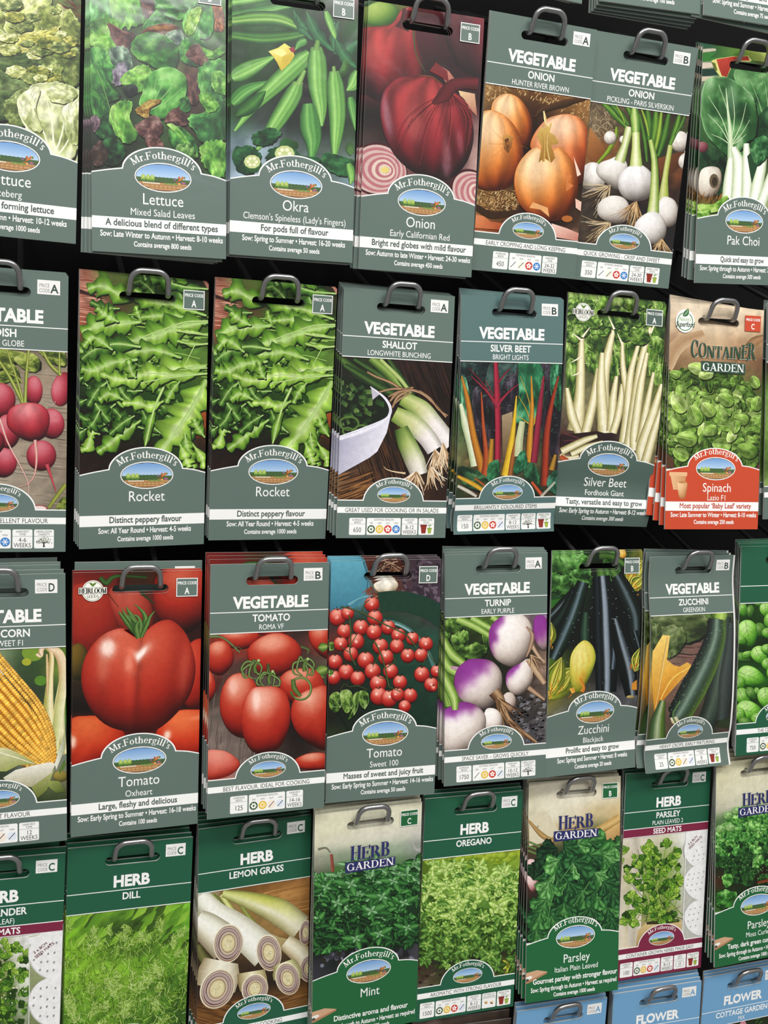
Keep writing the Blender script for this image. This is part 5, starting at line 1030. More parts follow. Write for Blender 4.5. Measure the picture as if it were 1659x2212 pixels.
    for p, w in (([(1045, 720), (1100, 750), (1200, 790), (1270, 830), (1340, 820)], 18), ([(1120, 850), (1200, 830), (1280, 830), (1380, 850), (1460, 910), (1550, 1010)], 20), ([(1380, 840), (1450, 890), (1500, 960), (1560, 1000)], 12), ([(1190, 910), (1230, 860), (1290, 830)], 22), ([(1205, 950), (1240, 880), (1310, 840)], 22), ([(1180, 880), (1240, 850), (1320, 835)], 16), ([(1215, 930), (1260, 890), (1330, 850)], 14)):
        s.stroke(p, [w * .6, w, w * .7], TW, n=16)
def chard(s, base, tip, stem, lf, wd, leafy=.55, curve=0.):
    b, t = np.array(base, float), np.array(tip, float); m = b + (t - b) * leafy; nn = np.array([-(t - b)[1], (t - b)[0]]); mid = (b + t) / 2 + nn * curve
    a0 = b + (t - b) * .35 + nn * curve
    frill(s, [a0, a0 + (t - a0) * .3 + nn / np.linalg.norm(nn) * wd * .5, a0 + (t - a0) * .75 + nn / np.linalg.norm(nn) * wd * .45, t, a0 + (t - a0) * .75 - nn / np.linalg.norm(nn) * wd * .45, a0 + (t - a0) * .3 - nn / np.linalg.norm(nn) * wd * .5], lf, .06, b[0] % 37, tex=.35, f=5, vein=[a0 + (t - a0) * f + sg * nn / np.linalg.norm(nn) * wd * .42 for f in (.4, .62, .8) for sg in (-1, 1)], base=tuple(a0 + (t - a0) * .2), vc=stem.split()[1], vw=6)
def pic_bright(s):
    s.mm().bg(['1f3a34 1c2a2a 24343a 1f4034 2a5a4a', '1a3430 20242a 2a2a34 1f4a38 24504a', '1f4a3a 1c2028 2a2a30 2a5a44 1f3038', '4a6a3a 24242a 3a2a2a 3a6a4a 24282c', '6a7a50 2c2420 6a5040 5a5a44 2a2024', '8a8a5a 5a3a24 7a6a54 6a6a44 4a2a24', '4a5a34 6a4a2a 6a5a44 4a5a3a 5a3a24', '3a4a2c 5a4a30 4a3a2a 3f4a2c 4a4a34'], rough=.3, ns=3)
    s.at(960, 560, 2.3734)
    DKL = '0e1a1e 1a2e30 2f4a48 56706a'; GL_ = '12402e 1f6a48 3f9468 7cc498'; PL = '141018 2a2230 443a48 6a6470'
    frill(s, [(80, 520), (240, 520), (250, 640), (140, 640), (80, 600)], DKL, .06, 1, tex=.4, f=6); frill(s, [(240, 520), (390, 520), (390, 700), (330, 800), (270, 780), (200, 700)], DKL, .06, 2, tex=.4, f=6, vein=[(120, 560), (200, 620), (330, 600), (370, 560)], base=(260, 760), vc='8a2038', vw=10)
    frill(s, [(300, 620), (380, 600), (380, 760), (320, 860), (280, 800)], PL, .05, 3, tex=.5, f=7)
    frill(s, [(140, 680), (200, 660), (250, 760), (240, 960), (200, 1000), (150, 900)], PL, .05, 4, tex=.5, f=7); frill(s, [(480, 560), (585, 540), (585, 1000), (520, 960), (480, 800)], PL, .05, 5, tex=.5, f=7); frill(s, [(540, 540), (590, 560), (590, 780), (540, 700)], GL_, .05, 15)
    r = rnd(17)
    for k in range(240): x, y = 78 + 505 * r.random(), 522 + 420 * r.random(); a = -1.2 + r.normal() * .8; s.stroke([(x, y), (x + 9 * math.cos(a), y + 9 * math.sin(a)), (x + 20 * math.cos(a + .6), y + 20 * math.sin(a + .6))], [1, 3, 1], ['3f5a54', '0c1416', '4a7062', '1a2a2a', '6a8a80'][k % 5], n=5)
    s.poly([(285, 800), (340, 780), (335, 1000), (290, 1020)], 'a08a6a', grad=('b8a484', '7a6448', 90))
    frill(s, [(380, 530), (470, 520), (500, 600), (500, 740), (460, 830), (390, 840), (340, 820), (370, 700), (370, 600)], GL_, .05, 6, tex=.3, f=6, vein=[(380, 600), (490, 620), (370, 700), (490, 720), (360, 800), (470, 800)], base=(438, 860), vc='c8a838', vw=7)
    frill(s, [(80, 600), (110, 640), (130, 800), (110, 900), (80, 860), (70, 700)], '1c4a34 3a7a58 6aa884 a4d0b0', .04, 7, tex=.25)
    ST = lambda p, w, c: s.stroke(p, w, c, n=14)
    ST([(75, 740), (100, 850), (130, 960), (150, 1060)], [18, 40, 44, 46], 'a8b888 e8ecd4 d8e0c0 a0b080'); ST([(80, 600), (110, 720), (140, 900), (190, 1090)], [8, 26, 34, 44], '8a5a14 d89a34 c8882a 8a5a1a')
    ST([(180, 680), (190, 850), (205, 1000), (200, 1110)], [6, 18, 28, 40], '8a3a18 d0703a b4582a 7a3014'); ST([(235, 920), (225, 1060)], [20, 34], '8a5a1a d0a034 9a6a20'); ST([(255, 520), (262, 700), (265, 850), (265, 1040)], [22, 32, 30, 30], '6a1024 b02848 c43a58 8a1830')
    ST([(265, 760), (210, 680), (130, 600)], [18, 10, 3], '9a2440 b83a54'); ST([(265, 740), (320, 680), (370, 640)], [16, 8, 3], '9a2440 b83a54'); ST([(262, 640), (300, 590), (330, 560)], [10, 3], '9a2440')
    ST([(360, 700), (345, 860), (325, 1000), (305, 1110)], [6, 24, 38, 44], 'a88a14 f0d040 e8c434 a8861c'); ST([(365, 900), (345, 1000), (330, 1110)], [12, 24, 26], '7a4a24 b87a3c 8a5428'); ST([(390, 830), (375, 930), (370, 1010)], [30, 40, 40], 'a8ac80 d8dcb8 c4c89c')
    ST([(436, 600), (440, 760), (430, 900), (425, 1040)], [6, 20, 30, 34], '9a6414 e0a838 d0942a 8f5c18'); ST([(500, 600), (480, 760), (465, 900), (450, 1040)], [10, 30, 34, 36], '5a1024 a02848 b03858 701830'); ST([(575, 600), (540, 740), (515, 900), (505, 1160)], [8, 22, 34, 36], '7a2418 c0502c a8401f 6a2014'); ST([(560, 1000), (540, 1080)], [16, 30], '8a6a2a c89c3c 8a6a2a')
    for o, rp, sd in (([(70, 1060), (160, 1080), (260, 1160), (240, 1200), (120, 1170), (65, 1110)], '14301f 24502f 3f7048 6a9868', 8), ([(220, 1050), (270, 1030), (270, 1140), (215, 1130)], '1c5034 2f7a4f 56a074', 9), ([(360, 1020), (400, 980), (415, 1060), (350, 1100)], '1c5a3a 2f8058 5aa884', 10), ([(400, 1080), (440, 1040), (480, 1110), (470, 1180), (410, 1120)], '14402a 24603f 4a8a60', 11), ([(520, 1120), (580, 1080), (580, 1200), (530, 1180)], '14402f 2a6a50 5a9a80', 12), ([(430, 1130), (500, 1180), (480, 1210), (440, 1190)], '10301f 1f4a30', 13)):
        frill(s, o, rp, .08, sd, tex=.3)
    ST([(60, 1110), (140, 1150), (210, 1195)], [16, 24, 20], 'b07a24 e8c040 c89a34'); ST([(62, 1160), (120, 1190), (160, 1215)], [16, 20, 14], 'a8a090 e0dcd0 b4ac9c'); ST([(150, 1120), (230, 1180)], [10, 14], '8a4a1a c87a34'); ST([(440, 1140), (500, 1215)], [14, 20], 'b8402a d87040 9a3420'); ST([(560, 1140), (490, 1215)], [10, 14], 'd8d4c8 a09c8c')
    r = rnd(17)
    for k in range(0):
        x, y = 75 + 510 * r.random(), 530 + 330 * r.random(); a = 6.28 * r.random(); s.stroke([(x, y), (x + 14 * math.cos(a), y + 14 * math.sin(a))], [1, 2.5, 1], ['6a8a84', '0c1416', '4a6a62'][k % 3], n=3)
def pic_fordhook(s):
    s.mm().bg(['3f6a24 4f7a2c 3a5a24 4a7a2c 5a8a30', '5a7a34 6a8a3c 4a6a2c 5a8034 6a9034', '4a6030 5a7434 44582c 5a7a34 6a9038', '3f4f2c 4a5a2c 3a4424 4a5a2c 5a7a30', '6a6a4c 7a7a54 5a5a38 7a7a4c 6a7a3c', '8a8464 9a9470 4a4230 9a9468 8a8a5c', '6a5a4a 8a8260 3a2a24 8f8860 a09a70', '5a2a2a 3f2422 2c1a1a 7a7050 8a8460', 'a0987c 8a8068 3a2420 6a6248 8a8464'], rough=.3, ns=3)
    s.at(960, 560, 2.3734)
    GL_ = '24441a 4a6f26 7a9e44 b4cc80'
    for k, o in enumerate(([(620, 190), (720, 190), (740, 330), (680, 400), (620, 340)], [(720, 190), (830, 200), (840, 320), (760, 380), (710, 300)], [(830, 200), (930, 210), (960, 330), (900, 420), (840, 330)], [(930, 215), (1060, 230), (1080, 360), (1010, 420), (950, 330)], [(1050, 230), (1160, 240), (1140, 420), (1080, 500), (1050, 360)], [(620, 340), (690, 380), (680, 560), (640, 640), (610, 500)], [(700, 360), (790, 390), (800, 560), (740, 580), (700, 480)], [(860, 340), (960, 350), (990, 520), (900, 560), (860, 480)], [(1040, 400), (1120, 420), (1110, 620), (1050, 620), (1030, 500)], [(620, 520), (680, 560), (660, 720), (620, 740)], [(820, 480), (880, 520), (870, 640), (830, 600)], [(1090, 480), (1130, 460), (1110, 660), (1080, 640)])):
        frill(s, o, GL_, .08, k + 1, tex=.45, f=6)
    r = rnd(18)
    for k in range(90):
        x, y = 620 + 500 * r.random(), 200 + 400 * r.random(); a = -1.57 + r.normal() * .9; s.stroke([(x, y), (x + 30 * math.cos(a), y + 30 * math.sin(a)), (x + 50 * math.cos(a + .5), y + 50 * math.sin(a + .5))], [4, 2, 1], ['d8e4a0', '24401a', 'b4cc70', '34561f'][k % 4], n=5)
    SK = 'a49a6a e8e0b8 f6f2dc d8d0a0 988e5c'
    for p, w in (([(700, 360), (690, 520), (680, 700), (660, 880)], [20, 40, 52, 90]), ([(615, 660), (640, 800), (680, 900)], [20, 50, 40]), ([(780, 560), (750, 720), (710, 890)], [30, 44, 50]), ([(870, 330), (830, 480), (800, 660), (810, 890)], [16, 44, 60, 80]), ([(800, 480), (790, 650), (800, 850)], [24, 50, 60]), ([(870, 600), (850, 720), (840, 880)], [20, 40, 50]), ([(900, 640), (880, 780), (850, 890)], [24, 40, 40]),
                 ([(905, 400), (905, 560), (930, 760), (950, 960)], [14, 30, 40, 60]), ([(985, 440), (940, 600), (920, 800), (905, 940)], [20, 36, 46, 50]), ([(1050, 350), (1000, 520), (960, 740), (930, 960)], [16, 40, 50, 50]), ([(1030, 480), (990, 660), (960, 880), (960, 980)], [20, 40, 46, 44]), ([(1060, 580), (1020, 760), (990, 940)], [16, 36, 50]), ([(1100, 640), (1050, 800), (1000, 960), (1000, 1030)], [20, 50, 60, 50]), ([(1110, 720), (1060, 880), (1020, 1040)], [14, 40, 50])):
        s.stroke(p, w, SK, n=14)
    for k in range(22): x, y = 625 + 500 * r.random(), 205 + 190 * r.random(); q = 34 + 20 * r.random(); frill(s, [(x - q, y), (x - q * .4, y - q * .8), (x + q * .7, y - q * .6), (x + q, y + q * .4), (x + q * .2, y + q), (x - q * .7, y + q * .7)], GL_, .12, k + .5, tex=.5, n=44, rings=9)
    for a, b in (((700, 420), (650, 380)), ((695, 500), (640, 530)), ((700, 400), (740, 350)), ((865, 360), (840, 300)), ((905, 440), (880, 380)), ((1050, 380), (1090, 300)), ((690, 580), (640, 600))): s.stroke([a, b], [12, 3], 'f0ead0')
    s.poly([(580, 900), (770, 880), (840, 900), (780, 960), (590, 1000)], '3a2020'); s.stroke([(590, 890), (680, 920), (600, 930)], [6, 4], '7a3a4a')
    for p, w in (([(770, 905), (700, 930), (590, 985)], [20, 36, 40]), ([(800, 935), (720, 960), (640, 1000)], [16, 30, 30]), ([(810, 945), (760, 970), (690, 1010)], [10, 24, 30]), ([(585, 1000), (620, 1020), (680, 1010)], [20, 24, 20])): s.stroke(p, w, SK, n=10)
    s.stroke([(585, 1010), (640, 1040)], [24, 20], 'b84a2a d87a4a')
def pic_spinach(s):
    s.mm().bg(['e4d4bc eadcc6 e4d4bc e8d8c0 e4d2b8', 'd8c4a8 e4d4bc e0ceb4 dcc8ac d0b898', 'b89878 c8ac8c d0b898 c0a080 a88a68', '9a7a58 a88a68 b09070 a08260 8a6a4c', '7a6a44 8a7a54 8a8a58 7a7a48 7a6444', '5a7030 7a9044 8aa050 7a9444 5f7434', '4f6a2a 6a8a3a 7a9a44 6a8c3c 5a7432', '44602a 5f7f34 6a8a3c 5a7a34 4a6428', '4a5a2a 54702f 5f7a34 4a6428 6a5034', '6a4a34 4f6030 4a602a 6a5034 7a4834'], rough=.12, ns=4)
    s.at(960, 560, 2.3734)
    s.stroke([(1140, 560), (1200, 440), (1330, 380)], [60, 80, 40], 'c8ac8c b89874 d0b898', n=10); s.stroke([(1500, 540), (1580, 430), (1640, 400)], [30, 50, 30], '8a6a48 b89470 a07c58', n=8)
    s.poly([(1135, 1040), (1135, 990), (1200, 1060), (1140, 1070)], '6a4a34'); s.poly([(1540, 1060), (1620, 960), (1620, 1080)], '7a4a38')
    r = rnd(19); C = ['2f4a1c 48691f 5f842c 7a9c40 4a6c24 34511c', '44682a 6a8f38 86ac4c a4c468 6f963c 4f7430', '5f8030 86a84a a8c468 c4d888 8cae50 668a38', '6f9038 9aba58 bcd27c d8e4a8 a0c060 789a40']
    RP = ['2c4418 44641f 5c7e30 76964a', '4a6a26 648a34 82a44a a0be68', '6a8c38 86a84c a2c066 c0d88a', '86a44c a4c064 bed482 dceab0']
    def spoon(x, y, rx, ry, a, i):
        t = np.linspace(0, 6.283, 18, endpoint=False); p, q = rx * np.cos(t), ry * np.sin(t) * (1 + .22 * np.cos(t)); ca, sa = math.cos(a), math.sin(a)
        o = np.stack([x + p * ca - q * sa, y + p * sa + q * ca], 1); s.poly(o + np.array([3, 5]), '1c2a10')
        f = 1 if r.random() > .5 else -1; s.blob(o, RP[i], n=20, rings=6, c=(x, y), smooth=False, flat=x % 41, tex=lambda A, B, C: C * (.94 + .22 * np.clip(f * (B * ca - A * sa) * 2.5, -.5, .6))[..., None]); s.stroke([(x - .95 * rx * ca, y - .95 * rx * sa), (x + .75 * rx * ca, y + .75 * rx * sa)], [3, 1], ['7a9848', '98b460', 'c0d48c', 'dce8b4'][i])
    items = []
    for k in range(340):
        x, y = 1140 + 490 * r.random(), 540 + 520 * r.random(); f = (y - 540) / 520
        if y < 570 + 60 * abs((x - 1320) / 220) ** 2 : continue
        if y > 1000 and (x < 1190 or x > 1590): continue
        items.append((y + 60 * r.random(), x, y))
    items.sort()
    for k, (q, x, y) in enumerate(items):
        f = (y - 540) / 520; a = r.random() * 6.28; L = 30 + 36 * r.random(); i = int(np.clip(3.2 - 2.6 * f + r.normal() * .8, 0, 3)) if k > 60 else int(r.integers(0, 2))
        spoon(x, y, L * .66, L * (.36 + .16 * r.random()), a, i)
    for x, y, L, a, i in ((1290, 560, 90, .3, 3), (1340, 590, 80, -.3, 3), (1200, 740, 110, .9, 3), (1280, 800, 110, 1.2, 2), (1350, 770, 90, .8, 3), (1180, 590, 60, .4, 2), (1440, 720, 90, .6, 2), (1520, 820, 80, .3, 2), (1240, 920, 110, .2, 2), (1550, 980, 110, .4, 1), (1590, 630, 70, 1.2, 2), (1360, 880, 80, -.4, 2), (1420, 950, 100, .1, 2), (1470, 910, 70, -1.0, 3), (1210, 1000, 90, .5, 2), (1600, 740, 80, 1.8, 2), (1490, 860, 70, -1.4, 2), (1170, 860, 70, 1.2, 2)):
        spoon(x, y, L * .5, L * .36, a, i)
def pic_sliver(s):
    s.mm().bg(['4a4030 4a4a34 3a4a2c 3f5a2c', '6a8a44 7a9a4c 6a8a3c 5f8038', '8aa85c c4d0a8 7a9a48 6a8a3c', '7a9a4c 8aae58 6a9040 5a7a34', '5f7a38 6a8a40 4a6a2c 4a6a2c', '8aa060 9ab070 6a8044 5a7034'], rough=.3, ns=4)
# --- third row
def pic_corn(s):
    s.mm().bg(['a8b07a c8c8b0 8a9a78 4a6a3c 6a8a34', '7a8a6a b0b8a0 7a8a70 3f5a34 8aa040', '9aa49a 8a9890 5a6a5c 3a4a34 4a6a34', '6a7a70 4a5a50 3a4a44 3f5038 5a8a34', '4a5a44 3a4a38 34443a 44584a 6a7a6a', '4a5a3c 3a4a34 3f5044 a0a4a0 8a9484', '3a4a2c 34442c 44543a 5a6a44 8a8a6a', '2f3f24 3a4a2c 4a5a34 3f4f2c 4a5a34'], rough=.15, ns=8)
    s.at(0, 1180, 2.9625)
    for x, y, q, c in ((210, 680, 70, '8aa83c'), (170, 740, 30, 'b4b83c'), (260, 860, 40, '6a9a34'), (330, 640, 50, '9aa844'), (270, 1080, 40, '4f8a34'), (10, 800, 30, 'e8e8e0'), (280, 1150, 50, 'c8c8c0')): s.ball(x, y, q, q * .8, ramp=c + ' ' + c, n=20)
    s.stroke([(420, 740), (400, 900), (380, 1050), (390, 1230), (420, 1330)], [40, 60, 70, 60, 30], 'c8c490 ece8c4 dcd8a0 b4ac70 e4dca8', n=16)
    s.stroke([(300, 650), (330, 700), (320, 850), (310, 1050), (330, 1200), (360, 1330)], [10, 30, 40, 70, 90, 60], ['d8b88a f0dcb4 e0c494 a88050', 'e8d8a8 f4ecc8 c8c47c a8a85a', 'c8cc80 e8e8b0 b4bc64 8a9840'], n=20)
    s.stroke([(310, 655), (370, 680), (400, 760), (400, 900), (380, 1040), (360, 1200), (350, 1300)], [14, 60, 60, 50, 60, 60, 30], ['e8c8a0 f4e4cc d8b084', 'f0e0c4 e8d4b0 c8a478', 'f0ecd0 dcdca8 c0c078', 'e8e8bc c8cc80 a4ac58'], n=22)
    s.stroke([(232, 690), (260, 700), (265, 660), (290, 640), (330, 655)], [16, 30, 34, 30, 26], 'c8a078 f4e4cc d8b890', n=12)
    s.stroke([(300, 690), (305, 800), (303, 960)], [12, 22, 8], 'b08a5c e8d4a8 c8a470', n=8)
    # the cob with its rows of kernels
    s.poly([(-160, 840), (-20, 850), (60, 900), (180, 1020), (280, 1150), (350, 1330), (340, 1385), (230, 1390), (60, 1330), (-160, 1200)], 'c48a24', smooth=50)
    ca, sa = math.cos(.86), math.sin(.86); r = rnd(21)
    for i in range(-7, 8):
        for j in range(46):
            t = j / 45; u = -330 + t * 760; wd = 225 * (1 - max(0, t - .45) ** 2 * 2.4); v = math.sin(i / 7.6 * math.pi / 2) * wd
            x, y = 20 + u * ca - v * sa + 20, 1070 + u * sa + v * ca
            if x < -130 or x > 360: continue
            if i < -6 or x > 352: continue
            q = 15.5 * math.cos(i / 8.5 * math.pi / 2) + 2; sh = .80 + .26 * math.cos((i + 1.5) / 8 * math.pi / 2) * (1 - .25 * t) + .06 * r.normal()
            rp = ' '.join('%02x%02x%02x' % tuple(int(min(255, c * sh)) for c in k) for k in ((150, 86, 16), (222, 150, 34), (244, 190, 66), (252, 226, 140)))
            s.ball(x, y, 12.5, q * 1.12, ang=.86, ramp=rp, n=10, rings=3)
    s.stroke([(130, 970), (180, 1010), (210, 1070)], [3, 4, 2], '8a6a24', n=8)
    s.poly([(-100, 1270), (60, 1295), (150, 1340), (230, 1390), (120, 1400), (40, 1440), (-100, 1440)], 'd8d4a0', grad=('eae6c4', 'a8b068', 70)); s.stroke([(-60, 1300), (100, 1350), (220, 1392)], [5, 6, 3], 'f2f0d8', n=8)
    s.poly([(20, 1480), (100, 1430), (220, 1400), (320, 1380), (356, 1390), (330, 1450), (200, 1540), (60, 1520)], 'e0dccc', grad=('f0eee4', 'b8b494', 80)); s.poly([(200, 1540), (330, 1450), (350, 1420), (300, 1560), (240, 1610)], 'a8ac68', grad=('c4c888', '7a8440', 80))
    s.poly([(320, 1500), (380, 1500), (418, 1570), (360, 1580), (300, 1530)], '8a9a4a', grad=('a8b468', '5a6a2c', 60)); s.poly([(350, 1390), (412, 1190), (418, 1290), (360, 1430)], 'd8dcc8', grad=('f0f0e4', 'a8b088', 0)); s.ball(390, 1470, 50, 34, ramp='5a5a24 8a7f3a b0a050', n=20); s.poly([(380, 1430), (415, 1360), (420, 1400), (380, 1460)], '6a8a3c')

def tomato(s, outline, c, ramp='4a0a06 861a10 b4301e cc4c36 e49480', **k):
    s.blob(outline, ramp, c=c, n=64, rings=14, light=k.pop('light', (-.15, -.6)), **k)
def pic_oxheart(s):
    s.mm().bg(['8a2418 7a2018 4a3a20 7a2a1c b43a28', 'a83020 8a281a 6a3a20 8a3020 b8402c', 'a02c1c 92281a 7a2418 4a1812 a83424', '8a2418 82221a 6a1c14 2c1410 3a1612', '6a2416 5a2014 40180f 301410 4a1e14', '5a5018 3a2a14 2a1610 2a1610 6a2014', '3a2a18 24160f 24120e 2c140f 8a2a1c', '1c1410 1c120e 2c140e 2c140e 3a1812', '9a2c1a 701e12 4a160e 4a1a10 7a2a18', 'b83a22 98301c 5a1c10 7a2814 a8381e', 'b0381f 8a2a16 6a2010 8a2f18 b0401f'], rough=.06, ns=9)
    s.at(0, 1180, 2.9625)
    tomato(s, [(460, 260), (620, 240), (740, 320), (820, 480), (780, 640), (600, 740), (440, 640), (420, 420)], (620, 440), ramp='3a0c08 7a1c10 a83020 bc4830', light=(-.3, -.5))
    tomato(s, [(700, 280), (820, 270), (940, 330), (980, 440), (960, 560), (820, 600), (740, 480)], (840, 420), ramp='5a140c 8a2a1c b04434 c86450')
    tomato(s, [(1000, 200), (1120, 150), (1300, 140), (1340, 320), (1300, 480), (1160, 570), (1040, 500), (980, 380)], (1160, 330), ramp='2c0a06 7a1a10 b83420 d06a50', light=(-.1, -.7))
    s.stroke([(640, 200), (680, 235), (720, 200), (780, 190), (940, 200)], [30, 40, 26, 20, 14], '2a4a20 4f7a34 2a4420', n=16); s.stroke([(690, 300), (720, 340), (760, 390)], [8, 6, 4], '6a3a24'); s.stroke([(880, 280), (940, 330), (990, 370)], [20, 14, 6], '3a4a24')
    s.ball(500, 740, 70, 120, ramp='2a2a10 5a4a18 8a7024', n=24)
    tomato(s, [(1200, 640), (1300, 600), (1340, 800), (1300, 1020), (1180, 1010), (1160, 800)], (1240, 800), ramp='4a0e08 9a2014 c43a24 d85a40', light=(-.3, -.5))
    tomato(s, [(440, 1130), (560, 1085), (680, 1100), (770, 1160), (800, 1230), (740, 1330), (520, 1440), (420, 1420)], (590, 1250), ramp='6a1408 a82a14 d04824 e47844', hl=[(-.72, .02, .12, .2, .8, 'fff0e0')])
    tomato(s, [(1000, 1190), (1100, 1070), (1220, 1045), (1340, 1080), (1360, 1300), (1180, 1360), (1040, 1300)], (1190, 1200), ramp='6a1408 b02c14 d84c26 ee8450', hl=[(-.62, .05, .1, .16, .85, 'fff4e8'), (.5, -.6, .3, .08, .5, 'f0b090')])
    # the big ridged fruit
    t = np.linspace(0, 1, 3)
    def ridge(A, B, C):
        k = .16 * np.exp(-((A - .02 + .06 * B) / .055) ** 2) * (B > -.9) * (1 - .6 * np.clip(B, 0, 1)) + .08 * np.exp(-((A + .62) / .12) ** 2) + .07 * np.exp(-((A - .62) / .12) ** 2)
        return C * (1 - k)[..., None] + .05 * np.exp(-((A + .14) / .08) ** 2)[..., None] * (B > -.6)[..., None]
    tomato(s, [(880, 582), (800, 530), (740, 530), (640, 580), (560, 680), (522, 800), (530, 930), (590, 1060), (690, 1150), (820, 1188), (900, 1192), (1010, 1170), (1120, 1080), (1210, 960), (1250, 820), (1240, 690), (1190, 560), (1110, 480), (1040, 474), (970, 510)], (880, 830), ramp='440c08 861c12 b2301f c84832 dc7054', tex=ridge,
           hl=[(-.55, -.52, .13, .16, .9, 'fff2ea'), (.06, -.50, .12, .12, .95, 'fff4ee'), (-.16, -.22, .07, .16, .5, 'f6b8a0'), (-.62, -.15, .10, .24, .4, 'f2a890'), (.80, -.1, .08, .4, .25, 'f0a890'), (.2, .75, .5, .2, .35, '7a180c'), (-.45, -.85, .2, .08, .4, 'f0a898')])
    s.poly([(790, 535), (880, 590), (960, 515), (920, 560), (900, 590), (860, 580)], '6a1410')
    for p, w in (([(890, 585), (820, 500), (775, 440), (757, 415)], 34), ([(880, 580), (850, 500), (800, 440), (780, 395)], 40), ([(885, 585), (860, 480), (825, 420), (806, 385)], 40), ([(900, 585), (880, 500), (840, 460), (815, 440)], 30), ([(900, 580), (930, 500), (920, 430), (860, 368)], 44), ([(890, 580), (900, 500), (880, 450), (845, 440)], 32), ([(905, 575), (940, 500), (960, 450), (992, 412)], 30), ([(885, 590), (870, 520), (890, 470)], 40)):
        s.stroke(p, [w * .7, w, w * .6, 3], ['2f4f24 5f8440 7a9c54 3f6030', '2a4a22 4f7838 8aac64 3a5a2c'], n=14)
def pic_roma(s):
    s.mm().bg(['a8402c b84832 7a2a20 4a3430 7a3a30', '7a3a30 a84030 9a3426 5a3a34 a8402e', '8a4a40 6a4a44 8a3a2c 54443f 6a5a4c', '6a2a22 5f524c 6a5a54 544844 5a5a44', '5a4a44 7a6e68 5f504a 44362f 4a4440', '7a6c64 857870 54443e 302622 44382f', '8a7c74 7f7068 3f302c 2a1e1a 3a2c26', '8f8078 857870 5a4a44 2f2420 4a3c34', '9a4a40 8f7f78 5f524c 3a2e2a 6a4a40', 'c86a58 a88078 6a5a54 5a4c46 b0604a'], rough=.2, ns=4)
    s.at(430, 1180, 2.9625); wood(s, (60, 840, 400, 1400), '94867e', '6a5c56', 23, 80, 1.7, 160, 5)
    T = '480c06 881a10 b4301c ca4c34 eaa68e'
    tomato(s, [(130, 560), (260, 530), (370, 540), (370, 620), (260, 660), (150, 620)], (250, 590), ramp=T); tomato(s, [(370, 520), (580, 510), (570, 550), (480, 570), (390, 560)], (480, 530), ramp=T); tomato(s, [(710, 520), (830, 500), (830, 700), (780, 700), (715, 620)], (780, 590), ramp=T)
    tomato(s, [(60, 640), (150, 605), (210, 660), (215, 750), (140, 825), (60, 780)], (130, 700), ramp=T); tomato(s, [(40, 790), (90, 830), (105, 920), (60, 1000), (20, 980)], (50, 900), ramp=T)
    s.stroke([(65, 575), (140, 580), (200, 620), (260, 680)], [26, 16, 14, 12], '4a5a34 8a9464 5a6a40', n=12); s.stroke([(210, 640), (260, 650), (290, 680)], [6, 4], '5a6a44'); s.stroke([(650, 640), (700, 660), (690, 690)], [14, 16, 6], '4a5a34 7a8a54', n=8); s.leaf((760, 650), (830, 640), 60, '4a6a2c 7a9a44 a4bc6c 6a8a3c 4a6a2c'); s.leaf((740, 810), (830, 780), 70, '5a7a34 86a44c a4bc6c 6a8a3c 4a6a2c'); s.stroke([(640, 820), (720, 815), (800, 840)], [8, 8, 12], '7a8a54', n=8)
    tomato(s, [(310, 690), (330, 630), (420, 570), (520, 555), (600, 590), (650, 650), (650, 710), (600, 790), (510, 830), (400, 820), (330, 760)], (480, 690), ramp=T, hl=[(-.1, -.5, .5, .25, .4, 'f4b49c')])
    tomato(s, [(510, 860), (560, 800), (650, 780), (740, 790), (800, 870), (800, 960), (700, 1000), (600, 1000), (530, 940)], (650, 890), ramp=T)
    tomato(s, [(260, 810), (340, 850), (390, 960), (380, 1100), (340, 1200), (270, 1225), (190, 1180), (140, 1080), (135, 960), (180, 850)], (260, 1010), ramp=T, hl=[(-.35, -.55, .2, .25, .6, 'fbd8cc')])
    tomato(s, [(640, 950), (720, 910), (820, 900), (860, 1080), (820, 1290), (740, 1280), (640, 1210), (590, 1110), (595, 1010)], (730, 1080), ramp=T, hl=[(-.4, -.65, .3, .2, .5, 'f8c8b8')])
    tomato(s, [(40, 1320), (140, 1305), (220, 1340), (260, 1400), (180, 1470), (40, 1480)], (130, 1390), ramp='8a2418 c04a38 dc7868 eaa090'); tomato(s, [(610, 1370), (700, 1325), (810, 1330), (820, 1420), (660, 1425)], (730, 1380), ramp=T)
    tomato(s, [(420, 895), (500, 900), (560, 950), (584, 1060), (570, 1180), (510, 1290), (420, 1325), (340, 1310), (285, 1220), (268, 1100), (290, 980), (340, 910)], (425, 1110), ramp='480c06 8e1c12 b8321e ce5038 f2b8a4', hl=[(-.35, -.55, .14, .28, .75, 'ffe4da'), (.45, .2, .2, .5, .3, 'b82a1a')])
    CV = '2a3a18 5f7a3c a0b478 6a8444 34481f'
    for cx, cy_, loops in ((350, 770, ((-70, 20, -60, 70, -20, 60), (-50, -30, -80, 20, -40, 70), (0, -40, 50, 0, 30, 70), (20, 40, 60, 60, 40, 90), (-20, 0, -30, 60, 10, 80))), (440, 840, ((-60, 0, -70, 40, -30, 50), (-30, -30, -50, 20, -20, 60), (0, -90, 10, 0, 0, 60), (40, -30, 40, 20, 30, 60), (70, 10, 70, 50, 30, 50))), (665, 760, ((-60, -10, -60, 50, -10, 70), (-20, -50, -40, 30, 0, 70), (40, -40, 70, 0, 40, 60), (0, -30, 30, 30, 20, 80), (60, 20, 60, 60, 20, 60)))):
        for a in loops: s.stroke([(cx, cy_ - 30), (cx + a[0], cy_ + a[1]), (cx + a[2], cy_ + a[3]), (cx + a[4], cy_ + a[5])], [16, 17, 14, 6], CV, n=16)
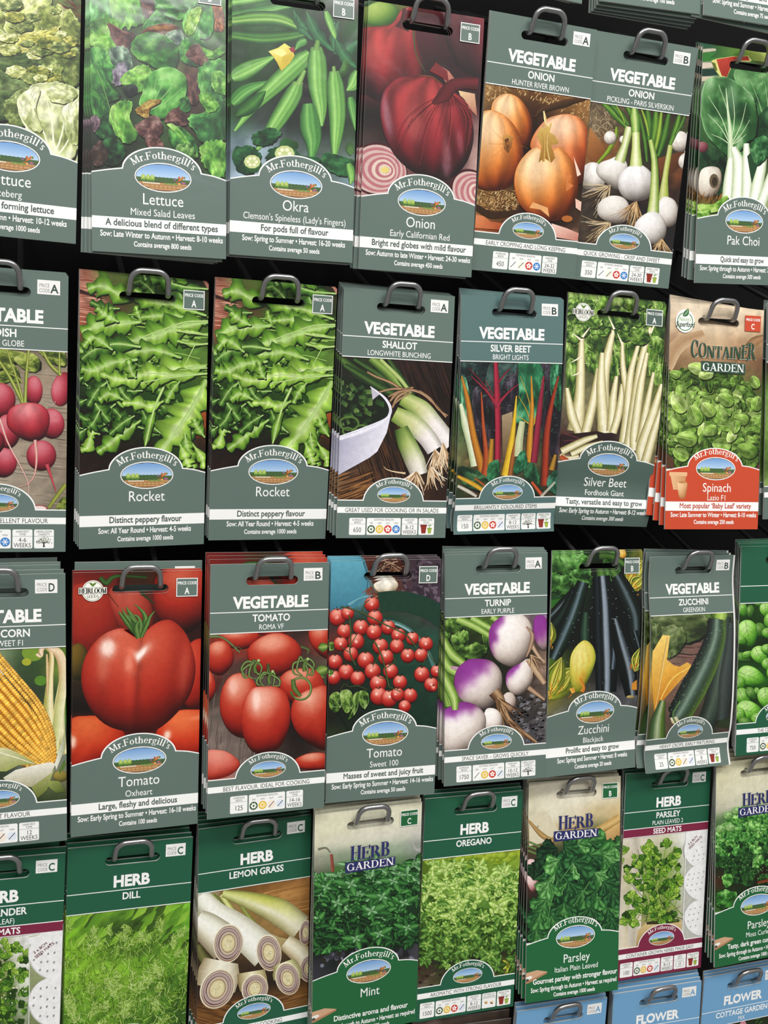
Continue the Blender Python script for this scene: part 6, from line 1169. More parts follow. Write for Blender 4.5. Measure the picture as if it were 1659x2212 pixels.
        s.stroke([(cx + 10, cy_ + 40), (cx + 5, cy_), (cx + 30, cy_ - 40)], [26, 22, 18], '3f5524 7a9450 4f6830', n=8); s.ell(cx + 30, cy_ - 40, 9, 9, 'b8c88a', 10)
    s.ring(650, 910, 66, 70, 15, '5f7a3c', 40, -2.4, 2.9); s.ring(650, 908, 64, 68, 5, 'a0b478', 40, -2.2, 2.2); s.stroke([(600, 850), (610, 910), (650, 960)], [26, 34, 20], '3f5524 7a9450 4f6830', n=9)
def pic_sweet100(s):
    s.mm().bg(['5aa0b4 5498ac 7a6a64 4a3a44 5a4a54', '62a8bc 5a9fb2 7a4a34 5a4450 4a3c48', '5a9cae 62a4b4 8a4a30 4a3a44 544452', '4a4040 3a5044 2a5040 44584a 54444e', '7a3a34 2c4a3c 2a5a48 2a5444 34604e', '5a2c2c 24402f 24503c 2a5848 2f5c4a', '3a2a24 1f3428 1f4634 245040 2a5444', '2a2420 1c3024 1f4030 244a3a 264c3c', '2a2a20 1c2f22 1c3c2c 1f4434 244838', '3a4a2c 2a3a24 1c3a2a 1f4032 224436'], rough=.12, ns=4)
    s.at(430, 1180, 2.9625)
    s.poly([(840, 90), (1050, 95), (1080, 180), (1090, 260), (1050, 340), (960, 420), (840, 420)], '5fa6ba', grad=('70b4c6', '4a8ca2', 90)); s.stroke([(960, 380), (1040, 330), (1110, 325)], [30, 10, 30], '8ac0cc 4a8498', n=8); s.stroke([(1050, 100), (1080, 200), (1070, 300)], [8, 6, 8], '3f7488', n=8)
    s.poly([(1060, 85), (1350, 80), (1300, 150), (1280, 240), (1110, 240), (1080, 150)], '6a3a30')
    for k in range(26):
        a = rnd(k + 50); s.stroke([(1080 + 230 * a.random(), 95 + 100 * a.random()), (1200, 90 + 130 * a.random()), (1080 + 240 * a.random(), 100 + 110 * a.random())], [5, 4], ['b88a6a', '3a2420', 'd8c0a4', '7a4030'][k % 4], n=6)
    s.blob([(1120, 240), (1180, 215), (1250, 215), (1275, 250), (1240, 300), (1180, 305), (1130, 280)], '7a6a54 bcae94 e4dccc f4f0e6', light=(-.2, -.6), tex=streaks(6, .06))
    roots(s, 1190, 300, 60, 110, 0, 180, ['a86a4a', '7a3a2a', 'c08a64', '5a2a20'], 61, 6); roots(s, 1100, 260, 24, 70, 60, 150, ['a86a4a', '7a3a2a'], 62, 5)
    r = rnd(63)
    for k in range(90): x, y = 1300 + 240 * r.random(), 90 + 250 * r.random(); s.ell(x, y, 8 + 18 * r.random(), 6 + 12 * r.random(), ['6a5a66', '4a3a46', '7a6a78', '3a2e3a'][k % 4], 9, ang=r.random() * 3)
    s.ring(1250, 1010, 560, 660, 130, '24503e', 70, math.radians(-100), math.radians(-10)); s.ring(1180, 960, 350, 480, 26, '5a8a84', 60, math.radians(-90), math.radians(-20)); s.ring(1180, 965, 350, 480, 10, 'a0bec0', 60, math.radians(-78), math.radians(-34)); s.stroke([(880, 1060), (930, 1130), (960, 1200)], [6, 10, 6], '14281e', n=6)
    T = '480806 8e1612 b82822 d04c3e f4b0a0'
    for cx, cy_, q in ((1105, 372, 48), (885, 455, 55), (950, 430, 42), (1125, 460, 50), (1210, 520, 46), (1035, 520, 50), (930, 545, 48), (1005, 610, 52), (905, 625, 46), (1120, 550, 50), (1275, 570, 46), (1365, 590, 42), (1450, 625, 46), (1420, 697, 44), (1335, 700, 46), (1265, 640, 46), (1160, 640, 50), (970, 690, 48), (870, 740, 48), (1065, 730, 54), (1195, 710, 50), (940, 805, 50), (1110, 800, 52), (1225, 800, 48), (860, 840, 46), (1015, 845, 48), (1425, 820, 50), (1485, 885, 46), (1520, 800, 40), (1145, 880, 54), (1285, 870, 46), (1150, 960, 56), (1350, 955, 46), (1215, 975, 54), (1270, 950, 44), (1315, 1025, 40), (1500, 910, 20)):
        s.ball(cx, cy_, q, q * 1.04, ramp=T, n=24, rings=7, light=(-.1, -.5), hl=[(-.1 + .1 * r.normal(), -.1 + .1 * r.normal(), .11, .11, .95, 'fff4ee')])
        for k in range(5):
            if cy_ > 1000: break
            a = -1.57 + (k - 2) * .5 + .2 * r.normal(); s.stroke([(cx, cy_ - q * .85), (cx + q * .5 * math.cos(a), cy_ - q * .85 + q * .4 * math.sin(a))], [5, 1.5], '2a3420', n=3)
    VN = '2f3a20 6a7a48 3a4628'
    for p, w in (([(905, 385), (970, 400), (1040, 425), (1130, 470), (1230, 520), (1330, 570), (1390, 650)], 9), ([(1040, 425), (1060, 370), (1090, 340)], 6), ([(960, 440), (970, 560), (965, 680), (1000, 760)], 9), ([(1115, 600), (1160, 680), (1190, 780), (1215, 900)], 10), ([(1190, 780), (1250, 740), (1240, 700)], 6), ([(1160, 680), (1110, 770)], 5), ([(1215, 900), (1290, 930)], 6), ([(1205, 850), (1150, 840)], 5), ([(1460, 670), (1510, 750)], 6), ([(1430, 760), (1460, 690)], 5), ([(965, 640), (1010, 560)], 5), ([(965, 680), (900, 640)], 5)): s.stroke(p, w, VN, n=14)
    for o, v in (([(835, 960), (880, 930), (910, 960), (905, 1030), (870, 1065), (835, 1030)], 1), ([(905, 930), (960, 920), (985, 970), (975, 1040), (940, 1068), (910, 1010)], 2), ([(985, 960), (1020, 930), (1020, 1000), (990, 1080), (950, 1110), (980, 1040)], 3), ([(1025, 930), (1070, 930), (1088, 980), (1060, 1040), (1030, 1010)], 4), ([(830, 620), (860, 615), (860, 660), (835, 665)], 5), ([(830, 790), (860, 800), (850, 820), (830, 830)], 6)):
        frill(s, o, '2f4a1f 55782f 86a650 b4cc86', .02, v, tex=.15, vein=[o[0], o[2], o[-1]], base=o[3], vc='a8c47c', vw=4)
    s.stroke([(900, 920), (930, 880), (960, 900), (1010, 890), (1080, 920)], [6, 6, 6, 10, 5], '4a5a34', n=10)
def turnip_ball(s, outline, c, cap, n=64):
    """cap: (direction a,b, offset, softness) of the purple crown"""
    ca, cb, off, soft = cap
    def t(A, B, C):
        k = A * ca + B * cb + .10 * (vnoise(A * 5 + 20, B * 5 + 20, 1, 3) - .5) + .05 * np.sin(9 * (A * cb - B * ca)); m = 1 / (1 + np.exp((off - k) / soft)); P = C * np.array([.62, .26, .66]) + .02
        return C * (1 - m[..., None]) + P * m[..., None]
    s.blob(outline, '5f5450 9c8e86 d0c4bc eee6e0 faf6f4', c=c, n=n, rings=16, light=(-.3, -.45), tex=t)
def pic_turnip(s):
    s.mm().bg(['3a5a24 5a7a2c 6a8a3a 8a7a7a 9a7aa0', '2a4020 34481f 2f3f1c 5a4a3a 8a7068', '4a6a2c 2f401f 2a341c 2a2a1c 8a7468', '6a8a3c 4a5a2a 2a301c 3a3028 9a8478', '5a7a34 5a6a38 3a3a24 4a4038 7a6a60', '4a5a2c 4a4a3a 3a3430 4a4440 5a5450', '4a3a2c 4a4040 4a4644 5a5658 6a6668', '4a4038 5a5254 5a5658 66646a 5f5c60'], rough=.35, ns=3)
    s.at(930, 1160, 2.2757)
    r = rnd(71)
    for k in range(170):
        x, y = 400 + 170 * r.random(), 770 + 250 * r.random(); q = 10 + 26 * r.random(); a = r.random() * 3; s.poly([(x, y), (x + q * math.cos(a), y + q * .5 * math.sin(a)), (x + q * math.cos(a + 1), y + q * .5 * math.sin(a + 1.2) + 6), (x - 4, y + 9)], ['5a585c', '7f7d82', '3a393c', '8f8d92', '4a484c'][k % 5])
    for o, sd in (([(70, 410), (150, 400), (170, 480), (110, 520), (70, 480)], 1), ([(100, 490), (170, 460), (190, 520), (130, 560)], 2), ([(120, 560), (230, 520), (280, 560), (200, 620), (140, 600)], 3), ([(250, 440), (300, 420), (320, 520), (270, 540)], 4)): frill(s, o, '1f3416 3f5f24 6f9444 a4c470', .1, sd, tex=.35)
    ST = '4a6a24 8aae4c c8dc90 a4c468 6a8a38'
    for p, w in (([(130, 400), (220, 440), (300, 490)], [40, 40, 30]), ([(200, 395), (280, 440), (320, 460)], [36, 34, 20]), ([(60, 500), (100, 570), (160, 620)], [40, 50, 40]), ([(40, 560), (90, 640), (150, 680)], [60, 50, 30]), ([(30, 640), (70, 720), (100, 830)], [50, 50, 56]), ([(60, 700), (90, 780), (110, 840)], [20, 30, 30]), ([(300, 390), (330, 410)], [40, 30])): s.stroke(p, w, ST, n=12)
    s.stroke([(100, 640), (150, 650)], [14, 20], 'c8a0b8')
    turnip_ball(s, [(510, 400), (560, 392), (600, 480), (560, 560), (510, 500)], (550, 470), (-.3, -.9, -.4, .2))
    s.stroke([(480, 500), (520, 570), (560, 620)], [26, 18, 14], '8a6a50 d8c0a8 9a7a5c', n=10)
    turnip_ball(s, [(380, 380), (450, 380), (495, 430), (500, 500), (480, 580), (430, 630), (380, 635), (320, 600), (290, 540), (288, 460), (320, 410)], (395, 505), (-.92, -.35, .62, .06))
    s.stroke([(470, 440), (500, 480), (490, 540), (470, 590)], [8, 20, 20, 6], '7a5a44 c8ac94 8a6a50', n=10)
    turnip_ball(s, [(440, 620), (480, 600), (500, 660), (495, 720), (450, 770), (400, 770), (370, 720), (380, 660)], (435, 690), (-.75, -.65, .55, .1))
    s.stroke([(480, 600), (520, 660), (560, 720)], [30, 34, 24], '8a6a4c d8bea0 a48464', n=10); s.stroke([(480, 740), (520, 770), (560, 800)], [26, 20, 12], '8a6a50 ccb094 8a6a4c', n=8); roots(s, 490, 580, 12, 110, 20, 90, ['a48464', '6a4a34', 'd0b494'], 72, 5)
    s.ball(385, 812, 36, 50, ramp='5a4a44 a08e84 d4c6bc e8dcd4')
    turnip_ball(s, [(235, 598), (300, 610), (345, 660), (350, 730), (325, 800), (270, 845), (200, 830), (140, 790), (115, 720), (130, 650), (180, 605)], (235, 715), (-.62, -.78, .22, .12))
    s.stroke([(310, 760), (340, 800), (360, 860), (400, 920), (520, 1010)], [60, 50, 36, 34, 16], '6a4a30 c8a884 8a684a 4a3422', n=18); s.stroke([(330, 800), (350, 900), (370, 960)], [30, 22, 10], '5a4028 a48460 6a4c34', n=10); roots(s, 330, 790, 24, 150, 30, 80, ['a07c58', '5a3e28', 'c4a27c'], 73, 6); roots(s, 380, 900, 16, 120, 30, 60, ['8a684a', '4a3422', 'b4906a'], 74, 4)
    turnip_ball(s, [(270, 850), (310, 842), (345, 870), (352, 930), (300, 960), (260, 920)], (305, 900), (0, -1, 1.4, .1))
    turnip_ball(s, [(160, 810), (220, 825), (265, 870), (270, 930), (240, 1000), (180, 1050), (60, 1050), (50, 880), (100, 830)], (150, 935), (-.25, -.95, .52, .08))
    s.stroke([(50, 660), (110, 780), (120, 850)], [50, 50, 30], '5a7a2c 9abc58 d0e09c a0c064 5a7a34', n=12)
def zuc(s, path, wd, tone='0a1412 14221c 1a2c25 2c3f3a 75848c 26382f 14221e 0a1410'):
    s.stroke(path, wd, tone, n=22)
def blossom(s, x0, y0, x1, y1, wd, seed):
    s.leaf((x0, y0), (x1, y1), wd, '5a6a20 a8ac3c d8cc60 98a838 5f7424', n=14, tipw=.2, peak=.5)
    d = np.array([x1 - x0, y1 - y0], float); nn = np.array([-d[1], d[0]]) / np.linalg.norm(d)
    for k in range(-4, 5):
        a = k / 4.6; s.stroke([(x0, y0), tuple(np.array([x0, y0]) + d * .5 + nn * a * wd * .48), (x1, y1)], [2, 4, 2], ['3f5a1c', 'e8dc80', '7a8a2c'][k % 3], n=10)
    r = rnd(seed)
    for k in range(16): f = .45 + .5 * r.random(); a = .36 * r.normal(); p = np.array([x0, y0]) + d * f + nn * a * wd * .6; s.stroke([tuple(p), tuple(p + d * .12)], [4, 2], ['d88a24', 'e8b040', 'c87a1c'][k % 3], n=3)
def pic_blackjack(s):
    s.mm().bg(['2f5a28 3a6a2c 24401f 2a4a24 8a8a3a', '2f5424 34602a 1c2c1c 1c241c 6a6a30', '2a4f24 2f5a28 141c18 10161a 2a3028', '2a5a34 244424 0f1614 0c1014 1c2422', '243a2c 141e1a 0f1614 0c1012 141c1c', '3a5a2a 1c241c 101614 0c1012 1c2420', '5a7a2c 3f4a24 1c2018 0e1214 2a302c', '6a7a34 54542c 3a3a34 24262a 4a4a4a', '8a8440 6a6a48 5f5f5c 54545a 6a6a6c', '7a7a60 7a7a78 6a6a6c 5f5f64 6a6a6c'], rough=.25, ns=4)
    s.at(930, 1160, 2.2757)
    s.poly([(580, 310), (660, 300), (740, 330), (580, 350)], '3a7a2c')
    for o, sd in (([(580, 90), (680, 80), (720, 180), (640, 230), (590, 200)], 1), ([(640, 80), (760, 90), (780, 180), (700, 210)], 2), ([(590, 190), (690, 200), (680, 280), (600, 270)], 3), ([(690, 170), (780, 160), (790, 240), (720, 250)], 4), ([(860, 70), (940, 80), (920, 200), (850, 190)], 5)): frill(s, o, '1f3c1a 3a6a2c 62964a 92c078', .14, sd, tex=.3)
    s.stroke([(830, 90), (900, 100), (1000, 170)], [40, 34, 20], '2f4a24 6a9448 3a5a2c', n=10); s.ball(945, 85, 18, 20, ramp='a87a24 d8b04a ecd080', n=16); blossom(s, 1050, 110, 965, 230, 110, 1); blossom(s, 1050, 190, 980, 260, 80, 2)
    zuc(s, [(720, 260), (650, 330), (570, 410)], [50, 56, 40]); zuc(s, [(700, 280), (640, 380), (560, 480)], [40, 50, 40], '0a1412 1c3028 2a4438 16261f 0a1410')
    zuc(s, [(750, 220), (700, 370), (650, 490), (600, 600)], [60, 84, 84, 60], '0a1412 14241e 1c3428 2f4a40 7a8c94 4f6468 1c3028 10201a 0a1410')
    zuc(s, [(760, 370), (755, 460), (755, 540)], [30, 50, 50], '10201a 2a4a34 4f6f58 2a4a38 10201a')
    zuc(s, [(910, 180), (960, 280), (1000, 380), (1010, 480), (1040, 560)], [60, 90, 90, 80, 80], '0a1412 14241e 1c2e28 6a7a80 24342f 14221e 0a1410')
    zuc(s, [(840, 190), (850, 330), (855, 480), (860, 620), (860, 760)], [80, 104, 112, 112, 100], '080e10 0e1618 121c1e 1c282a 8f9aa6 a4aebc 2a3638 10181a 2a3840 141e20 080e10')
    zuc(s, [(890, 400), (900, 520), (890, 650)], [20, 30, 26], '0c1416 44545f 7a8894 2a3a40 0c1416')
    zuc(s, [(900, 400), (930, 520), (965, 650), (985, 780)], [40, 80, 92, 60], '080e10 121c1e 5a666e 98a4ae 1c2628 10181a 0c1416 080e10')
    zuc(s, [(1000, 460), (1030, 560)], [30, 30])
    s.ball(980, 785, 20, 8, ramp='8a7a4a c8b880', n=14); s.stroke([(840, 190), (835, 160)], [50, 40], '3a5a2c 6a9448 3a5a2c'); s.stroke([(910, 190), (890, 160)], [40, 36], '3a5a2c 6a9448 3a5a2c')
    r = rnd(81)
    for k in range(60): x, y = 620 + 380 * r.random(), 250 + 480 * r.random(); s.ell(x, y, 2, 2, '9aaab0', 5)
    blossom(s, 700, 640, 560, 790, 150, 3); blossom(s, 640, 590, 580, 780, 110, 4)
    s.blob([(745, 508), (790, 530), (808, 590), (790, 660), (750, 740), (720, 766), (690, 740), (680, 660), (690, 570)], '4a6420 98a83a d8d060 eee69a', light=(-.2, -.5), tex=streaks(14, .22, 'd89a2c'), hl=[(.1, .5, .4, .3, .5, 'dc9a34')]); s.stroke([(740, 760), (750, 735), (730, 690)], [20, 14, 6], 'e0a040 c87a24', n=6); s.stroke([(690, 740), (700, 765)], [26, 18], 'd8a03c e8bc60')
    blossom(s, 590, 420, 560, 540, 90, 5); s.poly([(985, 720), (1010, 700), (1010, 750), (985, 750)], 'd89a3c'); blossom(s, 1030, 540, 1000, 660, 70, 6)
def pic_greenskin(s):
    s.mm().bg(['5a6a3a 6a7a44 5a6a38 7a9a4a 4a5a3a', '4a5a34 4f5f38 54603a 4a5a40 3a4a38', '5a6a44 5a6448 8a6a60 6a5a50 3a4038', '8a8a5a 8a7464 8f6a62 7a5f54 4a4440', 'c8a444 a88a64 80625a 5f5a4a 5a5048', 'b8904a 8a6a5a 7a5f58 4a503f 6a504a', '7a6a44 7a6258 6f5850 4a4f40 7a5a50', '5a5a3a 6f5c50 5a503f 44483a 80605a', '5a6a40 66603f 4a503a 3a4034 6a5448'], rough=.15, ns=4)
    s.at(930, 1160, 2.2757)
    wood(s, (1150, 480, 1350, 700), '9a726a', '6f5048', 91, 50, .06, 120, 8); s.stroke([(1190, 565), (1260, 575), (1320, 572)], [6, 6], '4a342c')
    for o, sd in (([(1075, 400), (1200, 380), (1340, 380), (1340, 470), (1240, 520), (1100, 500)], 1), ([(1110, 450), (1220, 440), (1240, 520), (1170, 590), (1130, 580)], 2), ([(1070, 440), (1130, 430), (1110, 540), (1075, 540)], 3)): frill(s, o, '2f3f20 4f6230 708050 94a074', .1, sd, tex=.25)
    s.poly([(1080, 560), (1130, 480), (1166, 482), (1150, 600), (1200, 640), (1250, 612), (1280, 632), (1200, 720), (1130, 800), (1090, 856), (1080, 760), (1075, 640)], 'e8b848', grad=('f4d880', 'd89a2c', 70)); s.poly([(1090, 850), (1120, 700), (1150, 620), (1240, 640), (1180, 730)], 'eeaa34', grad=('f2c458', 'd08a24', 60)); s.stroke([(1155, 490), (1130, 620), (1095, 840)], [8, 10, 4], 'f4dc98 c89a3c', n=8); s.stroke([(1270, 632), (1170, 700), (1095, 850)], [4, 6, 3], 'f6d878', n=8)
    zuc(s, [(1440, 390), (1430, 540), (1410, 700), (1370, 860), (1330, 950)], [60, 90, 100, 100, 90], '1f2a24 34443a 4a5c4e 5f7060 3a4a40 222e28')
    zuc(s, [(1470, 420), (1460, 560), (1440, 700), (1430, 900)], [30, 60, 70, 60], '2a3230 3f4a48 54605c 34403c')
    zuc(s, [(1130, 800), (1110, 900), (1110, 1000)], [30, 70, 90], '3a5a20 6a8a34 b8c4a0 5a7a4a 3a5030')
    s.stroke([(1400, 400), (1385, 500), (1340, 620), (1280, 740), (1210, 870), (1180, 900)], [80, 100, 118, 130, 120, 50], '6a8a34 4f6a38 3f5840 5a7464 8fa494 5a7060 34483c 22302a 1a2620', n=26)
    r = rnd(92)
    for k in range(130):
        f = r.random(); x = 1400 - 200 * f + 90 * r.normal() * .4; y = 430 + 420 * f; s.ell(x, y, 2, 2, ['9ab09a', '6a8470'][k % 2], 5)
    s.stroke([(1405, 400), (1410, 375), (1400, 365)], [70, 84, 60], '4a6a2c 9abc50 c0d878 7a9a3c', n=6); s.poly([(1168, 885), (1200, 880), (1218, 905), (1205, 925), (1178, 912)], 'e0d8b0', grad=('f0ead0', 'b8a878', 60)); s.stroke([(1210, 930), (1180, 870), (1215, 800)], [6, 10, 6], '6a8a5a', n=6)
    s.poly([(1410, 900), (1470, 880), (1470, 940), (1400, 930)], '3a4a2c')
def basil_leaf(s, x, y, rx, ry, ang, seed, tone=1):
    rp = ['1a3a14 2f5a1f 4f8430 7aa850', '234f16 43801f 6fae3a a8d478', '2f6a1c 5a9c2c 8cc850 c4e898'][tone]
    t = np.linspace(0, 2 * math.pi, 24, endpoint=False); a, b = rx * np.cos(t), ry * np.sin(t) * (1 - .25 * np.cos(t)); ca, sa = math.cos(ang), math.sin(ang)
    o = np.stack([x + a * ca - b * sa, y + a * sa + b * ca], 1)
    s.blob(o, rp, c=(x, y), light=(-.3, -.55), n=44, rings=10, tex=crinkle(seed, .12, 3), hl=[(-.3, -.3, .3, .25, .35, 'dcf0b8')])
    P = lambda u, v: (x + u * rx * ca - v * ry * sa, y + u * rx * sa + v * ry * ca)
    s.stroke([P(-.92, 0), P(0, .06), P(.95, 0)], [3, 2.4, 1], '3a6c22', n=8)
    for k in (-.6, -.25, .1, .4):
        for g in (-1, 1): s.stroke([P(k, 0), P(k + .25, g * .4), P(k + .42, g * .72)], [2.2, 1.2], '447a2a', n=5)
def pic_basil(s):
    s.mm().bg(['24401a 2f5a1f 24401f 2a4a20', '2f5a1c 24481a 1f3a1a 24501f', '24481a 1c3416 1a3018 2f5a20', '2a5a1c 2f6a1f 1f3c18 24481c', '2f5f1f 24481a 1c3418 2a5a20', '24401a 2a5a1c 24441a 2f5a20'], rough=.3, ns=4)
    s.at(1540, 1140, 3.9500)
    for i, a in enumerate(((250, 700, 70, 45, 1.2, 1), (320, 720, 60, 34, 1.6, 0), (400, 640, 50, 30, .3, 1), (450, 700, 60, 50, 1.5, 2), (400, 880, 70, 60, .8, 0), (300, 900, 115, 80, 1.35, 2), (240, 960, 60, 40, .4, 1), (470, 900, 50, 50, 1.2, 1), (260, 1110, 80, 40, .3, 0), (300, 1080, 60, 30, -.3, 1), (400, 1090, 85, 66, 1.0, 2), (470, 1040, 50, 60, 1.5, 1), (470, 1170, 60, 50, 1.2, 1), (330, 1270, 125, 80, .35, 2), (230, 1330, 60, 50, 1.2, 1), (260, 1450, 90, 60, 1.0, 1), (330, 1420, 70, 40, .9, 0), (380, 1400, 40, 22, 1.1, 1), (450, 1450, 90, 70, 1.5, 2), (310, 1560, 115, 80, .2, 2), (230, 1600, 70, 50, 1.0, 1), (400, 1640, 80, 50, .4, 1), (280, 1660, 70, 40, .2, 0), (520, 800, 90, 70, .4, 1), (560, 1000, 90, 70, 1.2, 2), (560, 1250, 110, 80, .6, 1), (560, 1500, 110, 80, 1.0, 2), (680, 900, 110, 80, .3, 1), (700, 1150, 110, 80, 1.0, 2), (700, 1400, 110, 90, .4, 1), (820, 1000, 110, 80, .8, 1), (820, 1300, 110, 80, .2, 2), (850, 750, 100, 70, .6, 1))):
        basil_leaf(s, *a[:5], i, a[5])
# --- fourth row and the heads of the fifth
def mat_discs(s, discs, edge, txt_uv):
    """the strip of punched white seed mats at the right of the picture"""
    pass
def parsley_sprig(s, x, y, q, a, cs, r):
    """one cut parsley leaf: three lobes with toothed ends"""
    for k, (da, f) in enumerate(((-.75, .72), (.75, .72), (0, 1.))):
        b = a + da; L = q * f; c = cs[int(r.integers(len(cs)))]
        s.leaf((x, y), (x + L * math.cos(b), y + L * math.sin(b)), L * .8, c, n=9, tipw=.35, peak=.68, serr=.22)
        for g in (-.42, .42): s.leaf((x + L * .35 * math.cos(b), y + L * .35 * math.sin(b)), (x + L * (.35 * math.cos(b) + .5 * math.cos(b + g)), y + L * (.35 * math.sin(b) + .5 * math.sin(b + g))), L * .34, c, n=6, tipw=.3, peak=.65)
PG = ['1f3a14 34581c 4a7424 2f5019 1f3814', '2f5a1c 4f8028 6fa038 44742a 2a501a', '4a7a20 76a436 a0c850 689632 446f20', '6a9428 9abc44 c4dc78 8cb040 5f8826']
PD = ['0f2a1a 1c4428 2f5f3a 18402a 0f281a', '1a4426 2f6a3a 4f8c54 2a6036 183f24', '2a6030 4a8a48 74b068 427f42 265a2c', '3f7a3c 66a458 98c888 5a9850 386f36']
def pic_coriander(s):
    s.mm().bg(['e8e6e0 e4e2dc dcdad0 e8e8e6 f0f0f0', '8a9a44 8a9a3c b4b890 e8e8e6 f0f0ee', '4a6a1f 54741f 6a8424 d8dcd0 e8e8e8', '34501a 3a5a1a 4a6a1f a8b498 d8dcd4', '34501a 3a5a1c 44641f a8b090 e0e0dc', '2f4a1a 3a541c 44601f b4b8a0 e4e4e0'], rough=.2, ns=4)
    s.at(0, 1780, 5.12)
    r = rnd(101)
    for k in range(120):
        x, y = -420 + 740 * r.random(), 1330 + 900 * r.random()
        if y < 1420 and r.random() < .6: continue
        f = np.clip((1800 - y) / 500, 0, 1); parsley_sprig(s, x, y, 60 + 50 * r.random(), r.random() * 6.28, PG[1:] if f > .5 and k > 50 else PG[:3], r)
    for k in range(16): x, y = 320 * r.random(), 1700 + 300 * r.random(); s.ell(x, y, 8, 10, 'e0e4c8', 6)
    for x, y, q, a in ((60, 1400, 90, -1.0), (180, 1370, 80, -1.5), (270, 1450, 90, -.8), (40, 1340, 90, -1.3), (200, 1470, 70, .6), (120, 1620, 90, .3), (260, 1620, 80, 1.2), (30, 1560, 80, .8)): parsley_sprig(s, x, y, q, a, PG[2:], r)
    s.poly([(322, 1240), (720, 1170), (680, 2240), (318, 2240)], 'a4ac84', grad=('b4bc94', '8a9468', 80))
    for cy_ in (1440, 1970, 2460, 2960): s.ell(640, cy_, 330, 290, 'c8cac4', 60); s.ell(650, cy_ - 6, 326, 288, 'f0f0f0', 60)
    s.poly([(318, 1250), (720, 1170), (700, 1240), (330, 1330)], 'eeeeee')
    for x, y in ((550, 1330), (625, 1310), (460, 1435), (533, 1433), (603, 1420), (375, 1500), (455, 1525), (525, 1518), (597, 1527), (442, 1612), (523, 1622), (592, 1612), (450, 1815), (518, 1803), (613, 1810), (375, 1917), (450, 1903), (523, 1935), (595, 1920), (370, 2005), (450, 2030), (518, 2016), (598, 2028), (443, 2120), (523, 2126), (593, 2116)): s.ell(x, y, 11, 16, 'a9aaae', 9, ang=.5)
    for x, y in ((700, 1440), (690, 1900), (700, 1620)): s.ell(x, y, 11, 16, 'a9aaae', 9, ang=.5)
    s.stroke([(322, 1250), (324, 1700), (318, 2230)], 7, 'f4f4f2')
    s.mm()
    text(s, '3 x 8CM', 68.6, 2.0, '7b2541', u0=65.6, sx=1.0, rot=-38, bold=.022); text(s, 'SEED MATS', 71.8, 2.0, '7b2541', u0=66.6, sx=1.0, rot=-38, bold=.022)
def dill_frond(s, x, y, L, a, cs, r, depth=0):
    n = 7 if depth == 0 else 4
    b = a + .25 * r.normal(); c = cs[int(r.integers(len(cs)))]
    p = [(x, y), (x + L * .5 * math.cos(a), y + L * .5 * math.sin(a)), (x + L * .5 * (math.cos(a) + math.cos(b)), y + L * .5 * (math.sin(a) + math.sin(b)))]
    s.stroke(p, [2.6 if depth == 0 else 2.2, 1.2], c, n=4)
    P = cr(p, n + 2)
    for k in range(1, n + 1):
        for g in (-1, 1):
            d = a + g * (.55 + .25 * r.random()); q = L * (.42 - .03 * k) * (.6 + .6 * r.random())
            if depth == 0 and L > 60: dill_frond(s, P[k][0], P[k][1], q * 1.3, d, cs, r, 1)
            else: s.stroke([tuple(P[k]), (P[k][0] + q * math.cos(d), P[k][1] + q * math.sin(d))], [2.2, 1.0], cs[int(r.integers(len(cs)))], n=2)
def pic_dill(s):
    s.mm().bg(['9ac83c a0cc40 6a9a34 8ac03c 98cc44 8ac444', '8abc34 6a9a30 4a6a2c 3f5a24 6a9c34 7ab43c', '94c43c 8ab838 6a9434 5a8030 7aac38 84b83c', '8ab838 98c444 94c040 8aba3c 80b03a 7aa838', '7aa834 8ab83c 88b43c 7aa838 5f8a30 54802c', '6a9830 7aa838 7aa638 6a9634 5f8a30 3f6024', '5a8a2c 6a9832 6a9632 5f8c30 54802c 4a742a', '4a7a28 5f8c2e 5f8a30 54802c 4a7428 446c28'], rough=.3, ns=2.5)
    s.at(0, 1740, 2.9625)
    r = rnd(111); A = ['4a7a24', '6a9a2c', '8cb83c', 'acd058', 'c8e080', '5a8a28']; Dk = ['1f3a14', '2f4f1a', '3f6220']; Lt = ['b0d45c', 'd0e890', '94bc44', 'e0f0ac', '7ca438']
    for k in range(60): x, y = 440 + 780 * r.random(), 640 + 260 * r.random(); q = 30 + 40 * r.random(); s.stroke([(x - q, y + q), (x, y), (x + q * .8, y - q)], [4, q * .8, 4], ['7aa838 8ab83c', '94c444 a4cc50', '6a9a34 7aac38', '4a6a28 5a7a2c'][k % 4], n=7)
    def hair(n, cs, y0, y1, L):
        for k in range(n):
            x, y = 420 + 810 * r.random(), y0 + (y1 - y0) * r.random(); a = -1.57 + .8 * r.normal(); l = L * (.5 + r.random()); s.stroke([(x, y), (x + l * math.cos(a), y + l * math.sin(a))], [3.4, 1.4], cs[k % len(cs)], n=2)
    for k in range(9): s.one_layer(lambda: hair(170, [Dk, A, Dk, A, A, Lt, A, Lt, Lt][k], 860, 1700, 46), 24)
    for k in range(90):
        x, y = 420 + 800 * r.random(), 800 + 900 * r.random(); s.one_layer(lambda: dill_frond(s, x, y, 74 + 60 * r.random(), -1.57 + .6 * r.normal(), A if k < 34 else Lt, r))
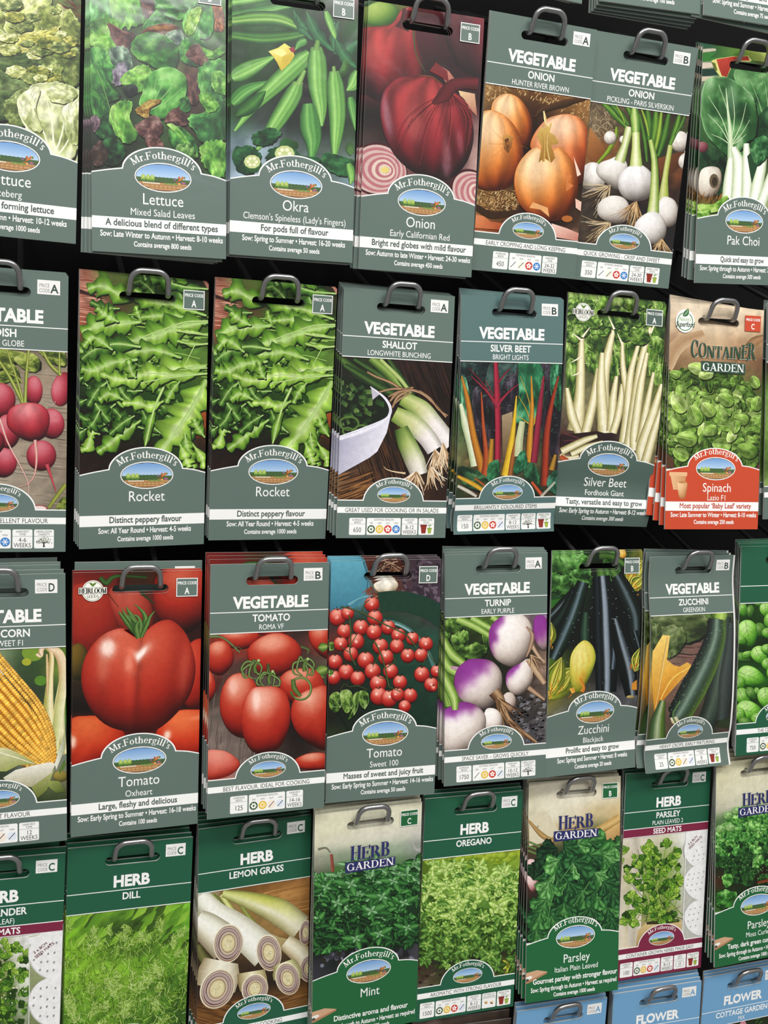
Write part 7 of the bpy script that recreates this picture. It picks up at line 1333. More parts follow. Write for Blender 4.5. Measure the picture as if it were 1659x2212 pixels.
def stalk_end(s, x, y, rx, ry, ang):
    ca, sa = math.cos(ang), math.sin(ang)
    def e(f, c, dx=0, dy=0, w=1): s.ell(x + dx, y + dy, rx * f, ry * f * w, c, 34, ang=ang)
    s.ball(x, y, rx, ry, ang=ang, ramp='d8ccb8 ece4d0 f4eedc', n=34, rings=5)
    for f, c in ((.92, 'b09a86'), (.86, 'd4c6ba'), (.80, '80585a'), (.77, 'c0aca8'), (.68, 'b8a49c'), (.62, '7c5656'), (.595, 'd4c6b4'), (.52, 'ccba9e'), (.47, '946e5c'), (.44, 'dcd0a8'), (.36, 'e4dcb4')): e(f, c)
    r = rnd(int(x))
    for k in range(60):
        a = 6.28 * r.random(); f = .3 * r.random(); s.ell(x + rx * f * math.cos(a) * ca - ry * f * math.sin(a) * sa, y + rx * f * math.cos(a) * sa + ry * f * math.sin(a) * ca, 3, 3, ['c8bc88', 'f0ead0'][k % 2], 5)
    for f, c, a0 in ((.80, '5a2f36', .4), (.62, '6a3a42', 2.), (.9, '9a6a50', .2)):
        t = np.linspace(a0, a0 + 2.2, 16); s.stroke([(x + rx * f * math.cos(q) * ca - ry * f * math.sin(q) * sa, y + rx * f * math.cos(q) * sa + ry * f * math.sin(q) * ca) for q in t[::3]], [2, 6, 2], c, n=14)
def pic_lemon(s):
    s.mm().bg(['d8dcc8 8a7044 8a6434 a07440 b08450', 'c8c8a8 a89464 b4864c c09458 b88a50', '8a8a54 a8a874 a88a54 b48c54 a47a44', '5a4a2c 7a6a3c 9a8454 a88654 9a7444', '4a3a24 54442c 6a5434 7a6238 8a683c', '3a2a1c 4a3824 4a3824 54402a 6a5030', '4a3420 3a2a1c 34261c 3a2c1c 54402a', '8a6234 7a562c 6a4a28 7a5630 8a6434', '9a703c 8a6234 8a6032 8a6234 94703c'], rough=.12, ns=4)
    s.at(400, 1700, 2.9625)
    wood(s, (300, 1330, 820, 1520), 'a87c44', '6a4824', 121, 110, -.3, 200, 5); wood(s, (80, 1380, 320, 1520), '9a6c38', '5a3c1c', 122, 60, .25, 200, 5); wood(s, (480, 640, 800, 800), 'c89c60', 'a47840', 123, 30, -.2, 160, 12)
    ST = ['8a8a54 c8cc90 ecead0 dcdcb8 a8a878', '9aa050 ccd47c e8e8b0 d0d490 98a058']
    s.stroke([(230, 690), (330, 830), (450, 920)], [30, 46, 60], ST[1], n=12); s.stroke([(170, 690), (260, 800), (330, 880)], [40, 60, 70], '6a7434 a8b468 c4cc88 8a9450', n=10); s.stroke([(330, 720), (460, 900), (520, 960)], [20, 34, 20], '7a8440 b0b868 8a9448', n=8)
    s.stroke([(240, 680), (420, 730), (600, 800), (740, 900)], [50, 120, 180, 170], ['8a8a54 d8dc90 e4e8a8 c8cc80 8a8c4c', '94944c ccd06c e0e090 ecead0 c8c490 8a8450', 'a8a080 e8e8c8 f0eedc e0dcc0 a89c70'], n=20)
    s.poly([(460, 900), (600, 960), (780, 1000), (790, 1060), (720, 1090), (560, 1010)], 'b4a474', grad=('d8ccA0'.lower(), '9a8454', 60))
    s.stroke([(640, 990), (740, 1070), (800, 1150)], [110, 140, 160], 'a89c78 e4dcc0 f2eedc dcd0b0 a08c64', n=10)
    s.stroke([(90, 700), (200, 810), (330, 900), (520, 1060)], [120, 150, 190, 230], ['d8d8c4 f4f4e8 f8f8f0 e8e8d8 b4b49c', 'b8b49c ecece0 f8f8f2 f0f0e6 c4c0a8'], n=20)
    s.stroke([(70, 850), (140, 900), (270, 1010)], [150, 200, 250], 'b4ac94 ececdc f8f8f0 f4f2e6 d0c8b0 9a8c70', n=12)
    stalk_end(s, 770, 930, 40, 80, .1); stalk_end(s, 800, 1160, 70, 90, .2); stalk_end(s, 275, 1000, 95, 125, .15)
    stalk_end(s, 535, 1060, 80, 118, -.12)
    s.stroke([(80, 1010), (110, 1080), (160, 1140)], [40, 60, 80], '5a5a2c 8a8a54 6a6a3c', n=8)
    s.stroke([(230, 1110), (215, 1190), (195, 1290)], [220, 270, 250], 'b4a888 e8e4d0 f4f2e2 e4dcc4 a89874', n=10); s.stroke([(420, 1180), (430, 1240), (440, 1290)], [180, 190, 180], 'a89868 dcd4ac f0ecd0 d4c8a0 98865a', n=8); s.stroke([(630, 1120), (650, 1180), (655, 1230)], [140, 190, 180], 'a8a070 dcdcac f0eed0 d8d4a8 a09660', n=8)
    stalk_end(s, 205, 1290, 105, 135, .5); stalk_end(s, 445, 1290, 84, 96, .35); stalk_end(s, 655, 1225, 78, 105, -.2)
def pic_mint(s):
    s.mm().bg(['e2e0c8 e4e2ca e6e4ce e4e2cc e0dec6', 'e2e0c8 e4e2ca e8e6d0 e8e6d0 e2e0cc', 'dcdac4 dcdac8 e0dece dcdacc d4d2c8', 'a8a898 9aa890 a8b898 a8b8a0 a4a8a0', '7a7a6a 5f7f58 6a8f60 6a9060 7a8a78', '3f5f3a 2f5a34 3a6a3c 3a6a3e 3f6a44', '24482a 1f4628 2a5a30 2a5a34 2a5434', '1c3c24 1a3c22 204a28 24502c 244a2c', '1a301f 18301c 1c4024 1f4428 24402a', '202824 1a281c 183420 1a3822 2a342c', '44444c 24302a 1a2c20 24342a 54545c', '4a4a52 3f3f48 2c3434 3a3f44 5f5f68'], rough=.03, ns=4)
    s.at(400, 1700, 2.9625)
    r = rnd(131)
    for k in range(70): x, y = 830 + 650 * r.random(), 1030 + 120 * r.random(); s.ell(x, y, 10 + 26 * r.random(), 8 + 14 * r.random(), ['4a4a54', '6a6a78', '2a2a34', '8a8a9a', '3a3a30'][k % 5], 7, ang=r.random() * 3)
    s.stroke([(935, 430), (950, 600)], [20, 26], '8a4a3c b0705c'); s.poly([(960, 500), (1000, 520), (990, 600), (950, 560)], '5a8a4a'); s.stroke([(850, 400), (900, 390), (930, 420)], [16, 10], '8a8a7a'); s.stroke([(1450, 350), (1480, 400), (1515, 400)], [10, 24], 'b8b8b4')
    C = ['0f2c18 1c4424 2f5f34 183c20 0c2414', '1a4424 2f6a34 4a8a48 286030 173c20', '2a6030 4a9044 74b068 3f8040 265a2c', '44784a 74a870 a8d0a0 689c66 406f44']
    items = [(470 + 560 * r.random(), 830 + 680 * r.random()) for k in range(170)]; items.sort()
    for y, x in items:
        top = 430 + 70 * abs(math.sin(x * .013)) + (60 if x < 1000 else 0)
        if y < top: y = top + 20 * r.random()
        f = (y - 450) / 600; L = 44 + 30 * r.random(); k0 = int(np.clip(3.3 - 3.2 * f + .6 * r.normal(), 0, 3)); nl = 5
        for q in range(nl):
            a = 6.28 * r.random(); l_ = .6 + .8 * r.random(); s.leaf((x, y), (x + L * 1.25 * l_ * math.cos(a), y + L * .85 * l_ * math.sin(a) + 6), L * .62, C[int(np.clip(k0 + r.integers(-1, 2), 0, 3))], bend=.08 * r.normal(), n=11, serr=.07, peak=.42)
        for q in range(3): a = q * 2.1 + r.random(); s.leaf((x, y), (x + L * .5 * math.cos(a), y + L * .4 * math.sin(a)), L * .3, C[min(3, k0 + 1)], n=5)
    for x, y, L in ((1060, 620, 110), (1190, 790, 120), (1260, 700, 100), (970, 740, 100), (1400, 740, 90), (1240, 940, 90), (900, 640, 90), (1090, 970, 90), (1330, 600, 90), (1420, 900, 80)):
        for q in range(6): a = q * 1.047 + .8 * r.random(); l_ = .6 + .6 * r.random(); s.leaf((x, y), (x + L * l_ * math.cos(a), y + L * l_ * .75 * math.sin(a)), L * .5, C[2 if q % 2 else 1], n=15, serr=.09, vein='5f9a5c', veins=3, peak=.42)
        for q in range(4): a = q * 1.57 + .5; s.leaf((x, y), (x + L * .4 * math.cos(a), y + L * .3 * math.sin(a)), L * .26, C[3], n=7)
def pic_oregano(s):
    s.mm().bg(['6a8a24 8aa030 8a9a2c 9aae34 a8b83c', '5f7a24 7a9030 8aa83a 8aa83c 94b040', '5a7a28 8aa84a 94b44c 8aac48 86a444', '5f8434 86a850 8aac50 7a9e48 6a9040', '547a34 749c48 78a048 6a9440 5a8038', '446a2c 5f8a38 5f8a3c 548034 446a2c', '3a5a28 4a7430 4a7030 3f6028 34502a', '34442a 3a5a28 34502a 2c4020 2a3820', '4a3a2c 34442a 2c3820 34382a 3a3a2a', '5a4434 4a4a34 44402c 54502c 8a8a30', '7a7060 5a5a34 5a4a3a 6a6030 9aa834'], rough=.25, ns=3)
    s.at(880, 1640, 2.1297)
    r = rnd(141); C = ['2f4a1c 48681f 628a34 40601e 2c461a', '44702a 6a9840 90b860 5f8c3a 406a28', '6a9434 94ba54 bcd884 86ac4c 648c34', '8aae48 b4d070 dcecaa a4c462 84a648']
    for k in range(60): x, y = 50 + 440 * r.random(), 900 + 150 * r.random(); s.ell(x, y, 10, 6, ['5a4434', '3a2c20', '7a6a58', '4a5a24'][k % 4], 7)
    for k in range(40): x, y = 60 + 450 * r.random(), 440 + 40 * r.random(); s.ball(x, y, 22, 14, ramp='7a9428 a0b838 b8cc50', n=12, rings=3)
    for k in range(26): x, y = 400 + 85 * r.random(), 930 + 70 * r.random(); s.leaf((x, y), (x + 14 * r.normal(), y - 16), 10, '9ab02c c4d444 dce868 b0c438', n=5)
    items = [(470 + 490 * r.random(), 50 + 460 * r.random()) for k in range(230)]; items.sort()
    for y, x in items:
        if x < 110 and y < 560: continue
        f = (y - 470) / 450; k0 = int(np.clip(3.4 - 3.0 * f + .5 * r.normal(), 0, 3)); L = 30 + 22 * r.random()
        for q in range(6):
            a = 6.28 * r.random(); l_ = .55 + .75 * r.random(); s.leaf((x, y), (x + L * l_ * math.cos(a), y + L * l_ * .8 * math.sin(a)), L * .62, C[int(np.clip(k0 + r.integers(-1, 2), 0, 3))], n=7, bend=.1 * r.normal())
        for q in range(4): a = q * 1.57 + r.random(); s.leaf((x, y), (x + L * .5 * math.cos(a), y + L * .45 * math.sin(a)), L * .36, C[min(3, k0 + 1)], n=5)
    for x, y, L in ((230, 660, 60), (200, 720, 50), (330, 600, 60), (180, 500, 50), (330, 490, 46), (420, 680, 60), (300, 800, 60), (110, 780, 50), (400, 560, 50), (140, 620, 46), (230, 560, 44), (260, 870, 50), (380, 900, 50), (90, 850, 40), (480, 800, 46)):
        for q in range(6): a = q * 1.047 + .9 * r.random(); l_ = .55 + .6 * r.random(); s.leaf((x, y), (x + L * l_ * math.cos(a), y + L * l_ * .8 * math.sin(a)), L * .6, C[3 if y < 740 else 1], n=9, vein='a8c878')
        for q in range(4): a = q * 1.57 + .6; s.leaf((x, y), (x + L * .45 * math.cos(a), y + L * .4 * math.sin(a)), L * .34, C[3 if y < 740 else 2], n=6)
def pic_parsley_italian(s):
    s.mm().bg(['e2dcc4 e4deca e4deca e2dcc4 ded8be', 'e2dcc4 e8e2ce eae6d4 e4deca e0dac2', 'd4ceb4 e4e0cc e0d8c0 d4c49c d8c498', '8a7a54 c8b488 c8b07c 8a8a60 c8aa6c', '5a4a3a 5a5a3c 3a5a3c 3a6a44 6a7a44', '6a4a40 2c4a34 2a5a3c 34664a 3a6a4a', '5a3a34 1f402c 245036 2f6042 346646', '2c3024 1a3a28 1f4a32 285a3c 2c5c40', '1f2f20 183424 1c442e 245438 264f38', '1a2c20 152c20 1a3c2a 1f4a32 224430'], rough=.05, ns=4)
    s.at(880, 1640, 2.1297)
    s.poly([(560, 260), (640, 240), (700, 330), (640, 380), (560, 400)], 'dcd4bc'); s.stroke([(555, 280), (620, 350), (680, 380)], [10, 26, 20], 'a88a54 c8aa74 8a6c3c', n=10); s.stroke([(870, 330), (930, 300), (978, 270)], [30, 40, 40], 'c8a464 e0c488 a8843f', n=8); s.poly([(900, 340), (978, 290), (978, 400), (930, 410)], 'c8a46a', grad=('dcbc84', 'a8844a', 60)); s.ell(600, 310, 4, 4, '8a8a7a', 6)
    for a, b in (((555, 400), (640, 430)), ((555, 420), (630, 450)), ((560, 380), (650, 420))): s.stroke([a, b], [10, 8], '4a6a34 8aa464 4a6a34')
    s.blob([(560, 460), (600, 470), (630, 510), (600, 540), (565, 530), (550, 490)], '6a3a3a a8787a d8b4b0 ecd4d0', light=(-.2, -.5)); s.blob([(550, 520), (590, 540), (605, 580), (575, 610), (555, 580)], '7a4444 b88888 e0c0bc f0dcd8'); s.poly([(590, 570), (615, 590), (600, 605)], '6a1a2a'); s.stroke([(620, 500), (640, 450), (625, 425), (660, 415), (680, 440)], [16, 26, 26, 30, 12], '5a4030 a8886c 6a4c38', n=12)
    r = rnd(151)
    items = [(400 + 450 * r.random(), 570 + 420 * r.random()) for k in range(60)]; items.sort(key=lambda q: -q[0] if False else q[1] * 0 + r.random())
    for y, x in items:
        if x < 680 and y < 500: continue
        parsley_sprig(s, x, y, 70 + 40 * r.random(), .8 + 1.4 * r.normal(), PD[:2], r)
    for x, y, q, a in ((720, 400, 90, .2), (760, 470, 120, .6), (840, 440, 130, -.3), (900, 440, 120, .5), (860, 520, 110, .9), (680, 520, 120, 1.2), (740, 560, 120, 1.5), (650, 560, 100, 1.8), (800, 600, 140, 1.3), (870, 600, 110, 1.4), (900, 560, 110, .8), (940, 480, 90, .9), (940, 600, 100, 1.3), (640, 640, 120, 1.9), (610, 700, 110, 1.7), (720, 660, 120, 1.6), (920, 680, 100, 1.4), (840, 680, 110, 1.6), (590, 780, 90, 1.4), (660, 720, 90, 1.2), (950, 400, 90, .3), (780, 390, 90, -.2), (830, 380, 90, -.5), (700, 460, 90, 2.4), (940, 740, 90, 1.6)): parsley_sprig(s, x, y, q, a, PD[1:3] if y > 560 else PD[1:], r)
    for p in (([(690, 560), (660, 660), (640, 760)]), ([(760, 480), (700, 560)]), ([(840, 560), (760, 680)])): s.stroke(p, [5, 3], '6aa060', n=6)
def pic_parsley_plain(s):
    s.mm().bg(['e0dcd0 e4e0d8 dcd8cc f0f0ee f0f0f0', 'dcd4c0 e0d8c8 d4d4b8 e8e8e4 f0f0f0', 'd4ccb4 c8c8a0 b0bc84 d8d8cc ececec', 'd4ccb4 b4bc84 9ab068 d0d4c0 e8e8e8', 'd8d0bc a8b478 94ac60 c8ccb4 e8e8e8', 'dcd6c4 b4bc88 9ab068 c8ccb8 e8e8e8', 'e0dac8 a8a478 8a8a50 c4c4b0 e8e8e8', 'e4dccc c8b888 c8b078 d4ccb8 e8e8e8', 'e8e0d0 d8c49c d0b888 dcd4c0 e8e8e8'], rough=.06, ns=5)
    s.at(880, 1640, 2.1297)
    s.stroke([(1050, 350), (1060, 500), (1040, 860)], [60, 50, 60], 'e4ddd0 c8c0ae dcd6c8', n=6); s.poly([(1060, 790), (1100, 750), (1260, 740), (1260, 830), (1050, 870)], 'd0b884', grad=('e0cc9c', 'b89a60', 80)); s.stroke([(1100, 755), (1180, 748), (1250, 742)], [12, 20, 14], '4a4a2a', n=6)
    r = rnd(161)
    for k in range(46):
        x = 1010 + 250 * r.random(); y = 400 + 330 * r.random(); s.stroke([(1160 + 50 * r.normal(), 745), ((x + 1160) / 2 + 20 * r.normal(), (y + 740) / 2), (x, y)], [4, 3, 2], ['7a9a3c', 'a4bc5c', '54742c'][k % 3], n=7)
    for k in range(105):
        a = r.random() * 6.28; q = math.sqrt(r.random()); x, y = 1140 + 130 * q * math.cos(a), 560 + 190 * q * math.sin(a)
        if k < 6: x, y = 1000 + 20 * r.random(), 640 + 150 * r.random()
        parsley_sprig(s, x, y, 24 + 22 * r.random(), r.random() * 6.28, PG[:3] if k < 60 else PG[1:], r)
    for x, y in ((1010, 430), (1000, 560), (1010, 740), (1040, 690), (1200, 400), (1130, 380), (1080, 420), (990, 480), (1060, 740)): parsley_sprig(s, x, y, 40, r.random() * 6.28, PG[2:], r)
    s.poly([(1280, 335), (1400, 310), (1400, 850), (1262, 850)], 'c8c8c0')
    for cy_ in (420, 568, 730): s.ell(1352, cy_, 84, 84, 'c0c2c0', 48); s.ell(1356, cy_ - 2, 83, 83, 'f0f0f0', 48)
    s.poly([(1280, 335), (1400, 310), (1395, 380), (1282, 400)], 'eeeeee')
    for x, y in ((1318, 445), (1340, 440), (1362, 436), (1312, 465), (1335, 462), (1358, 457), (1330, 420), (1355, 405), (1350, 380), (1295, 530), (1318, 527), (1340, 522), (1362, 517), (1290, 553), (1312, 550), (1336, 545), (1358, 540), (1286, 580), (1308, 578), (1330, 572), (1353, 568), (1302, 603), (1324, 600), (1346, 596), (1300, 690), (1322, 685), (1345, 680), (1294, 715), (1316, 712), (1338, 706), (1290, 745), (1312, 740), (1334, 735), (1300, 770), (1325, 765)): s.ell(x, y, 2.4, 4, 'a4a6aa', 7, ang=.4)
    s.stroke([(1281, 340), (1274, 560), (1263, 850)], 3, 'f6f6f4')
    s.mm(); text(s, '3 x 8CM', 66.4, 2.1, '7b2541', u0=64.6, sx=1.0, rot=-38, bold=.022); text(s, 'SEED MATS', 69.8, 2.1, '7b2541', u0=65.6, sx=1.0, rot=-38, bold=.022)
def pic_moss(s):
    s.mm().bg(['d8d4b6 dcd8ba dedabc d8d4b6', 'dad6b8 e0dcc2 e0dcc2 d8d4b6', 'dad6bc e0dcc6 e0dcc6 dad6bc', 'ccc8b4 d0d0bc c8ccb0 c8c8ac', '6a8a5a 4a8a4a 4a8a4a 5a8a54', '2f6a34 2f6a34 2f6c34 2f6a34', '2a5a2c 2a5c2c 245028 245028', '2a3a20 24401f 1f3a1c 3a2a1c', '5a3a24 24301c 3a241c 6a3a24', '2f5a28 24401f 3a2a1c 4a2c1c', '4a7a34 34541f 4a2c1c 3a241c'], rough=.05, ns=4)
    s.at(1530, 1630, 3.8)
    r = rnd(171)
    for k in range(210):
        x, y = 70 + 520 * r.random(), 430 + 620 * r.random()
        if y < 620 - (x - 80) * .8 and x < 220: continue
        if y > 900 and x < 140: continue
        f = np.clip((y - 450) / 560, 0, 1); q = 22 + 26 * r.random(); i = int(np.clip(2.6 - 2.6 * f + .7 * r.normal(), 0, 2))
        rp = ['0f2c14 1f4a22 34682f 4f8444', '1f5024 3a7c34 5fa44c 8cc474', '34702c 5a9c44 8cc46c b8e098'][i]; n = 22; a = np.linspace(0, 6.28, n, endpoint=False); k_ = q * (1 + .35 * (r.random(n) - .5))
        s.blob(np.stack([x + k_ * np.cos(a), y + k_ * np.sin(a)], 1), rp, n=n, rings=5, smooth=False, tex=crinkle(k % 31, .4, 4), flat=k % 29)
    for k in range(160): x, y = 80 + 420 * r.random(), 560 + 460 * r.random(); s.ell(x, y, 4, 4, ['a0cc88', '1f4a22', '5a9a4c'][k % 3], 5)
    for x, y in ((180, 600), (160, 500), (100, 610), (230, 460)): s.ball(x, y, 40, 34, ramp='5a8a48 8ab46c b0d498', n=16, rings=4, tex=crinkle(3, .4, 4))
    frill(s, [(70, 1150), (130, 1110), (230, 1140), (210, 1240), (100, 1260), (65, 1220)], '1f4a1c 3a7a30 66a850 98cc7c', .1, 3, tex=.4); frill(s, [(110, 1000), (180, 980), (200, 1050), (140, 1090)], '34702c 5a9c44 8cc46c b0dc90', .1, 4, tex=.4)
    s.stroke([(400, 1050), (490, 1030)], [20, 24], '7a3a24 a05a34')
def pic_top_a(s): s.mm().bg(['6a7a5a 6a7a5a', '4a5a48 4a5a48'])
pic_top_b = pic_top_c = pic_top_a
def pic_brown(s): s.mm().bg(['a89488 8a786c 7a6a60', '9a8478 8a7468 6a5a50', '7a6a5c 6a5a4c 5a4a40'], rough=.3, ns=4)
def pic_flower_a(s): s.mm().bg(['5a7a44 4a6a3a', '3a5a34 5a7a44'])
pic_flower_b = pic_flower_a
def pic_flower_c(s):
    s.mm().bg(['2c3c22 34482a 2a3a20 34482a', '3a4a2c 2c3c22 3a502c 2c3c22', '2c3c22 44542c 2c3c22 3a4a2c'], rough=.4, ns=3)
    r = rnd(181)
    for k in range(60): x, y = 83 * r.random(), 47 + 40 * r.random(); s.leaf((x, y), (x + 5 * r.normal(), y + 5 * r.normal()), 3, '1f3418 3a5a2a 5a7a40 2f4a22', n=6)
    for x, y, q in ((43, 56, 9), (30, 58, 4), (62, 60, 5), (20, 68, 7), (56, 76, 8)):
        for k in range(5): a = k * 1.257; s.ell(x + q * .5 * math.cos(a), y + q * .45 * math.sin(a), q * .55, q * .45, ['d89aa8', 'e4b0bc'][k % 2] if q > 4.5 else '7a4434', 14, ang=a)
        s.ell(x, y, q * .2, q * .2, 'e8d88a', 8)
# ------------------------------------------------------------------ the rack
def struct(name, verts, faces, mat):
    me = bpy.data.meshes.new(name); me.from_pydata(verts, [], faces); me.materials.append(mat); me.update()
    o = link(name, me); o['kind'] = 'structure'; return o
def box_data(x0, x1, y0, y1, z0, z1):
    v = [(x, y, z) for x in (x0, x1) for y in (y0, y1) for z in (z0, z1)]
    f = [(0, 1, 3, 2), (4, 6, 7, 5), (0, 4, 5, 1), (2, 3, 7, 6), (0, 2, 6, 4), (1, 5, 7, 3)]
    return v, f
WALL_Y = 0.170
struct('floor', *box_data(-3, 4, -4.5, WALL_Y + .02, -1.32, -1.30), M_FLOOR)
struct('wall_back', *box_data(-.8, 1.3, WALL_Y, WALL_Y + .02, -1.30, 1.1), M_WALL)

def tube(path, r, seg=12):
    p = [Vector(q) for q in path]; n = len(p); V, F = [], []
    up = Vector((0, 0, 1)); prev = None
    for i in range(n):
        d = (p[min(i + 1, n - 1)] - p[max(i - 1, 0)]).normalized()
        a = prev - d * prev.dot(d) if prev is not None else (up - d * up.dot(d) if abs(d.dot(up)) < .95 else Vector((1, 0, 0)) - d * d.x)
        a.normalize(); prev = a; b = d.cross(a)
        for k in range(seg):
            t = 2 * math.pi * k / seg; V.append(p[i] + (a * math.cos(t) + b * math.sin(t)) * r)
    for i in range(n - 1):
        for k in range(seg): F.append((i * seg + k, i * seg + (k + 1) % seg, (i + 1) * seg + (k + 1) % seg, (i + 1) * seg + k))
    F.append(tuple(range(seg))[::-1]); F.append(tuple(range((n - 1) * seg, n * seg)))
    return V, F
def fillet(pts, rad, n=7):
    out = [Vector(pts[0])]
    for i in range(1, len(pts) - 1):
        a, b, c = Vector(pts[i - 1]), Vector(pts[i]), Vector(pts[i + 1]); r = rad[i]
        u, v = (a - b).normalized(), (c - b).normalized(); half = u.angle(v) / 2; t = r / math.tan(half)
        s_, e = b + u * t, b + v * t; ctr = b + (u + v).normalized() * (r / math.sin(half))
        for k in range(n + 1):
            f = k / n; p_, q_ = (s_ - ctr).normalized(), (e - ctr).normalized(); an = p_.angle(q_); out.append(ctr + (p_ * math.sin((1 - f) * an) + q_ * math.sin(f * an)) * (r / math.sin(an)))
    out.append(Vector(pts[-1])); return out
SLOPE = math.radians(23)
def hook(base, label, roll=0., group='wire hooks of the seed rack'):
    """double wire hook: two prongs slope down from the back panel and end in an upturned loop"""
    hw, tw, hh, r = .0125, .0112, .0163, .0019
    dw = Vector((0, math.cos(SLOPE), math.sin(SLOPE))); up = Vector((0, -math.sin(SLOPE), math.cos(SLOPE)))
    L = (WALL_Y + .004 - base.y) / dw.y
    c = lambda x, a, b: Vector((x, 0, 0)) + dw * a + up * b
    pts = [c(-hw, L, 0), c(-hw, 0, 0), c(-tw, 0, hh), c(tw, 0, hh), c(hw, 0, 0), c(hw, L, 0)]
    path = fillet(pts, [0, .0035, .0075, .0075, .0035, 0])
    V, F = tube(path, r)
    me = bpy.data.meshes.new('display_hook'); me.from_pydata([tuple(v) for v in V], [], F); me.update()
    for p in me.polygons: p.use_smooth = True
    me.materials.append(M_WIRE)
    o = link('display_hook', me); o.location = base; o.rotation_euler = (0, roll, 0)
    o['label'] = label; o['category'] = 'hook'; o['group'] = group
    return o

def sleeve_mesh(bend):
    t = .0009
    outer = [Vector((x, y, 0)) for x, y in ((0, 0), (W, 0), (W, H), (0, H))]; hole = [Vector((a, b, 0)) for a, b in HOLE_PTS]
    tr = tessellate_polygon([outer, hole]); P = [(q.x, q.y) for q in outer + hole]; n = len(P)
    X = lambda p, y: ((p[0] - W / 2) / 1000, y, -p[1] / 1000)
    V = [X(p, 0) for p in P] + [X(p, t) for p in P]
    F = [tuple(f) for f in tr] + [tuple(i + n for i in f[::-1]) for f in tr]
    for a, b in ((0, 4), (4, n)):
        k = b - a
        for i in range(k): i0, i1 = a + i, a + (i + 1) % k; F.append((i0, i1, i1 + n, i0 + n))
    me = bpy.data.meshes.new('card_sleeve'); me.from_pydata(V, [], F)
    import bmesh
    bm = bmesh.new(); bm.from_mesh(me)
    if bend:
        for kv, _ in bend[1:-1]:
            bmesh.ops.bisect_plane(bm, geom=bm.verts[:] + bm.edges[:] + bm.faces[:], plane_co=(0, 0, -kv / 1000), plane_no=(0, 0, 1))
        for v in bm.verts: v.co.y -= np.interp(-v.co.z * 1000, [b[0] for b in bend], [b[1] for b in bend]) / 1000
    bmesh.ops.recalc_face_normals(bm, faces=bm.faces)
    bm.to_mesh(me); bm.free(); me.materials.append(M_CARD); me.update(); return me
SLEEVES = {}
def bend_knots(b):
    if not b: return None
    xs = sorted(set([0, H] + list(np.linspace(0, H, 30)[1:-1].round(2)))); c = cr(np.array([(v, d) for v, d in b], float), 200)
    return [(x, float(np.interp(x, c[:, 0], c[:, 1]))) for x in xs]
def make_parts(parts, parent, o, bend, depth=0):
    for p in parts:
        gl = o.get('glossy')
        mat = (M_GLOSSY_PHOTO if gl else M_PHOTO) if p.kind == 'photo' else (M_GLOSSY_INK if gl else M_INK)
        hole = p.name in ('picture', 'header_band')
        ob = p.sheet.build(p.name, mat, parent, 2e-5 if p.kind == 'photo' else (.43 + .9 * p.y) / 1000, 4.0e-4 if p.kind == 'photo' else 3e-5, hole, bend, 1.3 if p.kind == 'photo' else 1.)
        if ob is None: continue
        ob.color = (o['seed'] * .37 % 1, o['seed'] * .71 % 1, o['seed'] * .13 % 1, 1)
        make_parts(p.kids, ob, o, bend)
SEED = 0
def packet(key, o):
    global SEED
    SEED += 1; o['seed'] = SEED; o['pr'] = Printer(o['pose'])
    bend = bend_knots(o.get('bend'))
    root = link('seed_packet', None); root.empty_display_size = .02; root.matrix_world = rot_pose(o['pose'])
    root['label'] = o['label']; root['category'] = 'seed packet'; root['group'] = o['group']
    k = tuple(map(tuple, o['bend'])) if o.get('bend') else None
    if k not in SLEEVES: SLEEVES[k] = sleeve_mesh(bend)
    link('card_sleeve', SLEEVES[k], root)
    make_parts((classic if o['kind'] == 'classic' else modern)(o), root, o, bend)
    return root
def copy_tree(o, parent=None):
    c = o.copy(); COL.objects.link(c); c.parent = parent
    for ch in list(o.children): copy_tree(ch, c)
    return c
def pix(p):
    d = Vector(p) - Vector((CAMX, CAMY, CAMZ)); w_ = d.dot(CF); return (829.5 + FPX * d.dot(CRIGHT) / w_, 1106 - FPX * d.dot(CUP) / w_)
ORD = ['second', 'third', 'fourth', 'fifth', 'sixth', 'seventh', 'eighth']
def spares(src, front_pose, specs, what, group):
    """packets waiting behind the front one; each spec: left shift (px) at top and foot, depth mm, extra lift mm"""
    m0 = rot_pose(front_pose); TL = m0 @ Vector((-W / 2000, 0, 0)); BL = m0 @ Vector((-W / 2000, 0, -H / 1000))
    for i, sp in enumerate(specs):
        st, sb = sp[0], sp[1]; dy = (sp[2] if len(sp) > 2 else 2.6 * (i + 1)) / 1000; lift = (sp[3] if len(sp) > 3 else 0) / 1000
        a, b = pix(TL), pix(BL)
        T2 = on_depth(a[0] - st, a[1], TL.y + dy); B2 = on_depth(b[0] - sb, b[1], BL.y + dy)
        dT, dB = T2.x - TL.x, B2.x - BL.x
        x, z, roll, yaw, pit, dep = front_pose
        # stay on the two wires: the slot is only a little wider than the hook
        pose = (x + dT, z + dy * math.tan(SLOPE) + lift, roll + (dB - dT) / (H / 1000), yaw, pit, dep + dy)
        c = copy_tree(src); c.matrix_world = rot_pose(pose)
        c['label'] = f'{what}, {ORD[i]} from the front'
        c['group'] = group
# ------------------------------------------------------------------ what hangs where
HERB_G, LEAF_G, RUST, BLUE = '20593f', '1f6238', 'c4492c', '6ea0c8'
def pic_plain(s, *rows): s.mm().bg(list(rows))
D = {}
def add(key, kind, pose, label, what, sp, **k):
    k.update(kind=kind, pose=pose, label=label, what=what, sp=sp); D[key] = k
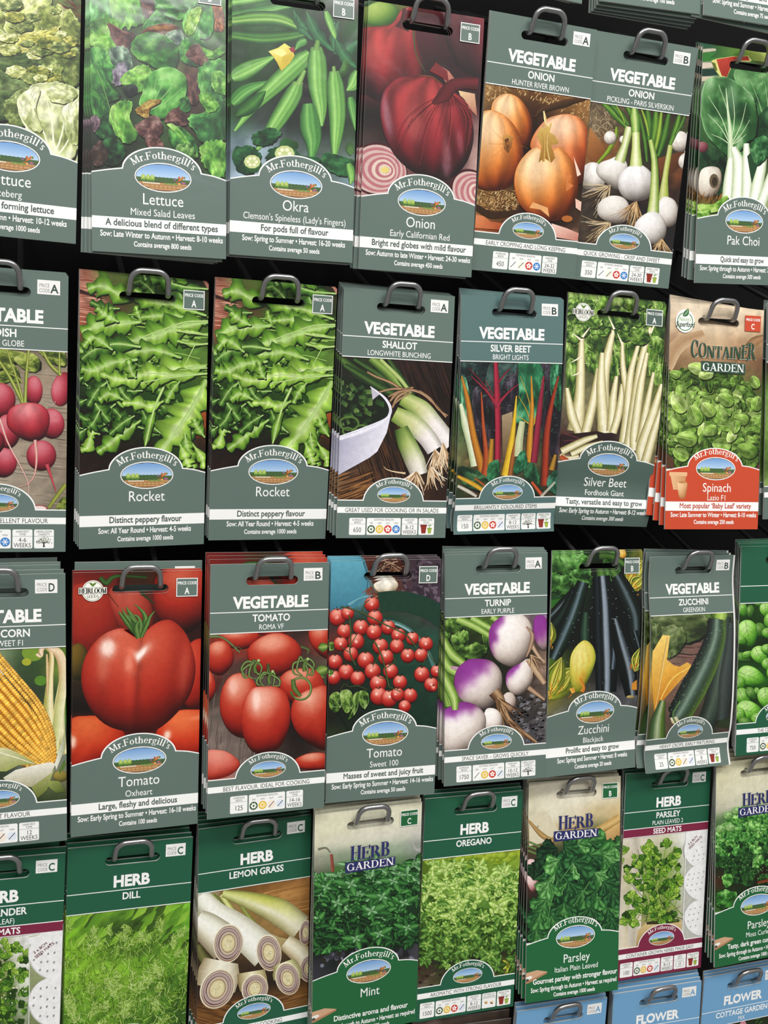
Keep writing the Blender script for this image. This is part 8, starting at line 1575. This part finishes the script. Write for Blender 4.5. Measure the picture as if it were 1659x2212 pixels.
# --- top row, only the feet of the packets in view
add('top_a', 'classic', [0.15941, 0.50353, -0.01904, -0.00488, 0.01317, -0.00276], 'grey-green seed packet hanging above the brown onions, only its foot in view', 'grey-green packet above the brown onions', [(4, 4), (8, 12), (10, 24)],
    name='Cabbage', sub='Red', tag='Good for winter', sow='Sow: Spring to Autumn • Harvest: 12-16 weeks', con='Contains average 100 seeds')
add('top_b', 'classic', [0.24531, 0.50662, 0.03533, -0.03108, 0.02894, -0.00577], 'grey-green seed packet above the pickling onions, thick stack behind its foot', 'grey-green packet above the pickling onions', [(2, 6, 3, -3.2), (4, 10, 6, -6), (6, 16, 9, -8.5), (8, 22, 12, -10.5)],
    name='Cabbage', sub='Savoy', tag='Good for winter', sow='Sow: Spring to Autumn • Harvest: 12-16 weeks', con='Contains average 100 seeds')
add('top_c', 'classic', [0.33284, 0.50779, 0.01604, -0.02574, 0.04221, -0.00847], 'grey-green seed packet in the top right corner marked as holding 75 seeds', 'grey-green packet above the pak choi', [(4, 26, 4, -4.5)],
    name='Corn', sub='Early', tag='Easy to grow and tasty', sow='Sow: Spring and Summer • Harvest: 12-14 weeks', con='Contains average 75 seeds')
# --- first full row
add('iceberg', 'classic', [-0.18572, 0.30612, -0.01608, 0.0137, 0.00722, -0.00069], 'seed packet with pale iceberg lettuce heads, cut by the left edge of the picture', 'iceberg lettuce packet', [(0, 0), (0, 1)],
    name='Lettuce', sub='Iceberg', tag='Crisp head forming lettuce', sow='Sow: Spring to Autumn • Harvest: 10-12 weeks', con='Contains average 1000 seeds', code='A', glossy=1)
add('mixed', 'classic', [-0.09897, 0.30178, 0.01817, -0.03762, 0.03251, -0.00446], 'seed packet printed with green and red mixed salad leaves, lettuce blend', 'mixed salad leaf packet', [(2, 8, 2.6, -2.4), (4, 17, 5.2, -3.6), (6, 25, 7.8, -4.8)],
    name='Lettuce', sub='Mixed Salad Leaves', tag='A delicious blend of different types', sow='Sow: Late Winter to Autumn • Harvest: 8-10 weeks', con='Contains average 800 seeds', code='B', glossy=1)
add('okra', 'classic', [-0.01134, 0.30706, 0.00873, -0.0494, 0.00883, -0.00591], 'seed packet printed with long green okra pods and a pale yellow flower', 'okra packet', [(3, 4, 2.6, -2.0), (8, 9, 5.2, -3)],
    name='Okra', sub="Clemson's Spineless (Lady's Fingers)", subsx=.77, tag='For pods full of flavour', sow='Sow: Spring to Summer • Harvest: 16-20 weeks', con='Contains average 50 seeds', code='B', glossy=1)
add('onion_red', 'classic', [0.07898, 0.30492, 0.00338, -0.0351, -0.02, -0.00807], 'seed packet printed with one big dark red onion and cut onion rings', 'red onion packet', [(4, 12, 2.6, -1.5), (8, 18, 5.2, -2)],
    name='Onion', sub='Early Californian Red', tag='Bright red globes with mild flavour', sow='Sow: Autumn to late Winter • Harvest: 24-30 weeks', con='Contains average 450 seeds', code='B', glossy=1)
add('hunter', 'modern', [0.16701, 0.31106, -0.0047, -0.01648, -0.05967, -0.00902], 'seed packet with four golden brown onions on sacking under a grey-green title band', 'brown onion packet', [(1, 1), (2, 3)],
    title='VEGETABLE', name='ONION', sub='HUNTER RIVER BROWN', tag='EARLY CROPPING AND LONG KEEPING', code='A', icons=('450', '0011', '24-32', []))
add('pickling', 'modern', [0.25216, 0.3108, -0.02495, -0.09403, -0.0655, -0.00649], 'seed packet with a bunch of small white pickling onions with roots and green stalks', 'white pickling onion packet', [(-4, -2, 5.5, 1.2), (0, 0, 8)],
    title='VEGETABLE', name='ONION', sub='PICKLING - PARIS SILVERSKIN', tag='QUICK GROWING - CRISP AND SWEET', code='B', icons=('350', '0011', '24-30', ['pots']))
add('pakchoi', 'classic', [0.343, 0.3173, 0.04693, -0.00494, -0.00927, -0.00659], 'seed packet with a white-stemmed pak choi and garlic bulb, cut by the right edge', 'pak choi packet', [(4, 15, 4), (9, 22, 7), (14, 28, 10)],
    name='Pak Choi', tag='Quick and easy to grow', tagsx=.72, sow='Sow: Spring through to Autumn • Harvest: 7-9 weeks', con='Contains average 500 seeds', code='B', ital=.15, namev=144.4)
# --- second full row
add('radish', 'modern', [-0.19268, 0.1115, -0.00511, -0.02659, -0.0001, 0.00059], 'seed packet with round red radishes on grey timber, cut by the left edge', 'radish packet', [(1, 1, 3.5), (3, 2, 6)],
    title='VEGETABLE', name='RADISH', sub='CHERRY GLOBE', tag='CRISP WITH EXCELLENT FLAVOUR', code='A', icons=('800', '1111', '4-6', ['tree']), glossy=1, rowmid=43.5, tagmid=44)
add('rocket1', 'classic', [-0.10363, 0.11291, 0.01292, 0.12998, -0.04708, -0.00138], 'seed packet with lobed green rocket leaves, left one of two, below the mixed lettuce', 'rocket packet of the left stack', [(0, 4), (1, 8), (1, 12)],
    name='Rocket', tag='Distinct peppery flavour', sow='Sow: All Year Round • Harvest: 4-5 weeks', con='Contains average 1000 seeds', code='A')
add('rocket2', 'classic', [-0.01749, 0.11591, 0.00539, -0.00351, -0.07695, -0.00168], 'seed packet with lobed green rocket leaves, right one of two, beside the shallots', 'rocket packet of the right stack', [(1, 4), (2, 8)],
    name='Rocket', tag='Distinct peppery flavour', sow='Sow: All Year Round • Harvest: 4-5 weeks', con='Contains average 1000 seeds', code='A')
add('shallot', 'modern', [0.07244, 0.1182, -0.00499, -0.00319, 0.02439, 0.00518], 'seed packet with white bunching shallots tied in twine and a white bowl', 'shallot packet', [(4, 8, 3), (8, 14, 6), (11, 20, 8.5)],
    title='VEGETABLE', name='SHALLOT', sub='LONGWHITE BUNCHING', tag='GREAT USED FOR COOKING OR IN SALADS', code='A', icons=('650', '1111', '8-12', ['pots']))
add('bright', 'modern', [0.15967, 0.12047, 0.02602, -0.00434, -0.02062, 0.0034], 'seed packet with red, yellow and orange stemmed silver beet, wavy at its foot', 'coloured silver beet packet', [(2, 6, 4), (4, 16, 7), (4, 22, 10)],
    title='VEGETABLE', name='SILVER BEET', sub='BRIGHT LIGHTS', tag='BRILLIANTLY COLOURED STEMS', code='B', icons=('150', '1110', '8-12', ['tree', 'pots']), glossy=1, titmid=41, nmid=40, panel='567270',
    bend=[(0, 0), (20, 1.2), (60, 2.5), (110, 2.5), (150, 1), (165, -1.2), (H, 0.3)])
add('fordhook', 'classic', [0.25152, 0.12541, -0.02368, -0.08025, -0.00021, 0.00893], 'seed packet with pale white stalks of giant silver beet, bulging, curled at its foot', 'white stalked silver beet packet', [(1, 2, 4), (2, 4, 7)],
    name='Silver Beet', sub='Fordhook Giant', tag='Tasty, versatile and easy to grow', sow='Sow: Early Spring to Autumn • Harvest: 8-12 weeks', con='Contains average 300 seeds', code='A', heir=(12.6, 11.8), extra=heirloom, panel='4f635c', glossy=1, ital=.15,
    bend=[(0, 0), (30, 2.0), (80, 4.5), (120, 3.0), (145, -1.0), (160, 2.0), (H, -1.5)])
add('spinach', 'classic', [0.3359, 0.1246, 0.00501, -0.08311, 0.06887, -0.00086], 'seed packet with a rust-red foot, round baby spinach leaves and terracotta pots', 'rust-red spinach packet', [(1, 12, 4), (2, 26, 8), (3, 43, 12)],
    name='Spinach', sub='Lazio F1', tag="Most popular ‘Baby Leaf’ variety", sow='Sow: Late Summer to Winter • Harvest: 8-10 weeks', con='Contains average 250 seeds', code='C', panel=RUST, boxline=RUST, tagc='b8452c', extra=container_extra, motif=pot_motif, board=0, hump=(128, 126.4, 110), mid=45, tagmid=44.2, namev=144.6, subv=151.4)
add('sliver', 'modern', [0.42595, 0.13337, 0.04488, 0.00116, 0.03171, 0.00112], 'seed packet showing only a sliver at the right edge, beside the spinach', 'packet at the right edge beside the spinach', [(7, 11, 6, 0)],
    title='VEGETABLE', name='SPINACH', tag='FAST GROWING', code='A', icons=('300', '1111', '8-10', []))
# --- third full row
add('corn', 'modern', [-0.19385, -0.07619, 0.0106, -0.03244, 0.04553, -0.00663], 'seed packet with a yellow sweet corn cob in its husk, cut by the left edge', 'sweet corn packet', [(2, 2, 4.5), (11, 8, 7.5, 1.2), (7, 5, 10, 1.5), (13, 10, 14, 2)],
    title='VEGETABLE', name='SWEET CORN', sub='EARLY SWEET F1', tag='SUPER SWEET FLAVOUR', code='D', icons=('50', '1100', '12', []), rowmid=40, glossy=1)
add('oxheart', 'classic', [-0.10593, -0.07607, -0.00574, 0.03139, 0.0321, -0.00469], 'seed packet filled by one huge ridged red tomato with a green top', 'ridged red tomato packet', [(2, 2)],
    name='Tomato', sub='Oxheart', tag='Large, fleshy and delicious', sow='Sow: Early Spring to Summer • Harvest: 16-18 weeks', con='Contains 100 seeds', code='A', extra=heirloom, hump=(126.2, 124.8, 108))
add('roma', 'modern', [-0.01812, -0.07183, -0.00206, 0.02081, 0.04387, -0.00662], 'seed packet with long plum tomatoes, curly green stalks, on grey timber', 'plum tomato packet', [],
    title='VEGETABLE', name='TOMATO', sub='ROMA VF', tag='BEST FLAVOUR, IDEAL FOR COOKING', code='B', icons=('125', '1100', '14-16', []))
add('sweet100', 'classic', [0.06732, -0.07116, 0.00091, -0.02374, 0.03297, -0.00347], 'seed packet with a truss of small red cherry tomatoes on a dark green plate', 'cherry tomato packet', [(3, 4, 3), (8, 8, 5.5)],
    name='Tomato', sub='Sweet 100', tag='Masses of sweet and juicy fruit', sow='Sow: Early Spring to Summer • Harvest: 14-16 weeks', con='Contains average 50 seeds', code='D', hump=(126.2, 124.8, 108))
add('turnip', 'modern', [0.15888, -0.06935, 0.0179, -0.05693, 0.06982, 0.00709], 'seed packet with purple-topped white turnips on slate', 'purple turnip packet', [(2, 4, 3), (5, 13, 6), (6, 20, 9)],
    title='VEGETABLE', name='TURNIP', sub='EARLY PURPLE', tag='SPACE SAVER – GROWS QUICKLY', code='A', icons=('1750', '0110', '10-12', ['tree']), rowmid=42)
add('blackjack', 'classic', [0.2451, -0.06912, -0.00274, 0.04136, 0.04623, 0.00469], 'seed packet with glossy near-black zucchini and two striped yellow flowers', 'dark zucchini packet', [(1, 3, 3)],
    name='Zucchini', sub='Blackjack', tag='Prolific and easy to grow', sow='Sow: Spring and Summer • Harvest: 8 weeks', con='Contains average 20 seeds', code='B', hump=(127, 125.5, 109.5), bend=[(0, 0), (60, .8), (120, .6), (150, -1), (H, 1.2)], ital=.1)
add('greenskin', 'modern', [0.33431, -0.07346, 0.00116, 0.02827, 0.06707, 0.00557], 'wavy seed packet with a green zucchini and its orange flower, beside the basil', 'green zucchini packet', [(9, 20, 5), (14, 28, 9)],
    title='VEGETABLE', name='ZUCCHINI', sub='GREENSKIN', tag='HEAVY CROPS, EARLY MATURING', code='B', icons=('25', '1100', '8', ['pots']), glossy=1, edge=1,
    bend=[(0, 0), (22, -1.2), (60, 2.6), (110, 3.0), (140, 1.4), (158, -1.8), (H, 1.5)])
add('basil', 'modern', [0.41919, -0.06535, 0.00606, -0.01195, 0.06344, 0.00129], 'dark green seed packet with glossy basil leaves, cut by the right edge', 'basil packet', [(5, 3, 5), (9, 5, 8), (13, 8, 11)],
    title='HERB', name='BASIL', tag='THE CLASSIC ITALIAN HERB', code='C', panel=HERB_G, big=HERB_G, icons=('750', '1100', '6-8', ['pots']), rowmid=43, tagmid=43.5)
# --- fourth full row
add('coriander', 'modern', [-0.19256, -0.26363, -0.02752, 0.00426, -0.00198, -0.00161], 'dark green herb packet with maroon band and white discs, in the lower left corner', 'coriander seed mat packet', [(-4, -4, 5), (10, 9, 9, 1)],
    title='HERB', name='CORIANDER', sub='(FOR LEAF)', mats=1, tag='CONTAINER GROWN HERBS MADE EASY', code='C', panel=HERB_G, foot='7b2541', big=HERB_G, icons=('100', '1111', '8-12', ['mats']))
add('dill', 'modern', [-0.108, -0.26336, -0.01866, 0.01397, -0.00275, 0.0004], 'dark green herb packet full of feathery bright dill', 'dill packet', [(2, 3, 4), (5, 5, 8), (6, 8, 12)],
    title='HERB', name='DILL', tag='FEATHERY LEAVES', code='C', panel=HERB_G, big=HERB_G, icons=('500', '1110', '6-8', []))
add('lemon', 'modern', [-0.02009, -0.26177, 0.00798, 0.0494, 0.01128, 0.00976], 'dark green herb packet with cut ends of pale lemon grass stalks', 'lemon grass packet', [(1, 5, 3.5), (2, 10, 7), (2, 15, 10), (3, 20, 13)],
    title='HERB', name='LEMON GRASS', tag='IDEAL FOR THAI COOKING', code='C', panel=HERB_G, big=HERB_G, icons=('100', '1100', '12-16', ['pots']))
add('mint', 'classic', [0.06128, -0.25492, 0.01704, 0.01099, 0.00062, -0.00278], 'cream topped herb packet with a clump of dark green mint', 'mint packet', [(1, 3, 3.5), (3, 6, 7), (3, 9, 10)],
    name='Mint', tag='Distinctive aroma and flavour', tagc='f3f3f1', sow='Sow: Spring through to Autumn • Harvest: as required', con='Contains average 500 seeds', code='C', panel=LEAF_G, tagbar=False, extra=range_title, motif=board_motif, rt=(23.5, 62.5, 39), mid=44.6, tagmid=46, tagv=161, sowv=167.2, conv=172.4, namev=146, sowsx=.68)
add('oregano', 'modern', [0.15052, -0.25699, -0.01634, 0.0073, 0.04612, 0.00721], 'dark green herb packet with yellow-green oregano sprigs', 'oregano packet', [(3, 3, 4), (5, 5, 7.5)],
    title='HERB', name='OREGANO', tag='AROMATIC WITH STRONG FLAVOUR', code='C', panel=HERB_G, big=HERB_G, icons=('1500', '1110', '8-12', ['bee', 'pots']))
add('parsley_italian', 'classic', [0.24118, -0.25459, -0.01286, -0.02687, 0.11028, 0.01168], 'cream topped herb packet with flat-leaved parsley and pink garlic, fat stack behind it', 'flat-leaved parsley packet', [(4, 9, 3.5), (7, 16, 7), (10, 22, 10.5), (12, 27, 14)],
    name='Parsley', sub='Italian Plain Leaved', subv=153.2, namev=146.4, tag='Gourmet parsley with stronger flavour', tagc='f3f3f1', sow='Sow: Spring through to Autumn • Harvest: as required', con='Contains average 1000 seeds', code='B', panel=LEAF_G, tagbar=False, extra=range_title, motif=board_motif, mid=44.6, tagmid=43.9, tagv=160.4, sowv=166.7, conv=172.0, sowsx=.68, tagsx=.82, hump=(128, 126.5, 110.3))
add('parsley_plain', 'modern', [0.32847, -0.25389, -0.01128, -0.00125, 0.0486, 0.00967], 'dark green and maroon herb packet with potted parsley and white seed mat discs', 'parsley seed mat packet', [(5, 3, 4), (8, 6, 7.5)],
    title='HERB', name='PARSLEY', sub='PLAIN LEAVED 2', mats=1, tag='CONTAINER GROWN HERBS MADE EASY', code='C', panel=HERB_G, foot='7b2541', big=HERB_G, icons=('100', '1110', '8-12', ['mats', 'pots']))
add('moss', 'classic', [0.41041, -0.24792, 0.01745, 0.00078, 0.07469, 0.00159], 'cream topped herb packet with mossy curled parsley, cut by the right edge', 'curled parsley packet', [(2, 8, 4), (4, 15, 8), (5, 22, 12)],
    name='Parsley', sub='Moss Curled', subv=153.2, namev=146.4, tag='Tasty, dark green curled leaves', tagc='f3f3f1', sow='Sow: Spring through to Autumn • Harvest: as required', con='Contains average 1000 seeds', code='B', panel=LEAF_G, tagbar=False, extra=range_title, motif=board_motif, mid=45, tagmid=43.9, tagv=160.4, sowv=166.7, conv=172.0, sowsx=.68, hump=(128, 126.5, 110.3))
# --- bottom row, only the heads of the packets in view
add('brown', 'classic', [0.14968, -0.460, -0.02847, -0.02716, 0.0, 0.00354], 'brown topped seed packet at the front of the stack below the oregano', 'brown topped packet below the oregano', [(0, 0, 8), (-2, -2, 15), (1, 1, 22), (-1, -1, 29), (2, 2, 36), (0, 0, 43), (3, 3, 50)],
    name='Sage', tag='A kitchen favourite', sow='Sow: Spring to Autumn • Harvest: 12 weeks', con='Contains average 100 seeds', code=None)
add('flower_a', 'modern', [0.23577, -0.43952, -0.02191, 0.00072, 0.0, 0.00154], 'sky blue flower packet below the flat-leaved parsley, leftmost of the three blue ones', 'blue flower packet, leftmost of the three stacks', [(3, 3, 3.5), (5, 5, 7)],
    title='FLOWER', name='ASTER', tag='BRIGHT COLOURS', code='A', panel=BLUE, big=BLUE, bare=1, icons=('100', '1100', '12', []))
add('flower_b', 'modern', [0.32443, -0.43787, 0.01602, -0.06616, 0.0, -0.00132], 'sky blue flower packet below the parsley seed mats, middle one of the three blue ones', 'blue flower packet, middle one of the three stacks', [(3, 4, 3.5), (6, 8, 7), (8, 11, 10)],
    title='FLOWER', name='MIXED', tag='BRIGHT COLOURS', code='A', panel=BLUE, big=BLUE, bare=1, icons=('100', '1100', '12', []))
add('flower_c', 'modern', [0.41369, -0.43826, 0.00142, 0.00443, 0.0, 0.00077], 'sky blue cottage garden flower packet with a pink bloom, in the lower right corner', 'cottage garden flower packet', [(1, 1), (2, 3)],
    title='FLOWER', name='COTTAGE GARDEN', sub='MIX', tag='BRIGHT COLOURS', code='A', panel=BLUE, big=BLUE, bare=1, titv=28.5, icons=('100', '1100', '12', []))

ROOTS = {}
for key, o in D.items():
    o['group'] = 'seed packets hanging on the rack'
    o['pic'] = globals().get('pic_' + key) or (lambda s: s.mm().bg(['6d7a5a 7d8a62', '5a6a48 4a5a3c']))
    ROOTS[key] = packet(key, o)
for key, o in D.items():
    spares(ROOTS[key], o['pose'], o['sp'], o['what'], 'spare packets behind the ' + o['what'])
# two stacks have strays of another sort hung behind the front packet
spares(ROOTS['roma'], D['oxheart']['pose'], [(0, 0, 99)] * 0, '', '')
def stray(src, pose, specs, labels):
    for sp, lb in zip(specs, labels):
        n0 = set(COL.objects); spares(src, pose, [sp], lb, 'strays'); c = [q for q in set(COL.objects) - n0 if q.parent is None][0]
        c['label'] = lb; c['group'] = 'packets hung on another sort\'s hook'
stray(ROOTS['roma'], D['oxheart']['pose'], [(-3, -2, 9, 1.5)], ['plum tomato packet hung behind the ridged red tomato, only its grey-green head showing'])
stray(ROOTS['oxheart'], D['roma']['pose'], [(3, 3, 4, 1.), (6, 9, 8, 1.), (11, 13, 12, 1.)], ['ridged tomato packet hung directly behind the plum tomatoes, red top edge showing', 'ridged tomato packet, third on the hook of the plum tomatoes', 'ridged tomato packet, last on the hook of the plum tomatoes'])
for key, o in D.items():
    m = rot_pose(o['pose']); b = m @ Vector(((42.4 - W / 2) / 1000, -.0030, -.0106))
    hook(b, 'grey wire loop hook holding the ' + o['what'].replace(', leftmost of the three stacks', ' leftmost of the three').replace(', middle one of the three stacks', ' in the middle of the three'))
